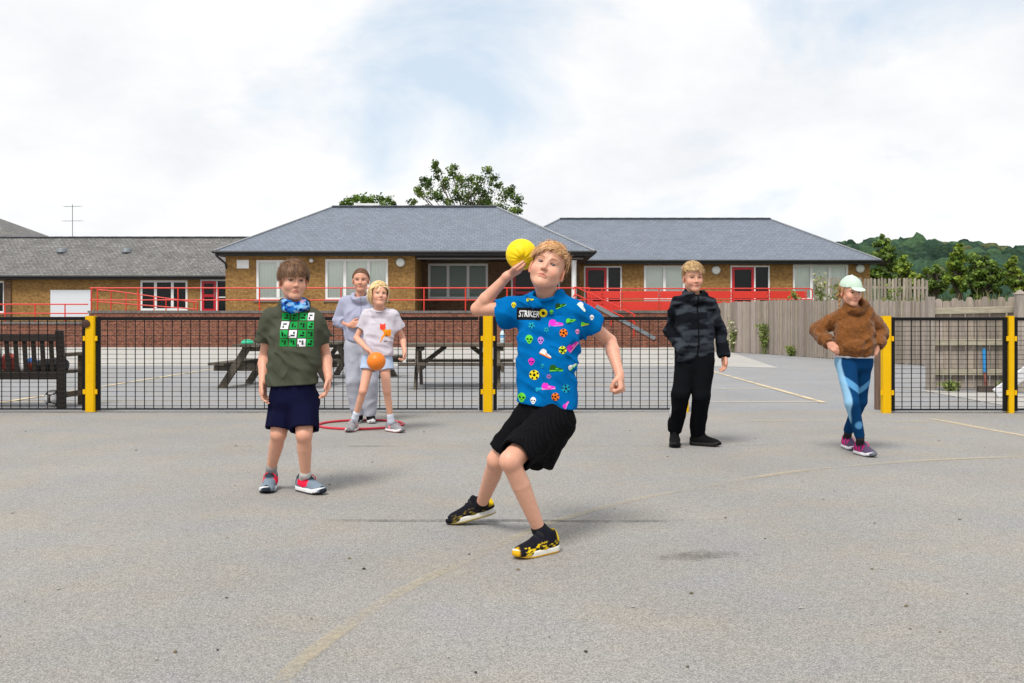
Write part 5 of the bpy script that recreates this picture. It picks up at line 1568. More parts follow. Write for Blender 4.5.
def body(parent, J, hd, g=1.0, arm=1.0, leg=1.0, h=.005, hh=.002, hands=(None, None), tone=(1, 1, 1), face=None, mask=None, brow=(.1, .06, .03), scalp=(.2, .12, .05)):
    """one continuous skin surface: trunk, neck, limbs, hands and the head"""
    O, M, s = hd
    f = face or {}
    sv = (np.array(J['sb']) - np.array(J['sa'])) / 2; hv = (np.array(J['hb']) - np.array(J['ha'])) / 2
    su = sv / np.linalg.norm(sv); hu = hv / np.linalg.norm(hv)
    sc = (np.array(J['sb']) + np.array(J['sa'])) / 2; hc = (np.array(J['hb']) + np.array(J['ha'])) / 2
    ch = lerp(sc, hc, .3); wa = lerp(sc, hc, .66)
    ops = [('u', loft([(sc, su * .085 * g, .036 * g), (ch, su * .055 * g, .052 * g), (wa, (su + hu) / 2 * .045 * g, .052 * g), (hc, hu * .045 * g, .066 * g)]), 0)]
    nb = np.array(J['neck']); hb = O + (np.array((0, -.022, -.055)) * s) @ M
    nr = .051 * s
    neck = ('u', cone(lerp(sc, nb, .6), hb, nr * .95, nr), .03 * g)
    for c in 'ab':
        S, E, Wr = (np.array(J[k + c]) for k in ('s', 'e', 'w'))
        ops += [('u', cone(S, E, .034 * g * arm, .0305 * g * arm), .02 * g), ('u', cone(E, lerp(E, Wr, .3), .0305 * g * arm, .033 * g * arm), .008), ('u', cone(lerp(E, Wr, .3), Wr, .033 * g * arm, .0205 * g * min(arm, 1.05)), .008)]
        H, K, A = (np.array(J[k + c]) for k in ('h', 'k', 'n'))
        fw = np.array(J.get('kf' + c, (0, -1, 0)), np.float64)
        ops += [('u', cone(H, K, .060 * g * leg, .044 * g * leg), .02 * g), ('u', ball(K + fw * .006 * g, .036 * g * leg), .006 * g),
                ('u', cone(K, lerp(K, A, .34) - fw * .004 * g, .038 * g * leg, .0385 * g * leg), .012), ('u', cone(lerp(K, A, .34) - fw * .004 * g, A, .0385 * g * leg, .0262 * g * leg), .003)]
    for c, hspec in zip('ab', hands):
        if hspec: ops += hand_ops(J['w' + c], **hspec)
    cut = nb - np.array((0, 0, .018))
    neck_low = ('u', cone(lerp(sc, nb, .6), lerp(nb, hb, -.15), nr * .95, nr * .98), .03 * g)
    V1, Q1 = sdf_verts(ops + [neck_low], h)
    V1 = relax(V1, Q1, 1, .4)
    hops = head_ops(O, M, s, f.get('squint', 1), f.get('mouth', 0), f.get('face_w', 1))
    R = .165 * s
    lo = (O - R); hi = (O + R); lo[2] = max(cut[2] - .0, O[2] - R * 1.2); lo[2] = cut[2]
    V2, Q2 = sdf_verts(hops + [('u', cone(lerp(sc, nb, .6), hb, nr * .95, nr), .025 * s)], hh, lo, hi)
    V2 = relax(V2, Q2, 1, .3)
    t = np.array(tone, F4)
    C1 = np.tile(SKIN * t, (len(V1), 1)).astype(F4); C2 = np.tile(SKIN * t, (len(V2), 1)).astype(F4)
    # a little more blood in knuckles, elbows and knees
    for k, rr_, a in [('ka', .05, .35), ('kb', .05, .35), ('ea', .05, .25), ('eb', .05, .25)] + ([('wa', .16, .22), ('wb', .16, .22)]):
        m = np.exp(-(np.linalg.norm(V1 - np.array(J[k]), axis=1) / rr_) ** 2) * a; C1 += m[:, None] * (np.array(lin(206, 132, 106), F4) - C1)
    head_color(V2, C2, O, M, s, brow, scalp, mask, f.get('squint', 1), f.get('mouth', 0))
    V, Q, C = join_parts([(V1, Q1, C1), (V2, Q2, C2)])
    np_mesh('body', V, Q, C, M_SKIN, parent)
    gaze = np.array(f.get('gaze', (0, 1, 0)), np.float64)
    for k in (-1, 1):
        c = O + (np.array((k * .031, .0578, .003)) * s) @ M; gz = Vector(unit(gaze @ M))
        q = gz.to_track_quat('Z', 'Y').to_matrix(); ic = f.get('iris', (.08, .13, .18))
        def cf(d, gz=gz, ic=ic):
            a = d.dot(gz)
            return (.008, .008, .008) if a > .975 else (ic if a > .83 else (tuple(x * .4 for x in ic) if a > .805 else (.40, .36, .345)))
        mb = MB(); mb.sphere(c, .0128 * s, 28, 40, colfn=cf, M=q); mb.build('eye', M_EYE, parent, smooth=True)

def folds(amp, sc=(9, 9, 5), seed=0, ridge=.6, tilt=0.0):
    sc = np.array(sc, F4); o = np.array((seed * 3.7, seed * 1.9, seed * 5.3), F4)
    ct, st_ = math.cos(tilt), math.sin(tilt)
    def fn(p):
        q = np.stack([p[:, 0] * ct + p[:, 2] * st_, p[:, 1], -p[:, 0] * st_ + p[:, 2] * ct], 1) * sc + o
        w = np.stack([vnoise(q * .5 + 7), vnoise(q * .5 + 13), vnoise(q * .5 + 23)], 1)
        a = vnoise(q + w * .9); b = vnoise(q * 2.3 + w * 1.5)
        return -(amp * (.45 + ridge * (1 - np.abs(a) * 2.4) + (1 - ridge) * a) + amp * .35 * b).astype(F4)
    return ('d', fn, 0)

def tshirt_ops(J, levels, hem, hem_n, sleeves, neck, neck_r, neck_ax, amp=.006, seed=1, sc=(9, 9, 5), tilt=.5, collar=True, hollow=True):
    """levels: loft; sleeves: list of (shoulder, end, r1, r2)"""
    n_ = np.array(neck_ax, np.float64); n_ = n_ / np.linalg.norm(n_)
    ops = [('u', loft(levels), 0), ('i', halfspace(np.array(neck) + n_ * .004, n_), .004)]
    for a, b, r1, r2 in sleeves: ops.append(('u', capcone(a, b, r1, r2), .035))
    ops.append(folds(amp, sc, seed, tilt=tilt)); ops.append(folds(amp * .6, (sc[0] * .5, sc[1] * .5, sc[2] * 2.2), seed + 5, tilt=-tilt))
    ops.append(('i', halfspace(hem, hem_n), .003))
    if collar: ops.append(('u', torus(neck, neck_ax, neck_r + .003, .0058, 1.6), .003))
    ops.append(('s', capcone(np.array(neck) + n_ * .10, np.array(neck) - n_ * .008, neck_r * 1.2, neck_r * .97), .002))
    for a, b, r1, r2 in sleeves:
        dd = unit(np.array(b) - np.array(a))
        if hollow: ops.append(('s', capcone(np.array(b) - dd * .03, np.array(b) + dd * .02, r2 - .006, r2 - .003), 0))
    return ops

def foot_shoe(parent, px_, Y, heading, s, style, pitch=0.0, z=0.0, h=.004, name='shoe', roll=0.0):
    """shoe with its origin under the ankle. style: dict of colours and a colour function on local coords"""
    f = Vector((heading[0], heading[1], 0)).normalized(); sd = Vector((-f.y, f.x, 0)) * -1; up = Vector((0, 0, 1))
    if pitch:
        q = Matrix.Rotation(rad(-pitch), 3, sd); f = q @ f; up = q @ up
    O = np.array(((px_ - 512) * Y / FPX, Y, z)); M = np.array([sd, f, up], np.float64)
    if pitch:                                            # keep the toe on the ground
        O = O + np.array((0, 0, 1)) * (.135 * s * math.sin(rad(pitch)))
    g = lambda v: O + (np.array(v, np.float64) * s) @ M
    hi_ = style.get('high', 0.0)
    up_ops = [('u', cone(g((0, -.045, .044)), g((0, .03, .046)), .034 * s, .037 * s), 0), ('u', cone(g((0, .03, .045)), g((.0, .125, .027)), .039 * s, .031 * s), .02 * s),
              ('u', ell(g((0, .118, .024)), np.array([.043, .056, .027]) * s, M), .012 * s), ('u', cone(g((0, -.020, .05)), g((0, -.020, .082 + hi_)), .0355 * s, .036 * s), .015 * s),
              ('u', ell(g((0, -.052, .062 + hi_ * .6)), np.array([.026, .022, .036]) * s, M), .012 * s),
              ('u', cone(g((0, .030, .070)), g((0, .012, .098 + hi_)), .021 * s, .018 * s), .012 * s),
              ('s', cone(g((0, -.022, .086 + hi_)), g((0, -.022, .15 + hi_)), .0275 * s, .031 * s), .003 * s), ('i', halfspace(g((0, 0, .013)), -M[2]), .002)]
    def sole_fn(p):
        q = ((p - O) @ M.T) / s; x, y, z_ = q[:, 0], q[:, 1], q[:, 2]
        t = np.clip((y + .045) / .13, 0, 1); d1 = np.hypot(x - .003 * t, y - (-.045 + .13 * t)) - (.0355 + .0085 * t)
        t2 = np.clip((y - .085) / .04, 0, 1); d2 = np.hypot(x - .003, y - (.085 + .04 * t2)) - (.044 - .003 * t2)
        d = np.minimum(d1, d2); zo = .016 * np.clip((y - .08) / .09, 0, 1) ** 2 + .004 * np.clip((-y - .04) / .04, 0, 1)
        th = style.get('sole_h', .028); zz_ = np.abs(z_ - zo - th / 2) - th / 2
        a = np.stack([d, zz_], 1) + .006
        return (np.linalg.norm(np.maximum(a, 0), axis=1) + np.minimum(a.max(1), 0) - .006) * s
    so_ops = [('u', P(sole_fn, g((0, .04, .02)), .16 * s), 0)]
    def loc(V): return ((V - O) @ M.T) / s
    sh = sdf_obj(name, up_ops, h, parent, M_SHOE, lambda V: style['upper'](loc(V)).astype(F4))
    Vs, Qs = sdf_verts(so_ops, h); np_mesh('sole', Vs, Qs, style['sole'](loc(Vs)).astype(F4), M_RUBBER, sh)
    mb = MB(); lc = style.get('lace')
    if lc is not None:
        for i in range(style.get('rows', 4)):
            y = .030 + .020 * i; zt_ = .0905 - .0155 * i
            pts = [g((-.026, y - .004, zt_ - .022)), g((-.013, y, zt_ - .004)), g((0, y + .002, zt_ + .002)), g((.013, y, zt_ - .004)), g((.026, y - .004, zt_ - .022))]
            mb.tube(pts, .0042 * s * style.get('lace_w', 1), 6, col=lc)
        if style.get('bow', True):
            for k in (-1, 1): mb.tube([g((0, .03, .094)), g((k * .018, .036, .098)), g((k * .034, .042, .082)), g((k * .03, .05, .07))], .0032 * s, 5, col=lc)
        mb.build('laces', M_CLOTH, sh, smooth=True)
    return g
def shoe_styler(main, sole, toe=None, side=None, heel=None, sole_bottom=None, mesh_seed=0):
    A = lambda c: np.array(c, F4)
    def upf(q):
        C = np.tile(A(main), (len(q), 1)); x, y, z = q[:, 0], q[:, 1], q[:, 2]
        if side is not None:
            col, fn = side; m = smooth01(fn(q)); C += m[:, None] * (A(col) - C)
        if toe is not None: m = smooth01((y - .143 - .02 * np.abs(x) / .04) / .012); C += m[:, None] * (A(toe) - C)
        if heel is not None: m = smooth01((-y - .045) / .012) * smooth01((z - .04) / .02); C += m[:, None] * (A(heel) - C)
        return C
    def sof(q):
        C = np.tile(A(sole), (len(q), 1)); m = smooth01((.011 + .016 * np.clip((q[:, 1] - .08) / .09, 0, 1) ** 2 - q[:, 2]) / .003)
        return C + m[:, None] * (A(sole_bottom if sole_bottom is not None else sole) - C)
    return upf, sof

def sock(parent, ankle, g, col, r=.032, up=.25, knee=None):
    a = np.array(ankle, np.float64); b = g((0, -.021, .072))
    top = a if knee is None else lerp(a, np.array(knee), up)
    sdf_obj('sock', [('u', cone(top, a, r * .98, r * .96), 0), ('u', cone(a, b, r * .96, r * 1.02), .01), folds(.0012, (30, 30, 60), 3)], .005, parent, M_CLOTH, col)

class Decals:
    """printed shapes laid onto a cloth surface"""
    def __init__(self, V, Q, O, ux, uz, dr):
        self.bvh = BVHTree.FromPolygons([Vector(v) for v in V], [tuple(int(i) for i in q) for q in Q])
        self.O = Vector(O); self.d = Vector(dr).normalized(); uz = Vector(uz); self.uz = (uz - self.d * uz.dot(self.d)).normalized()
        self.ux = (Vector(ux) - self.d * Vector(ux).dot(self.d)); self.ux = (self.ux - self.uz * self.ux.dot(self.uz)).normalized()
        self.mb = MB()
    def pt(self, u, v, off):
        o = self.O + self.ux * u + self.uz * v - self.d * .6
        hit, n, i, dd = self.bvh.ray_cast(o, self.d)
        if hit is None: return None
        if n.dot(self.d) > -.08: return None
        return hit - self.d * off * .6 + n * off * .6
    def poly(self, c, pts, col, layer=0, rings=3, rot=0.0, sc=1.0):
        off = .0014 + .0007 * layer; cr, sr = math.cos(rot), math.sin(rot)
        vs_ = []
        n = len(pts)
        cen = self.pt(c[0], c[1], off)
        if cen is None: return
        vs_.append(cen)
        for k in range(1, rings + 1):
            for x, y in pts:
                x, y = x * sc * k / rings, y * sc * k / rings
                q = self.pt(c[0] + x * cr - y * sr, c[1] + x * sr + y * cr, off)
                if q is None: return
                vs_.append(q)
        if max((v - cen).length for v in vs_) > .09 * max(1, sc * 12): return
        f = [(0, 1 + i, 1 + (i + 1) % n) for i in range(n)]
        for k in range(rings - 1):
            a = 1 + k * n; b = a + n
            f += [(a + i, b + i, b + (i + 1) % n, a + (i + 1) % n) for i in range(n)]
        self.mb.add(vs_, f, col)
        return True
    def circle(self, c, r, col, layer=0, n=16, rings=2, sx=1.0, rot=0): return self.poly(c, [(r * sx * math.cos(6.2832 * i / n), r * math.sin(6.2832 * i / n)) for i in range(n)], col, layer, rings, rot)
    def rect(self, c, w, h_, col, layer=0, rot=0.0, n=4, rings=3):
        pts = []
        cs = [(-w / 2, -h_ / 2), (w / 2, -h_ / 2), (w / 2, h_ / 2), (-w / 2, h_ / 2)]
        for i in range(4):
            a, b = cs[i], cs[(i + 1) % 4]
            for k in range(n): pts.append((a[0] + (b[0] - a[0]) * k / n, a[1] + (b[1] - a[1]) * k / n))
        self.poly(c, pts, col, layer, rings, rot)
    def text(self, s, c, size, col, layer=1, rot=0.0, shear=0.0, sx=1.0):
        cu = bpy.data.curves.new('lettering', 'FONT'); cu.body = s; cu.size = size; cu.align_x = 'CENTER'; cu.align_y = 'CENTER'; cu.shear = shear; cu.offset = size * .025; cu.resolution_u = 3
        o = bpy.data.objects.new('lettering', cu); COL.objects.link(o)
        dg = bpy.context.evaluated_depsgraph_get(); me = o.evaluated_get(dg).to_mesh()
        vs_ = [tuple(v.co) for v in me.vertices]; fs = [tuple(p.vertices) for p in me.polygons]
        o.evaluated_get(dg).to_mesh_clear(); bpy.data.objects.remove(o); bpy.data.curves.remove(cu)
        off = .0042 + .0007 * layer; out = []; cr, sr = math.cos(rot), math.sin(rot)
        for x, y, _ in vs_:
            x *= sx
            q = self.pt(c[0] + x * cr - y * sr, c[1] + x * sr + y * cr, off)
            if q is None: return
            out.append(q)
        self.mb.add(out, fs, col)

def person(label, base, group='children playing in the yard'):
    return empty('person', base, label, 'child', group)
def w_(p): return np.array(W(*p), np.float64)

# ------------------------------------------------------------------ the boy throwing the yellow ball
def build_thrower():
    p = person('fair-haired boy in a bright blue patterned t-shirt leaning to throw a yellow ball', (.03, 4.5, 0))
    s = .97
    O, M = head_frame(W(546.8, 262.6, 4.37), -7, 14, 18, s)
    J = dict(neck=w_((547, 297, 4.48)), sa=w_((527, 309, 4.53)), sb=w_((575.5, 312.5, 4.47)), ea=w_((477, 309, 4.62)), wa=w_((508, 275.5, 4.55)), eb=w_((610, 341, 4.58)), wb=w_((619.5, 375, 4.45)),
             ha=w_((533, 414, 4.51)), hb=w_((556, 417, 4.44)), ka=w_((497, 460, 4.53)), kb=w_((510, 461, 4.17)), na=w_((482, 503, 4.83)), nb=w_((539, 529, 4.275)), kfa=unit((-.6, -.6, .1)), kfb=unit((-.7, -.6, .2)))
    mk = hairline(.56, .02, -.58)
    BL = [lin(216, 168, 118), lin(196, 146, 98), lin(172, 122, 78), lin(230, 190, 142)]
    hand_a = dict(d=(.80, .30, .42), n=(-.35, .25, .9), s=.92, curl=(22, 28, 22), side=1, thumb_pts=[w_((514.5, 268, 4.50)), w_((519.5, 264.5, 4.505)), w_((523.5, 261.5, 4.51))])
    d_ = np.cross(unit((.80, .30, .42)), unit((-.35, .25, .9)))
    hand_a['side'] = 1 if d_[1] < 0 else -1
    hand_b = dict(d=(.12, -.35, -.93), n=(-.9, .3, -.1), s=.90, curl=(78, 88, 55), side=1, thumb_curl=1.0)
    d_ = np.cross(unit(hand_b['d']), unit(hand_b['n'])); hand_b['side'] = 1 if d_[1] < 0 else -1
    body(p, J, (O, M, s), g=.98, arm=.98, leg=1.08, h=.0042, hh=.0019, hands=(hand_a, hand_b), tone=(1.0, .97, .965), face=dict(squint=.66, mouth=-.001, gaze=(.08, 1, -.2), iris=(.025, .03, .035), face_w=1.12), mask=mk, brow=lin(132, 90, 58), scalp=lin(150, 108, 70))
    # hair: short sides, longer top swept across to image left
    side = lambda d: (d[:, 2] < .60) | (d[:, 1] < -.3)
    fl = lambda dd, q: np.stack([-.95 - .3 * dd[:, 0], .55 - .2 * dd[:, 2] + 0 * dd[:, 0], -.25 - .2 * np.abs(dd[:, 0])], 1)
    parts = [strands(O, M, s, 3200, mk, BL[1:3] + [lin(176, 132, 80)], 1, .026, .0028, .004, K=4, pick=side, grav=.6, jitter=.3),
             strands(O, M, s, 3600, mk, BL, 2, .062, .0032, .013, flow=fl, K=7, pick=lambda d: (d[:, 2] > .45) & (d[:, 1] > -.55), grav=.25, jitter=.28),
             strands(O, M, s, 260, mk, BL, 22, .045, .0022, .022, K=5, grav=.1, jitter=.8)]
    V, Q, C = join_parts(parts); np_mesh('hair', V, Q, C, M_HAIR, p)
    # t-shirt
    sc = lerp(J['sa'], J['sb'], .5); su = unit(J['sb'] - J['sa'])
    lv = [(w_((545.5, 300, 4.47)), np.array((.03, 0, .008)), .046), (w_((551.5, 315, 4.50)), su * .082, .046), (w_((549.5, 336, 4.485)), su * .060, .068), (w_((546.5, 372, 4.475)), unit((1, -.2, -.08)) * .052, .068), (w_((544.8, 424, 4.47)), unit((1, -.25, -.1)) * .054, .070)]
    hem = w_((545, 405, 4.47)); hn = np.array((-.02, 0.05, -1)) + np.array((-.09, 0, 0))
    sl = [(lerp(J['sa'], J['ea'], .02), w_((504, 313, 4.565)), .047, .054), (lerp(J['sb'], J['eb'], .02), w_((588.5, 323.5, 4.515)), .045, .054)]
    nax = unit(O - J['neck'] + np.array((0, 0, .03)))
    ops = tshirt_ops(J, lv, hem, hn, sl, w_((545.2, 296.5, 4.455)), .053, unit((-.16, -.30, 1)), amp=.0145, seed=3, sc=(13, 13, 8), tilt=.6)
    BLUE = np.array(lin(0, 102, 170), F4)
    def prints(V, Q):
        rng_ = random.Random(12)
        D = Decals(V, Q, w_((547, 355, 4.40)), (1, 0, 0), (.06, 0, 1), (0, 1, 0))
        k = 4.42 / FPX
        at = lambda x, y: ((x - 547) * k, (355 - y) * k)
        BK = (.012, .012, .014); WH = (.75, .75, .76); MAG = lin(226, 50, 190); GRN = lin(96, 200, 60); YEL = lin(232, 214, 40); ORG = lin(240, 120, 36); TEAL = lin(30, 160, 190); PNK = lin(240, 150, 200); LIL = lin(170, 120, 200)
        def fball(x, y, r, c1, c2=BK):
            r *= .88
            c = at(x, y)
            if not D.circle(c, r * k, c1, 0, 18, 3): return
            D.circle(c, r * k * .32, c2, 1, 6, 1)
            for i in range(5):
                a = 1.2566 * i + .5; D.circle((c[0] + .74 * r * k * math.cos(a), c[1] + .74 * r * k * math.sin(a)), r * k * .23, c2, 1, 6, 1)
        def boot(x, y, L, rot, c1, c2, flip=1):
            L *= .86
            pts = [(-.5, -.16), (.15, -.20), (.5, -.17), (.52, -.02), (.30, .06), (.05, .12), (-.05, .30), (-.30, .34), (-.42, .26), (-.50, .05)]
            c = at(x, y); pp = [(flip * a * L * k, b * L * k) for a, b in pts]
            if flip < 0: pp = pp[::-1]
            if not D.poly(c, pp, c1, 0, 2, rot): return
            so = [(-.5, -.18), (.5, -.20), (.54, -.10), (-.5, -.09)]; pp = [(flip * a * L * k, (b + .14) * L * k) for a, b in so]
            cr, sr = math.cos(rot), math.sin(rot); off = (0.14 * L * k * sr, -.14 * L * k * cr)
            if flip < 0: pp = pp[::-1]
            D.poly((c[0] + off[0], c[1] + off[1]), pp, c2, 1, 1, rot)
            D.poly((c[0] + .0, c[1] + .0), [(flip * a * L * k, b * L * k) for a, b in ((-.05, -.02), (.2, -.05), (.22, .0), (0, .07))][::flip], c2, 1, 1, rot)
        def alien(x, y, r, c1, rot=0.0):
            r *= .86
            c = at(x, y); ok = D.poly(c, [(r * k * .85 * math.cos(a) * (1 if math.sin(a) > -.2 else .72), r * k * 1.0 * math.sin(a)) for a in [6.2832 * i / 18 for i in range(18)]], c1, 0, 3, rot)
            if not ok: return
            for e in (-1, 1): D.circle((c[0] + e * r * k * .36, c[1] + r * k * .02), r * k * .2, BK, 1, 8, 1, 1.35, e * .5)
            D.circle((c[0], c[1] - r * k * .5), r * k * .12, BK, 1, 6, 1, 1.8)
        D.rect(at(526.5, 315.0), 24 * k, 12.5 * k, BK, 0, .03, 6, 4)
        D.text('STRIKER', at(526.8, 315.4), 9.0 * k, WH, 1, .03, .12, .62)
        D.circle(at(541.0, 313.5), 4.2 * k, YEL, 0, 14, 2); D.circle(at(541.0, 313.5), 1.8 * k, BK, 1, 10, 1)
        fball(562, 332, 4.6, ORG); alien(528.5, 340.5, 5.2, GRN, .1); alien(540, 341, 4.4, LIL); boot(545.5, 354, 14, -.35, WH, ORG)
        fball(562, 349, 4.4, YEL); alien(562, 349, 3.8, GRN); boot(572, 345, 15, .95, MAG, PNK); boot(554, 323.5, 16, .15, MAG, LIL); alien(532, 362.5, 4.3, MAG); fball(535.5, 375.5, 5.6, YEL)
        boot(556.5, 368, 15, .1, lin(40, 90, 30), GRN); boot(573, 365, 11, .8, WH, GRN); boot(550, 386.5, 15, .15, MAG, PNK); fball(567.5, 387, 4.8, TEAL); fball(557.5, 395.5, 4.4, ORG)
        alien(524.5, 399, 5.6, GRN, 0); alien(536, 401, 4.0, WH); boot(568.5, 403, 9, 1.2, MAG, PNK); fball(530, 326.5, 3.6, TEAL); pass
        boot(557.5, 305, 12, .5, lin(40, 70, 30), GRN); boot(568.5, 319.5, 11, .4, GRN, lin(40, 90, 30)); boot(579, 305, 12, -.7, WH, lin(180, 230, 210)); alien(511, 307, 3.4, YEL, 0)
        boot(527, 301, 8, .3, YEL, GRN); alien(590, 315, 3.2, WH); boot(520, 378, 9, 1.2, TEAL, WH); alien(518, 391, 3.5, TEAL); fball(520, 355, 3.2, ORG); boot(541, 389, 8, .6, TEAL, lin(60, 190, 210)); alien(576, 330, 3.0, PNK); boot(583, 322, 9, .3, GRN, YEL)
        alien(549, 312, 2.6, GRN); fball(545, 330, 2.8, TEAL); fball(550, 376, 2.6, LIL); alien(543, 366, 2.6, TEAL)
        return D.mb
    def shirt_col(V):
        C = np.tile(BLUE, (len(V), 1)); m = smooth01(vnoise(V * 30) * .5 + .2)[:, None] * .12
        return (C * (1 + m - .06)).astype(F4)
    sdf_obj('t_shirt', ops, .0042, p, M_CLOTH, shirt_col, extra=prints)
    # black pinstriped shorts
    a1, b1 = w_((513.5, 450, 4.50)), w_((533, 465, 4.36))
    la, lb = lerp(J['ha'], J['ka'], .84), lerp(J['hb'], J['kb'], .88)
    ops = [('u', loft([(w_((545, 402, 4.47)), unit((1, -.2, -.1)) * .044, .062), (w_((544, 420, 4.47)), unit((1, -.3, -.1)) * .048, .078)]), 0),
           ('u', capcone(J['ha'], la, .072, .066), .02), ('u', capcone(J['hb'], lb, .076, .074), .02),
           ('u', capcone(w_((556, 426, 4.48)), w_((541, 464, 4.42)), .066, .054), .05), ('u', capcone(w_((550, 424, 4.46)), w_((530, 460, 4.34)), .066, .056), .05),
           folds(.009, (13, 13, 8), 8, tilt=.7)]
    for H_, b, r in ((J['ha'], la, .066), (J['hb'], lb, .074)):
        dd = unit(b - H_); ops.append(('s', capcone(b - dd * .03, b + dd * .03, r - .010, r - .006), 0))
    def sh_col(V):
        C = np.tile(np.array((.0045, .0045, .0055), F4), (len(V), 1)); st_ = np.abs(((V[:, 0] * 1.0 + V[:, 2] * .35 - V[:, 1] * .4) / .013) % 1 - .5) < .10
        C[st_] = (.0085, .0085, .010); return C
    sdf_obj('shorts', ops, .0045, p, M_CLOTH, sh_col)
    # trainers: black with yellow flashes, white midsole
    YL = lin(236, 200, 30)
    fl = lambda q: np.where((np.abs(q[:, 0]) > .016) & (q[:, 1] > -.06), (vnoise(q * np.array((40, 62, 95), F4) + q[:, 2:3] * 40) + .25 * vnoise(q * 170) - .12 + .9 * np.clip((.042 - q[:, 2]) / .02, -1, 1) * .4) * 4, 0) * smooth01((.10 - np.abs(q[:, 1] - .045)) / .02) * (q[:, 2] < .060)
    u1, s1 = shoe_styler((.009, .009, .015), lin(225, 222, 212), toe=lin(210, 160, 30), side=(YL, fl), heel=YL, sole_bottom=lin(222, 170, 40))
    u2, s2 = shoe_styler((.008, .008, .013), lin(200, 198, 190), side=(lin(120, 104, 40), lambda q: fl(q) * .5), heel=YL, sole_bottom=lin(160, 140, 70))
    stl = dict(upper=u1, sole=s1, lace=(.02, .02, .022), rows=2, lace_w=2.6, bow=False, sole_h=.03)
    g1 = foot_shoe(p, 544, 4.265, (-.74, -.67), 1.0, stl, h=.0036)
    stl2 = dict(stl); stl2['upper'] = u2; stl2['sole'] = s2
    g2 = foot_shoe(p, 481, 4.87, (-1, .03), 1.0, stl2, pitch=15, h=.0038)
    sock(p, J['nb'], g1, (.014, .014, .016)); sock(p, J['na'], g2, (.014, .014, .016))
    return J
build_thrower()
# the yellow foam ball he holds
def build_yellow_ball():
    c = w_((521.5, 254.5, 4.60)); r = .0725; pin = unit(w_((522.5, 262, 4.52)) - c)
    def crease(p):
        q = (p - c).astype(np.float64); dl = np.linalg.norm(q, axis=1) + 1e-6; d = q / dl[:, None]; t = np.arccos(np.clip(d @ pin, -1, 1))
        a = unit(np.cross(pin, (0, 0, 1.))); b = np.cross(pin, a); ph = np.arctan2(d @ b, d @ a)
        dent = .013 * np.exp(-(t / .30) ** 2)
        w = np.abs(np.sin(ph * 5.5 + 1.2 * np.sin(ph * 2) + .6 * np.sin(t * 4))) ** .5
        return (dent + (1 - w) * .006 * np.exp(-((t - .42) / .42) ** 2)).astype(F4)
    ops = [('u', ball(c, r), 0), ('d', crease, 0)]
    o = sdf_obj('sports_ball', ops, .003, None, mat('yellow_foam', (.86, .64, .004), .55, spec=.3, attr=True, noise=.05, nscale=30, bump=.12, bscale=160), (.86, .63, .004))
    tag(o, 'yellow foam ball with creases held up beside the throwing boy\'s head', 'ball')
build_yellow_ball()

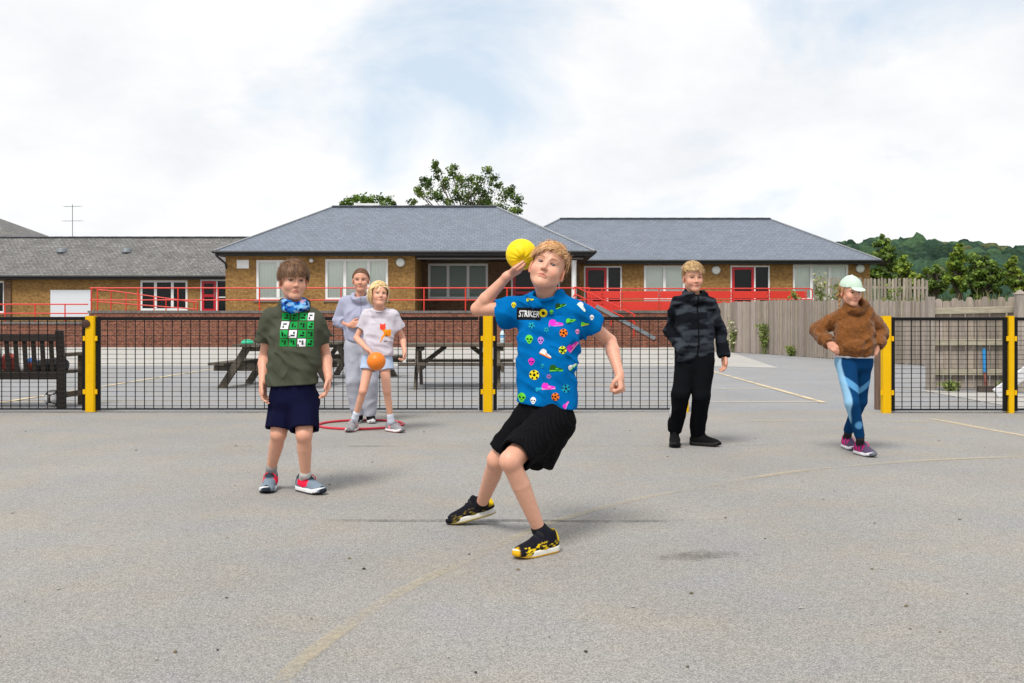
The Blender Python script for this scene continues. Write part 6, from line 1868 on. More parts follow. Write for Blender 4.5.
# ------------------------------------------------------------------ the boy in the green t-shirt
def build_green():
    p = person('brown-haired boy in an olive green t-shirt, navy shorts and blue neck warmer, walking', (-1.26, 5.8, 0))
    s = .99
    O, M = head_frame(W(296.0, 280.2, 5.685), 24, -4, 2, s)
    J = dict(neck=w_((294.5, 304, 5.78)), sa=w_((272, 318.5, 5.80)), sb=w_((317, 318.5, 5.76)), ea=w_((264.5, 357, 5.86)), wa=w_((263, 381.5, 5.74)), eb=w_((325, 354, 5.84)), wb=w_((328.5, 377, 5.72)),
             ha=w_((284, 398, 5.78)), hb=w_((305, 398, 5.76)), ka=w_((278.5, 434, 5.72)), kb=w_((304, 435, 5.66)), na=w_((271.5, 467, 5.86)), nb=w_((305.5, 474, 5.76)), kfa=unit((-.05, -1, 0)), kfb=unit((.25, -1, 0)))
    mk = hairline(.50, .14, -.55)
    BR = [lin(112, 80, 54), lin(94, 66, 44), lin(132, 98, 68), lin(76, 52, 36)]
    ha = dict(d=(.05, -.22, -.97), n=(.95, -.25, 0), s=.92, curl=(18, 24, 18)); hb = dict(d=(.02, -.3, -.95), n=(-.92, -.3, 0), s=.92, curl=(20, 28, 20))
    for q in (ha, hb):
        c = np.cross(unit(q['d']), unit(q['n'])); q['side'] = 1 if c[1] < 0 else -1
    body(p, J, (O, M, s), g=1.02, arm=1.06, leg=1.05, h=.005, hh=.0023, hands=(ha, hb), tone=(.97, .93, .92), face=dict(squint=.74, mouth=-.003, gaze=(.25, 1, -.05), iris=(.04, .03, .02), face_w=1.05), mask=mk, brow=lin(92, 64, 44), scalp=lin(104, 76, 52))
    parts = [strands(O, M, s, 3000, mk, BR, 5, .050, .0042, .008, crown=(-.1, -.5, .85), K=6, grav=.55, jitter=.22, pick=lambda d: d[:, 2] < .75),
             strands(O, M, s, 2600, mk, BR, 6, .070, .0046, .012, crown=(-.15, -.35, .92), K=7, grav=.35, jitter=.25, pick=lambda d: d[:, 2] > .3),
             strands(O, M, s, 260, mk, BR, 25, .05, .0024, .020, K=5, grav=.2, jitter=.8)]
    V, Q, C = join_parts(parts); np_mesh('hair', V, Q, C, M_HAIR, p)
    lv = [(w_((294.3, 306.5, 5.77)), np.array((.03, 0, 0)), .046), (w_((294.3, 319, 5.79)), np.array((.092, -.015, 0)), .040), (w_((294.3, 338, 5.76)), np.array((.058, -.01, 0)), .075), (w_((293.5, 368, 5.75)), np.array((.058, -.01, 0)), .080), (w_((293, 402, 5.75)), np.array((.062, -.01, 0)), .076)]
    sl = [(J['sa'], w_((266, 338.5, 5.835)), .043, .046), (J['sb'], w_((323, 337.5, 5.81)), .042, .045)]
    ops = tshirt_ops(J, lv, w_((293, 385, 5.75)), (.06, 0, -1), sl, w_((294.3, 304.5, 5.755)), .052, (0, -.25, 1), amp=.015, seed=9, sc=(12, 12, 8), tilt=.75)
    OL = np.array(lin(80, 83, 70), F4) * .85
    def prints(V, Q):
        D = Decals(V, Q, w_((295, 345, 5.67)), (1, 0, 0), (0, 0, 1), (0, 1, 0)); k = 5.66 / FPX
        at = lambda x, y: ((x - 295) * k, (345 - y) * k)
        G1, G2, G3, WH, BK = lin(30, 150, 70), lin(24, 128, 58), lin(40, 168, 84), (.72, .72, .74), (.014, .02, .016)
        xs = [283.5, 292.8, 302.0, 309.8]; ys = [316.5, 325.3, 334.0, 342.6]
        r = random.Random(4)
        for i, x in enumerate(xs):
            for j, y in enumerate(ys):
                wd = 7.8 if i < 3 else 6.2
                wht = (i, j) in ((0, 1), (1, 2), (2, 3), (3, 0)); c = WH if wht else r.choice((G1, G2, G3))
                D.rect(at(x, y), wd * k, 7.6 * k, c, 0, 0, 3, 2)
                dk = BK if not wht else (.05, .06, .055)
                v = r.randrange(4)                     # plain blocky motif, turned a different way in each tile
                if v == 0: D.rect(at(x, y - 1.2), wd * .5 * k, 1.6 * k, dk, 1, 0, 2, 1); D.rect(at(x - 1.3, y + 1.6), 1.7 * k, 2.4 * k, dk, 1, 0, 2, 1)
                elif v == 1: D.rect(at(x + 1.1, y), 1.8 * k, 4.4 * k, dk, 1, 0, 2, 1); D.rect(at(x - 1.4, y - 1.4), 1.7 * k, 1.7 * k, dk, 1, 0, 2, 1)
                elif v == 2: D.rect(at(x, y + 1.5), wd * .55 * k, 1.7 * k, dk, 1, 0, 2, 1); D.rect(at(x + 1.2, y - 1.2), 1.8 * k, 2.0 * k, dk, 1, 0, 2, 1)
                else: D.rect(at(x - 1.3, y + .2), 1.8 * k, 4.0 * k, dk, 1, 0, 2, 1); D.rect(at(x + 1.4, y + 1.3), 1.7 * k, 1.8 * k, dk, 1, 0, 2, 1)
        return D.mb
    sdf_obj('t_shirt', ops, .005, p, M_CLOTH, OL, extra=prints)
    # neck warmer
    c = w_((294.5, 303.5, 5.755))
    ops = [('u', torus(c, (.05, -.2, 1), .058, .014, 1.7), 0), ('u', torus(c + np.array((.01, -.012, -.018)), (.0, -.35, 1), .063, .012, 1.3), .012), folds(.006, (10, 10, 26), 4, tilt=.3)]
    def nw(V):
        a = vnoise(V * np.array((26, 26, 44), F4)); b = vnoise(V * np.array((44, 44, 70), F4) + 9); C = np.tile(np.array(lin(30, 96, 170), F4), (len(V), 1))
        C[a > .15] = lin(120, 176, 220); C[b > .42] = lin(18, 40, 110); C[(b < -.5)] = lin(190, 160, 190); return C
    sdf_obj('neck_warmer', ops, .0042, p, M_CLOTH, nw)
    NV = np.array(lin(24, 26, 58), F4) * .6
    la, lb = lerp(J['ha'], J['ka'], .84), lerp(J['hb'], J['kb'], .84)
    ops = [('u', loft([(w_((293.5, 378, 5.75)), np.array((.056, 0, 0)), .066), (w_((293.5, 402, 5.75)), np.array((.060, 0, 0)), .076)]), 0),
           ('u', capcone(J['ha'], la, .076, .074), .02), ('u', capcone(J['hb'], lb, .076, .076), .02), folds(.009, (12, 12, 6), 11, tilt=.15)]
    for H_, b, r in ((J['ha'], la, .074), (J['hb'], lb, .076)):
        dd = unit(b - H_); ops.append(('s', capcone(b - dd * .03, b + dd * .03, r - .014, r - .008), 0))
    sdf_obj('shorts', ops, .005, p, M_CLOTH, lambda V: (NV * (1 + .15 * vnoise(V * 20))[:, None]).astype(F4))
    RD = lin(226, 36, 70)
    sd = lambda q: ((np.abs(q[:, 0]) > .016) & (q[:, 1] > -.03) & (q[:, 1] < .06) & (q[:, 2] < .075) & (q[:, 2] > .03 + .25 * np.abs(q[:, 1] - .02))).astype(float)
    u, so = shoe_styler(lin(118, 132, 146), lin(222, 224, 226), toe=lin(40, 46, 54), side=(RD, sd), heel=lin(36, 42, 50), sole_bottom=(.02, .02, .024))
    u_, so_ = u, so
    def u2(q):
        C = u_(q); m = smooth01((q[:, 2] - .068) / .012); C += m[:, None] * (np.array(lin(44, 56, 66), F4) - C); return C
    st_ = dict(upper=u2, sole=so_, lace=RD, rows=4, sole_h=.03)
    g1 = foot_shoe(p, 270.8, 5.885, (.08, -1), 1.03, st_, h=.0045); g2 = foot_shoe(p, 306, 5.80, (.72, -.69), 1.03, st_, h=.0045)
    sock(p, J['na'], g1, lin(150, 150, 150)); sock(p, J['nb'], g2, lin(190, 188, 184))
build_green()

# ------------------------------------------------------------------ the boy in the camouflage jacket
def build_camo():
    p = person('blond boy in a dark camouflage jacket and black trousers, one hand in his pocket', (1.4, 7.85, 0))
    s = .98
    O, M = head_frame(W(696.0, 277.6, 7.72), 9, -5, -3, s)
    J = dict(neck=w_((694.5, 296, 7.82)), sa=w_((678, 303.5, 7.84)), sb=w_((709, 304, 7.80)), ea=w_((670.5, 330, 7.90)), wa=w_((681, 347, 7.72)), eb=w_((719.5, 330, 7.90)), wb=w_((724, 356, 7.80)),
             ha=w_((687, 362, 7.82)), hb=w_((703, 362, 7.80)), ka=w_((681, 394, 7.76)), kb=w_((701, 395, 7.76)), na=w_((674.7, 433, 7.95)), nb=w_((697.3, 434, 7.945)), kfa=unit((-.2, -1, 0)), kfb=unit((.2, -1, 0)))
    mk = hairline(.58, .0, -.55)
    BL = [lin(206, 172, 122), lin(180, 142, 94), lin(146, 108, 68), lin(222, 194, 148)]
    hb = dict(d=(.05, -.3, -.95), n=(-.9, -.35, 0), s=.95, curl=(22, 30, 20)); c = np.cross(unit(hb['d']), unit(hb['n'])); hb['side'] = 1 if c[1] < 0 else -1
    body(p, J, (O, M, s), g=1.06, h=.0062, hh=.0026, hands=(None, hb), tone=(1, .93, .92), face=dict(squint=.6, mouth=.002, gaze=(.15, 1, -.05), iris=(.06, .08, .1), face_w=1.04), mask=mk, brow=lin(130, 94, 60), scalp=lin(150, 112, 72))
    DKB = [lin(150, 112, 72), lin(128, 96, 62)]
    fl = lambda dd, q: np.stack([.25 * dd[:, 0] + .15, .9 + 0 * dd[:, 0], .25 - .4 * dd[:, 1]], 1)
    parts = [strands(O, M, s, 2200, mk, DKB + BL[1:3], 7, .028, .0042, .005, K=4, grav=.6, pick=lambda d: d[:, 2] < .6), strands(O, M, s, 3200, mk, BL, 8, .052, .0042, .018, flow=fl, K=6, grav=.15, jitter=.36, pick=lambda d: (d[:, 2] > .4) & (d[:, 1] > -.7))]
    V, Q, C = join_parts(parts); np_mesh('hair', V, Q, C, M_HAIR, p)
    lv = [(w_((694.5, 297.5, 7.815)), np.array((.035, 0, 0)), .058), (w_((693.5, 306, 7.82)), np.array((.086, 0, 0)), .048), (w_((694, 322, 7.80)), np.array((.066, 0, 0)), .080), (w_((694.5, 345, 7.79)), np.array((.062, 0, 0)), .083), (w_((694.7, 358, 7.79)), np.array((.064, 0, 0)), .076)]
    ops = [('u', loft(lv), 0), ('i', halfspace(w_((694.5, 361, 7.79)), (0, 0, -1)), .006)]
    for a, b, c_, r in ((J['sa'], J['ea'], J['wa'], 0), (J['sb'], J['eb'], J['wb'], 1)):
        ops += [('u', cone(a, b, .050, .043), .03), ('u', capcone(b, c_ + unit(c_ - b) * (.0 if r else .035), .043, .033), .012)]
        if r: ops.append(('u', torus(c_ - unit(c_ - b) * .01, c_ - b, .029, .008, 1.6), .004))
    ops += [('u', torus(w_((694.7, 296.0, 7.805)), (0, -.35, 1), .058, .019, 1.5), .015), ('u', ell(w_((693.5, 303, 7.93)), (.10, .05, .06)), .03), folds(.015, (11, 11, 13), 21, tilt=.35),
            ('s', capcone(w_((695.7, 286, 7.77)), w_((694.9, 297, 7.80)), .058, .049), .004)]
    ops.append(('s', capcone(J['wb'] - unit(J['wb'] - J['eb']) * .02, J['wb'] + unit(J['wb'] - J['eb']) * .03, .026, .028), 0))
    xz = w_((696.3, 330, 7.8))[0]
    def camo(V):
        q = V * np.array((8, 8, 24), F4); w = np.stack([vnoise(q * .6), vnoise(q * .6 + 5), vnoise(q * .6 + 11)], 1)
        n = vnoise(q + w * 1.2) + .4 * vnoise(q * 2.1 + 3); C = np.tile(np.array((.006, .007, .010), F4), (len(V), 1))
        C[n > .05] = (.018, .022, .029); C[n > .34] = (.036, .043, .053)
        z = (np.abs(V[:, 0] - xz - .012 * (V[:, 2] - 1.0)) < .006) & (V[:, 1] < 7.8); C[z] = (.005, .005, .006)
        C[V[:, 2] < w_((0, 357.5, 7.79))[2]] *= .6
        return C
    sdf_obj('jacket', ops, .0058, p, M_CLOTH, camo)
    sdf_obj('t_shirt', [('u', loft([(w_((695.3, 296.3, 7.80)), np.array((.006, 0, 0)), .047), (w_((695, 303, 7.815)), np.array((.01, 0, 0)), .044)]), 0), ('s', cone(w_((695.5, 300, 7.80)), w_((696, 286, 7.77)), .044, .055), 0)], .005, p, M_CLOTH, lin(190, 214, 60))
    def legs(parent, name, pts_a, pts_b, waist, rads, colfn, h, amp=.006, seed=1, material=None, k=.02, sc=(8, 8, 9)):
        o = [('u', loft(waist), 0)]
        for pts in (pts_a, pts_b):
            for i in range(len(pts) - 1):
                q = capcone if i == len(pts) - 2 else cone
                o.append(('u', q(pts[i], pts[i + 1], rads[i], rads[i + 1]), k if i == 0 else .012))
        o.append(folds(amp, sc, seed, tilt=.5))
        for pts in (pts_a, pts_b):
            dd = unit(pts[-1] - pts[-2]); o.append(('s', capcone(pts[-1] - dd * .02, pts[-1] + dd * .03, rads[-1] - .009, rads[-1] - .005), 0))
        return sdf_obj(name, o, h, parent, material or M_CLOTH, colfn)
    build_camo.legs = legs
    def tr(V):
        C = np.tile(np.array((.005, .0055, .007), F4), (len(V), 1)); t = (V[:, 2] - .12) / .6
        x0 = lerp(w_((674, 432, 7.88)), w_((677.5, 366, 7.82)), 0)[0] * (1 - t) + w_((677.5, 366, 7.82))[0] * t
        m = (V[:, 0] < x0 - .034 - .012 * t) & (np.abs(V[:, 1] - 7.83) < .03) & (V[:, 2] < .62); C[m] = (.55, .55, .56)
        return C
    legs(p, 'trousers', [J['ha'], J['ka'], J['na'] + np.array((0, 0, .02))], [J['hb'], J['kb'], J['nb'] + np.array((0, 0, .02))],
         [(w_((694.5, 356, 7.80)), np.array((.055, 0, 0)), .082), (w_((695, 366, 7.81)), np.array((.056, 0, 0)), .086)], (.086, .068, .056), tr, .006, .007, 31)
    u, so = shoe_styler((.006, .006, .007), (.008, .008, .008))
    st_ = dict(upper=u, sole=so, lace=(.02, .02, .02), rows=3, high=.065, sole_h=.03, bow=False)
    foot_shoe(p, 674.6, 7.93, (-.12, -1), 1.04, st_, h=.006, name='boot'); foot_shoe(p, 699.5, 7.93, (.86, -.5), 1.04, st_, h=.006, name='boot')
build_camo()
legs = build_camo.legs

# ------------------------------------------------------------------ the girl in the brown hoodie and cap
def build_hoodie():
    p = person('girl in a mint cap, fluffy brown hoodie and blue leggings, hands at her hips', (2.55, 7.45, 0))
    s = .92
    O, M = head_frame(W(856.2, 292.6, 7.32), 14, -9, 1, s)
    J = dict(neck=w_((855, 309, 7.42)), sa=w_((843, 315, 7.44)), sb=w_((867, 315, 7.42)), ea=w_((817, 330, 7.52)), wa=w_((828.5, 343.5, 7.36)), eb=w_((881.5, 331, 7.50)), wb=w_((877, 346, 7.38)),
             ha=w_((846, 361, 7.42)), hb=w_((861.5, 361, 7.44)), ka=w_((852, 403, 7.26)), kb=w_((860, 401, 7.50)), na=w_((860, 438, 7.30)), nb=w_((848.3, 432, 7.68)), kfa=unit((.1, -1, 0)), kfb=unit((-.1, -1, 0)))
    mk = hairline(.55, -.2, -.8)
    HB = [lin(170, 130, 86), lin(146, 106, 66), lin(190, 150, 104)]
    ha = dict(d=(.72, -.25, -.62), n=(.1, .9, -.4), s=.90, curl=(25, 30, 20)); hb = dict(d=(-.5, -.2, -.75), n=(-.1, .9, -.3), s=.90, curl=(30, 40, 30))
    for q in (ha, hb):
        c = np.cross(unit(q['d']), unit(q['n'])); q['side'] = 1 if c[2] > 0 else -1
    body(p, J, (O, M, s), g=.94, h=.006, hh=.0026, hands=(ha, hb), tone=(.98, .92, .90), face=dict(squint=.62, mouth=-.0, gaze=(0, 1, -.1), iris=(.05, .05, .05)), mask=mk, brow=lin(120, 86, 56), scalp=lin(140, 102, 64))
    parts = [strands(O, M, s, 1500, mk, HB, 9, .06, .005, .004, crown=(0, .3, .95), K=5, grav=.5, pick=lambda d: d[:, 2] < .35)]
    V, Q, C = join_parts(parts)
    # two plaits behind the ears
    mb = MB(); g = lambda v: Vector(O + (np.array(v) * s) @ M)
    rr = random.Random(3)
    for k in (-1, 1):
        for i in range(9):
            c = g((k * (.070 + .004 * math.sin(i * 2)), -.045 + .002 * i, -.035 - .0125 * i)); mb.sphere(c, (.0125 - .0005 * i) * s, 10, 6, col=HB[i % 3])
        for j in range(7):
            a = g((k * .074, -.05 + .02 * rr.random(), -.03 + .02 * rr.random())); b = a + Vector((k * rr.uniform(-.0, .03), rr.uniform(-.02, .02), -rr.uniform(.01, .05))); mb.tube([a, a.lerp(b, .5) + Vector((k * .012, 0, .006)), b], [.003, .0025, .001], 5, col=HB[j % 3])
    np_mesh('hair', V, Q, C, M_HAIR, p, extra=mb)
    # baseball cap
    gg = lambda v: O + (np.array(v, np.float64) * s) @ M
    ops = [('u', ell(gg(CR_C + np.array((0, 0, .002))), (CR_R + np.array((.009, .010, .013))) * s, M), 0), ('i', halfspace(gg((0, 0, .040)), -(M[2] * 1.0 - M[1] * .02)), .003),
           ('u', ell(gg((0, .098, .034)), np.array((.058, .050, .0075)) * s, np.array([M[0], unit(M[1] - .25 * M[2]), unit(M[2] + .25 * M[1])])), .006), ('u', ball(gg((0, -.008, .130)), .008 * s), .003), folds(.0022, (18, 18, 18), 44)]
    MINT = np.array(lin(192, 212, 196), F4)
    def capc(V):
        q = ((V - O) @ M.T) / s; a = np.arctan2(q[:, 0], q[:, 1] + .01); C = np.tile(MINT, (len(V), 1)); m = (np.abs((a / (math.pi / 3) + .5) % 1 - .5) < .016) & (q[:, 2] > .045); C[m] *= .86; return C
    cp = sdf_obj('cap', ops, .0030, p, M_CLOTH, capc)
    BRN = np.array(lin(124, 78, 40), F4) * .9
    lv = [(w_((855.3, 307, 7.42)), np.array((.03, 0, 0)), .062), (w_((855, 315, 7.43)), np.array((.072, 0, 0)), .056), (w_((855, 327, 7.41)), np.array((.058, 0, 0)), .078), (w_((854.5, 342, 7.39)), np.array((.060, 0, 0)), .088), (w_((854.5, 350, 7.39)), np.array((.056, 0, 0)), .082)]
    fz = lambda q: (-.0030 * vnoise(q * 75) - .0025 * vnoise(q * 140)).astype(F4)
    ops = [('u', loft(lv), 0), ('i', halfspace(w_((854.5, 355.5, 7.39)), (0.0, 0, -1)), .02)]
    for a, b, c_ in ((J['sa'], J['ea'], J['wa']), (J['sb'], J['eb'], J['wb'])):
        ops += [('u', cone(a + np.array((0, 0, .0)), b, .052, .047), .022), ('u', cone(b, lerp(b, c_, .75), .047, .047), .015), ('u', capcone(lerp(b, c_, .7), lerp(b, c_, 1.0), .044, .033), .012)]
    ops += [('u', torus(w_((855.5, 308.6, 7.405)), (.0, -.45, 1), .058, .018, 1.2), .012), ('u', ell(w_((854.5, 312, 7.55)), (.105, .06, .065)), .03),
            ('u', ell(w_((855, 346, 7.315)), (.090, .035, .050)), .004), folds(.013, (10, 10, 12), 33, tilt=.6), ('d', fz, 0), ('s', capcone(w_((856, 296, 7.36)), w_((855.5, 307, 7.40)), .058, .049), .004)]
    for b, c_ in ((J['ea'], J['wa']), (J['eb'], J['wb'])):
        dd = unit(c_ - b); ops.append(('s', capcone(c_ - dd * .03, c_ + dd * .02, .025, .027), 0))
    def bc(V): return (BRN * (1 + .22 * vnoise(V * 60) + .14 * vnoise(V * 18))[:, None]).astype(F4)
    sdf_obj('hoodie', ops, .0052, p, M_FLEECE, bc)
    sdf_obj('t_shirt', [('u', loft([(w_((854, 345, 7.41)), np.array((.06, 0, 0)), .088), (w_((854, 360, 7.42)), np.array((.066, 0, 0)), .082)]), 0), ('i', halfspace(w_((854, 357.5, 7.4)), (-.02, 0, -1)), .004), folds(.006, (12, 12, 4), 51)], .006, p, M_CLOTH, lin(222, 218, 224))
    DB, LB = np.array(lin(14, 62, 108), F4) * .85, np.array(lin(84, 142, 188), F4)
    def lg(V):
        C = np.tile(DB, (len(V), 1)); n = vnoise(V * 9); C *= (1 + .15 * n)[:, None]
        zk = CAMH + (HZ - 388) * 7.35 / FPX
        b = V[:, 2] - zk + (V[:, 0] - 2.52) * .75; m = smooth01((.034 - np.abs(b)) / .008) * (V[:, 0] < 2.58); C += m[:, None] * (LB - C)
        b2 = V[:, 2] - zk + .02 - (V[:, 0] - 2.60) * .8; m = smooth01((.028 - np.abs(b2)) / .008) * (V[:, 0] > 2.575); C += m[:, None] * (LB * .9 - C)
        t = np.clip((V[:, 2] - .1) / .6, 0, 1); xe = w_((850, 430, 7.3))[0] * (1 - t) + w_((838, 360, 7.4))[0] * t
        m = smooth01((.020 + .012 * n - (V[:, 0] - xe)) / .012) * (V[:, 1] < 7.52); C += m[:, None] * (np.array(lin(150, 196, 226), F4) - C) * .8
        m = smooth01((.035 - np.hypot(V[:, 0] - w_((858, 428, 7.27))[0], V[:, 2] - w_((858, 425, 7.27))[2])) / .015); C += m[:, None] * (LB - C)
        return C
    legs(p, 'leggings', [J['ha'], J['ka'], J['na'] + np.array((0, 0, .01))], [J['hb'], J['kb'], J['nb'] + np.array((0, 0, .01))],
         [(w_((854, 352, 7.42)), np.array((.05, 0, 0)), .076), (w_((854, 363, 7.43)), np.array((.055, 0, 0)), .080)], (.078, .050, .035), lg, .006, .0025, 52)
    PK = lin(214, 40, 130)
    sd = lambda q: ((np.abs(q[:, 0]) > .014) & (np.sin(q[:, 1] * 150 + q[:, 2] * 60) > -.1) & (q[:, 1] < .07)).astype(float)
    u, so = shoe_styler(lin(84, 70, 96), lin(216, 216, 220), toe=lin(104, 108, 116), side=(PK, sd), heel=PK, sole_bottom=lin(120, 120, 126))
    st_ = dict(upper=u, sole=so, lace=PK, rows=4, lace_w=1.4)
    g1 = foot_shoe(p, 861.5, 7.385, (.22, -1), 1.0, st_, h=.0055); g2 = foot_shoe(p, 847.8, 7.75, (.05, -1), 1.0, st_, h=.0055)
    sock(p, J['na'], g1, (.03, .03, .035), .03); sock(p, J['nb'], g2, (.03, .03, .035), .03)
build_hoodie()

# ------------------------------------------------------------------ the small girl with the orange ball
def build_small():
    p = person('small blonde girl in a white t-shirt and pale shorts holding an orange ball', (-1.2, 8.9, 0))
    s = .95
    O, M = head_frame(W(380.8, 293.2, 8.80), 20, 8, 3, s)
    J = dict(neck=w_((380, 309.5, 8.90)), sa=w_((367, 315.5, 8.92)), sb=w_((392.5, 315.5, 8.90)), ea=w_((356.5, 338, 8.92)), wa=w_((367.5, 349.5, 8.72)), eb=w_((402.5, 338, 8.97)), wb=w_((404.5, 351, 8.86)),
             ha=w_((370.5, 358, 8.92)), hb=w_((384, 358, 8.90)), ka=w_((363, 391, 8.82)), kb=w_((387, 391.5, 8.82)), na=w_((355, 418, 8.93)), nb=w_((391, 421, 8.88)), kfa=unit((-.1, -1, 0)), kfb=unit((.2, -1, 0)))
    mk = hairline(.46, -.1, -.75)
    BL = [lin(238, 212, 160), lin(224, 190, 132), lin(246, 226, 184), lin(208, 170, 112)]
    ha = dict(d=(.62, -.2, -.66), n=(.45, -.35, -.8), s=.86, curl=(12, 26, 26), spread=.12); hb = dict(d=(.05, -.25, -.95), n=(-.9, -.3, 0), s=.86, curl=(50, 50, 30))
    for q in (ha, hb):
        c = np.cross(unit(q['d']), unit(q['n'])); q['side'] = 1 if c[1] < 0 else -1
    ha['side'] = 1 if np.cross(unit(ha['d']), unit(ha['n']))[2] > 0 else -1
    body(p, J, (O, M, s), g=.90, arm=.95, leg=.93, h=.006, hh=.003, hands=(ha, hb), tone=(1.04, 1.0, .99), face=dict(squint=.85, mouth=-.001, gaze=(0, 1, 0), iris=(.06, .08, .1)), mask=mk, brow=lin(190, 150, 100), scalp=lin(214, 178, 122))
    fl = lambda dd, q: np.stack([dd[:, 0] * .9, -.5 + 0 * dd[:, 0], -.5 - .2 * dd[:, 2]], 1)
    parts = [strands(O, M, s, 3000, mk, BL, 10, .085, .0055, .020, flow=lambda dd, q: np.stack([dd[:, 0] * .9, -.65 + 0 * dd[:, 0], -.1 - .3 * np.abs(dd[:, 0])], 1), K=7, grav=.35, jitter=.25), strands(O, M, s, 150, mk, BL, 11, .09, .0035, .022, flow=fl, K=8, grav=.8, jitter=.8),
             strands(O, M, s, 700, mk, BL, 12, .14, .006, .020, crown=(0, .4, .9), K=8, grav=1.2, jitter=.4, pick=lambda d: (np.abs(d[:, 0]) > .55) & (d[:, 2] < .5) & (d[:, 1] < .4))]
    V, Q, C = join_parts(parts); np_mesh('hair', V, Q, C, M_HAIR, p)
    WHT = np.array(lin(198, 192, 202), F4)
    lv = [(w_((380, 311.5, 8.89)), np.array((.03, 0, 0)), .045), (w_((380, 318, 8.91)), np.array((.075, 0, 0)), .048), (w_((379.8, 330, 8.90)), np.array((.058, 0, 0)), .070), (w_((377.5, 345, 8.89)), np.array((.050, 0, 0)), .074), (w_((377, 366, 8.89)), np.array((.062, 0, 0)), .078)]
    sl = [(J['sa'], w_((361.5, 328.5, 8.92)), .050, .048), (J['sb'], w_((398, 327, 8.935)), .050, .048)]
    ops = tshirt_ops(J, lv, w_((377, 355.5, 8.89)), (-.02, 0, -1), sl, w_((380, 310.0, 8.875)), .048, (0, -.3, 1), amp=.010, seed=14, sc=(13, 13, 8), tilt=.4)
    def prints(V, Q):
        D = Decals(V, Q, w_((382, 335, 8.81)), (1, 0, 0), (0, 0, 1), (0, 1, 0)); k = 8.8 / FPX; at = lambda x, y: ((x - 384.2) * k, (335 - y) * k)
        OR, RD, BK = lin(240, 150, 40), lin(226, 70, 50), (.02, .018, .015)
        D.poly(at(388.5, 333), [(a * k, b * k) for a, b in ((-4, 4), (-3.5, -3), (-2.5, -5), (-1.5, -3), (2, -3.2), (3, -5), (4, -3), (4.6, 2.5), (3, 4), (0, 3.2))], OR, 0, 3)
        D.circle(at(384.8, 327.2), 3.0 * k, RD, 1, 12, 2); D.circle(at(382.6, 324.6), 1.0 * k, RD, 1, 8, 1); D.circle(at(386.6, 324.4), 1.0 * k, RD, 1, 8, 1)
        D.poly(at(384.3, 339), [(a * k, b * k) for a, b in ((1.6, 3.5), (.2, -1), (-2.4, -3.6), (-1.2, -1), (-.4, 3))], OR, 0, 2)
        for i in range(3): D.rect(at(387 + 2.0 * i, 333.5), .6 * k, 4 * k, lin(200, 90, 30), 1, .1, 2, 1)
        D.rect(at(387.5, 341.2), 3.2 * k, .7 * k, BK, 0, .1, 2, 1)
        return D.mb
    sdf_obj('t_shirt', ops, .0058, p, M_CLOTH, WHT, extra=prints)
    LBL = np.array(lin(176, 194, 220), F4)
    ops = [('u', loft([(w_((377, 350, 8.9)), np.array((.045, 0, 0)), .070), (w_((377, 360, 8.9)), np.array((.055, 0, 0)), .074)]), 0), ('u', capcone(J['ha'], w_((368, 370, 8.89)), .074, .070), .015), ('u', capcone(J['hb'], w_((386, 370, 8.88)), .074, .070), .015), folds(.004, (10, 10, 8), 61)]
    for a, b in ((J['ha'], w_((368, 370, 8.89))), (J['hb'], w_((386, 370, 8.88)))):
        dd = unit(b - a); ops.append(('s', capcone(b - dd * .02, b + dd * .02, .061, .064), 0))
    sdf_obj('shorts', ops, .006, p, M_CLOTH, LBL)
    u, so = shoe_styler(lin(140, 138, 142), lin(226, 224, 224), toe=lin(110, 108, 112), side=(lin(226, 150, 160), lambda q: ((np.abs(q[:, 0]) > .022) & (np.abs(q[:, 1] - .01) < .02)).astype(float)), sole_bottom=lin(150, 90, 96))
    st_ = dict(upper=u, sole=so, lace=lin(210, 205, 208), rows=3)
    g1 = foot_shoe(p, 353.5, 8.985, (-.12, -1), .98, st_, h=.006); g2 = foot_shoe(p, 392, 8.92, (.70, -.72), .98, st_, h=.006)
    sock(p, J['na'], g1, lin(206, 212, 226), .031, .18, J['ka']); sock(p, J['nb'], g2, lin(206, 212, 226), .031, .18, J['kb'])
build_small()
mb = MB(); cc = W(376.3, 361.3, 8.64); mb.sphere(cc, .081, 36, 20, col=(.80, .20, .012))
tag(mb.build('sports_ball', mat('orange_ball', (.80, .20, .012), .42, spec=.4, noise=.06, nscale=20, attr=True), smooth=True), 'orange ball held in the small blonde girl\'s hand', 'ball')

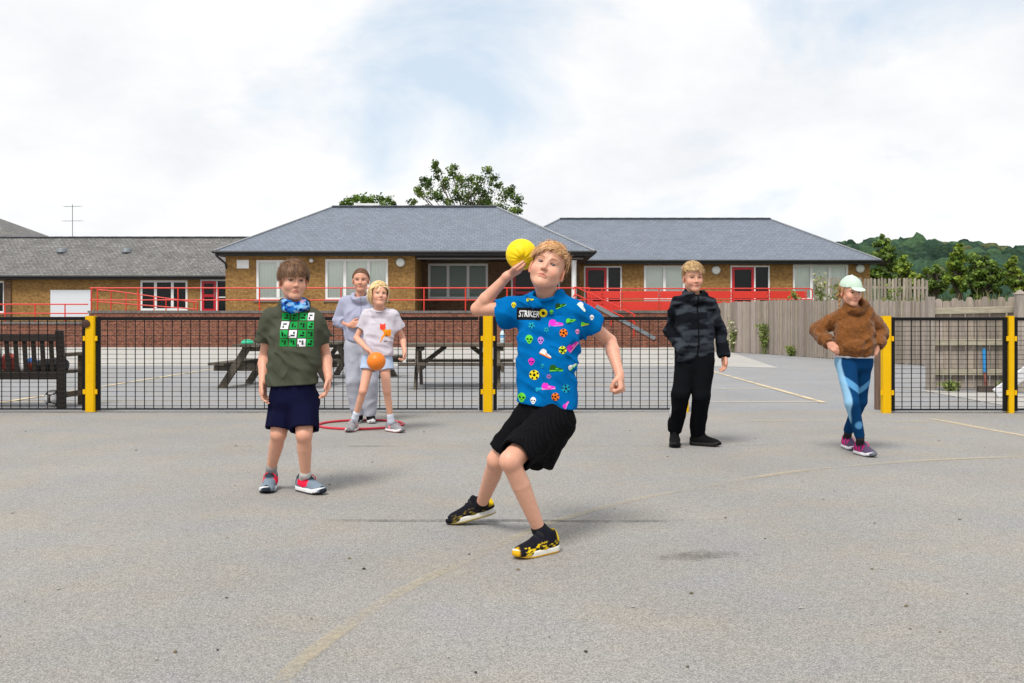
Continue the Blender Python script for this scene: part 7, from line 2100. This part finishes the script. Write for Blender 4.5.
# ------------------------------------------------------------------ the tall girl in grey
def build_tall():
    p = person('tall brown-haired girl in a lilac grey hoodie and joggers standing behind the blonde girl', (-1.43, 9.65, 0))
    s = .98
    O, M = head_frame(W(360.3, 280.0, 9.56), 4, -3, 0, s)
    J = dict(neck=w_((360, 297, 9.66)), sa=w_((346.5, 302.5, 9.68)), sb=w_((374.5, 302.5, 9.66)), ea=w_((339.5, 321, 9.74)), wa=w_((350, 325.5, 9.54)), eb=w_((381.5, 322, 9.74)), wb=w_((368, 326, 9.52)),
             ha=w_((354, 347, 9.66)), hb=w_((368, 347, 9.66)), ka=w_((354, 381, 9.62)), kb=w_((370, 381, 9.62)), na=w_((357.5, 413, 9.68)), nb=w_((370, 413, 9.68)))
    mk = hairline(.50, -.08, -.7)
    BR = [lin(98, 66, 44), lin(82, 54, 36), lin(116, 80, 54)]
    ha = dict(d=(.85, -.3, .15), n=(.3, .9, .1), s=.95, curl=(40, 50, 30)); hb = dict(d=(-.85, -.3, .1), n=(-.3, .9, .1), s=.95, curl=(40, 50, 30))
    for q in (ha, hb):
        c = np.cross(unit(q['d']), unit(q['n'])); q['side'] = 1 if c[2] > 0 else -1
    body(p, J, (O, M, s), g=1.05, arm=.95, h=.0068, hh=.003, hands=(ha, hb), tone=(.98, .90, .88), face=dict(squint=.8, mouth=.001, gaze=(0, 1, 0), iris=(.03, .02, .015)), mask=mk, brow=lin(70, 46, 32), scalp=lin(84, 56, 38))
    parts = [strands(O, M, s, 2600, mk, BR, 13, .07, .006, .004, flow=lambda dd, q: np.stack([dd[:, 0] * .8, -.75 + 0 * dd[:, 0], -.15 - .35 * np.abs(dd[:, 0])], 1), K=6, grav=.15, jitter=.12)]
    V, Q, C = join_parts(parts); mb = MB(); g = lambda v: Vector(O + (np.array(v) * s) @ M)
    mb.tube([g((0, -.10, .03)), g((0, -.135, .0)), g((0, -.14, -.06)), g((.01, -.12, -.13))], [.022, .026, .022, .006], 10, col=BR[1])
    np_mesh('hair', V, Q, C, M_HAIR, p, extra=mb)
    LIL = np.array(lin(160, 162, 184), F4)
    lv = [(w_((360.2, 299, 9.66)), np.array((.035, 0, 0)), .055), (w_((360.3, 305, 9.67)), np.array((.085, 0, 0)), .058), (w_((360.3, 317, 9.65)), np.array((.06, 0, 0)), .088), (w_((360.3, 331, 9.65)), np.array((.06, 0, 0)), .090), (w_((360.3, 338, 9.65)), np.array((.058, 0, 0)), .088)]
    ops = [('u', loft(lv), 0), ('i', halfspace(w_((360, 341, 9.65)), (0, 0, -1)), .012)]
    for a, b, c_ in ((J['sa'], J['ea'], J['wa']), (J['sb'], J['eb'], J['wb'])):
        ops += [('u', cone(a, b, .060, .055), .03), ('u', capcone(b, lerp(b, c_, .45), .055, .046), .012)]
    ops += [('u', torus(w_((360.3, 297.8, 9.645)), (0, -.4, 1), .062, .019, 1.3), .015), ('u', ell(w_((360, 302, 9.77)), (.10, .055, .07)), .03), folds(.014, (10, 10, 10), 71, tilt=.5), ('s', capcone(w_((360.3, 288, 9.60)), w_((360.3, 299.5, 9.63)), .058, .050), .005)]
    def hc(V):
        C = np.tile(LIL, (len(V), 1)); C[(np.abs(V[:, 0] - w_((361.5, 320, 9.6))[0]) < .005) & (V[:, 1] < 9.66)] *= .55; return C
    sdf_obj('hoodie', ops, .0066, p, M_CLOTH, hc)
    legs(p, 'joggers', [J['ha'], J['ka'], J['na'] + np.array((0, 0, -.01))], [J['hb'], J['kb'], J['nb'] + np.array((0, 0, -.01))],
         [(w_((360.5, 336, 9.66)), np.array((.055, 0, 0)), .080), (w_((361, 350, 9.66)), np.array((.06, 0, 0)), .086)], (.090, .078, .056), np.array(lin(166, 168, 180), F4), .0068, .009, 73, sc=(6, 6, 8))
    u, so = shoe_styler((.014, .014, .016), lin(214, 214, 214), toe=lin(190, 190, 190))
    st_ = dict(upper=u, sole=so, lace=lin(180, 180, 180), rows=3, sole_h=.03)
    foot_shoe(p, 358.5, 9.74, (-.1, -1), 1.0, st_, h=.0066); foot_shoe(p, 370.5, 9.74, (.3, -1), 1.0, st_, h=.0066)
build_tall()

# hoop lying on the ground round the girls' feet
mb = MB(); hx, hy, hr = px(361, 9.44), 9.44, .40
N = 72; mb_pts = [Vector((hx + hr * math.cos(2 * math.pi * i / N), hy + hr * math.sin(2 * math.pi * i / N), .0115)) for i in range(N)]
v = []; f = []
for i, p_ in enumerate(mb_pts):
    o_ = Vector((math.cos(2 * math.pi * i / N), math.sin(2 * math.pi * i / N), 0))
    for k in range(8):
        a = 2 * math.pi * k / 8; v.append(p_ + o_ * .0115 * math.cos(a) + Vector((0, 0, .0115 * math.sin(a))))
for i in range(N):
    for k in range(8): f.append((i * 8 + k, i * 8 + (k + 1) % 8, ((i + 1) % N) * 8 + (k + 1) % 8, ((i + 1) % N) * 8 + k))
mb.add(v, f); tag(mb.build('hoop', mat('hoop_plastic', (.56, .03, .05), .4), smooth=True), 'red plastic hoop lying flat on the ground around the girls\' feet', 'hoop')

# rucksack left on the bench
c = np.array((-5.33, 11.53, .415))
ops = [('u', rbox(c + np.array((0, 0, .055)), (.17, .10, .06), .05), 0), ('u', ell(c + np.array((.05, -.0, .08)), (.11, .08, .06)), .04), folds(.012, (11, 11, 11), 81)]
tag(sdf_obj('rucksack', ops, .008, None, mat('black_nylon', (.014, .014, .016), .6), (.014, .014, .016)), 'black rucksack slumped on the bench seat', 'bag')
c = np.array((-5.83, 11.55, .415))
ops = [('u', rbox(c + np.array((0, 0, .09)), (.07, .07, .10), .05), 0), folds(.012, (12, 12, 12), 83)]
tag(sdf_obj('jumper', ops, .008, None, mat('red_knit', (.36, .06, .05), .9), (.3, .05, .05)), 'red jumper heaped on the bench at the left edge', 'clothing')
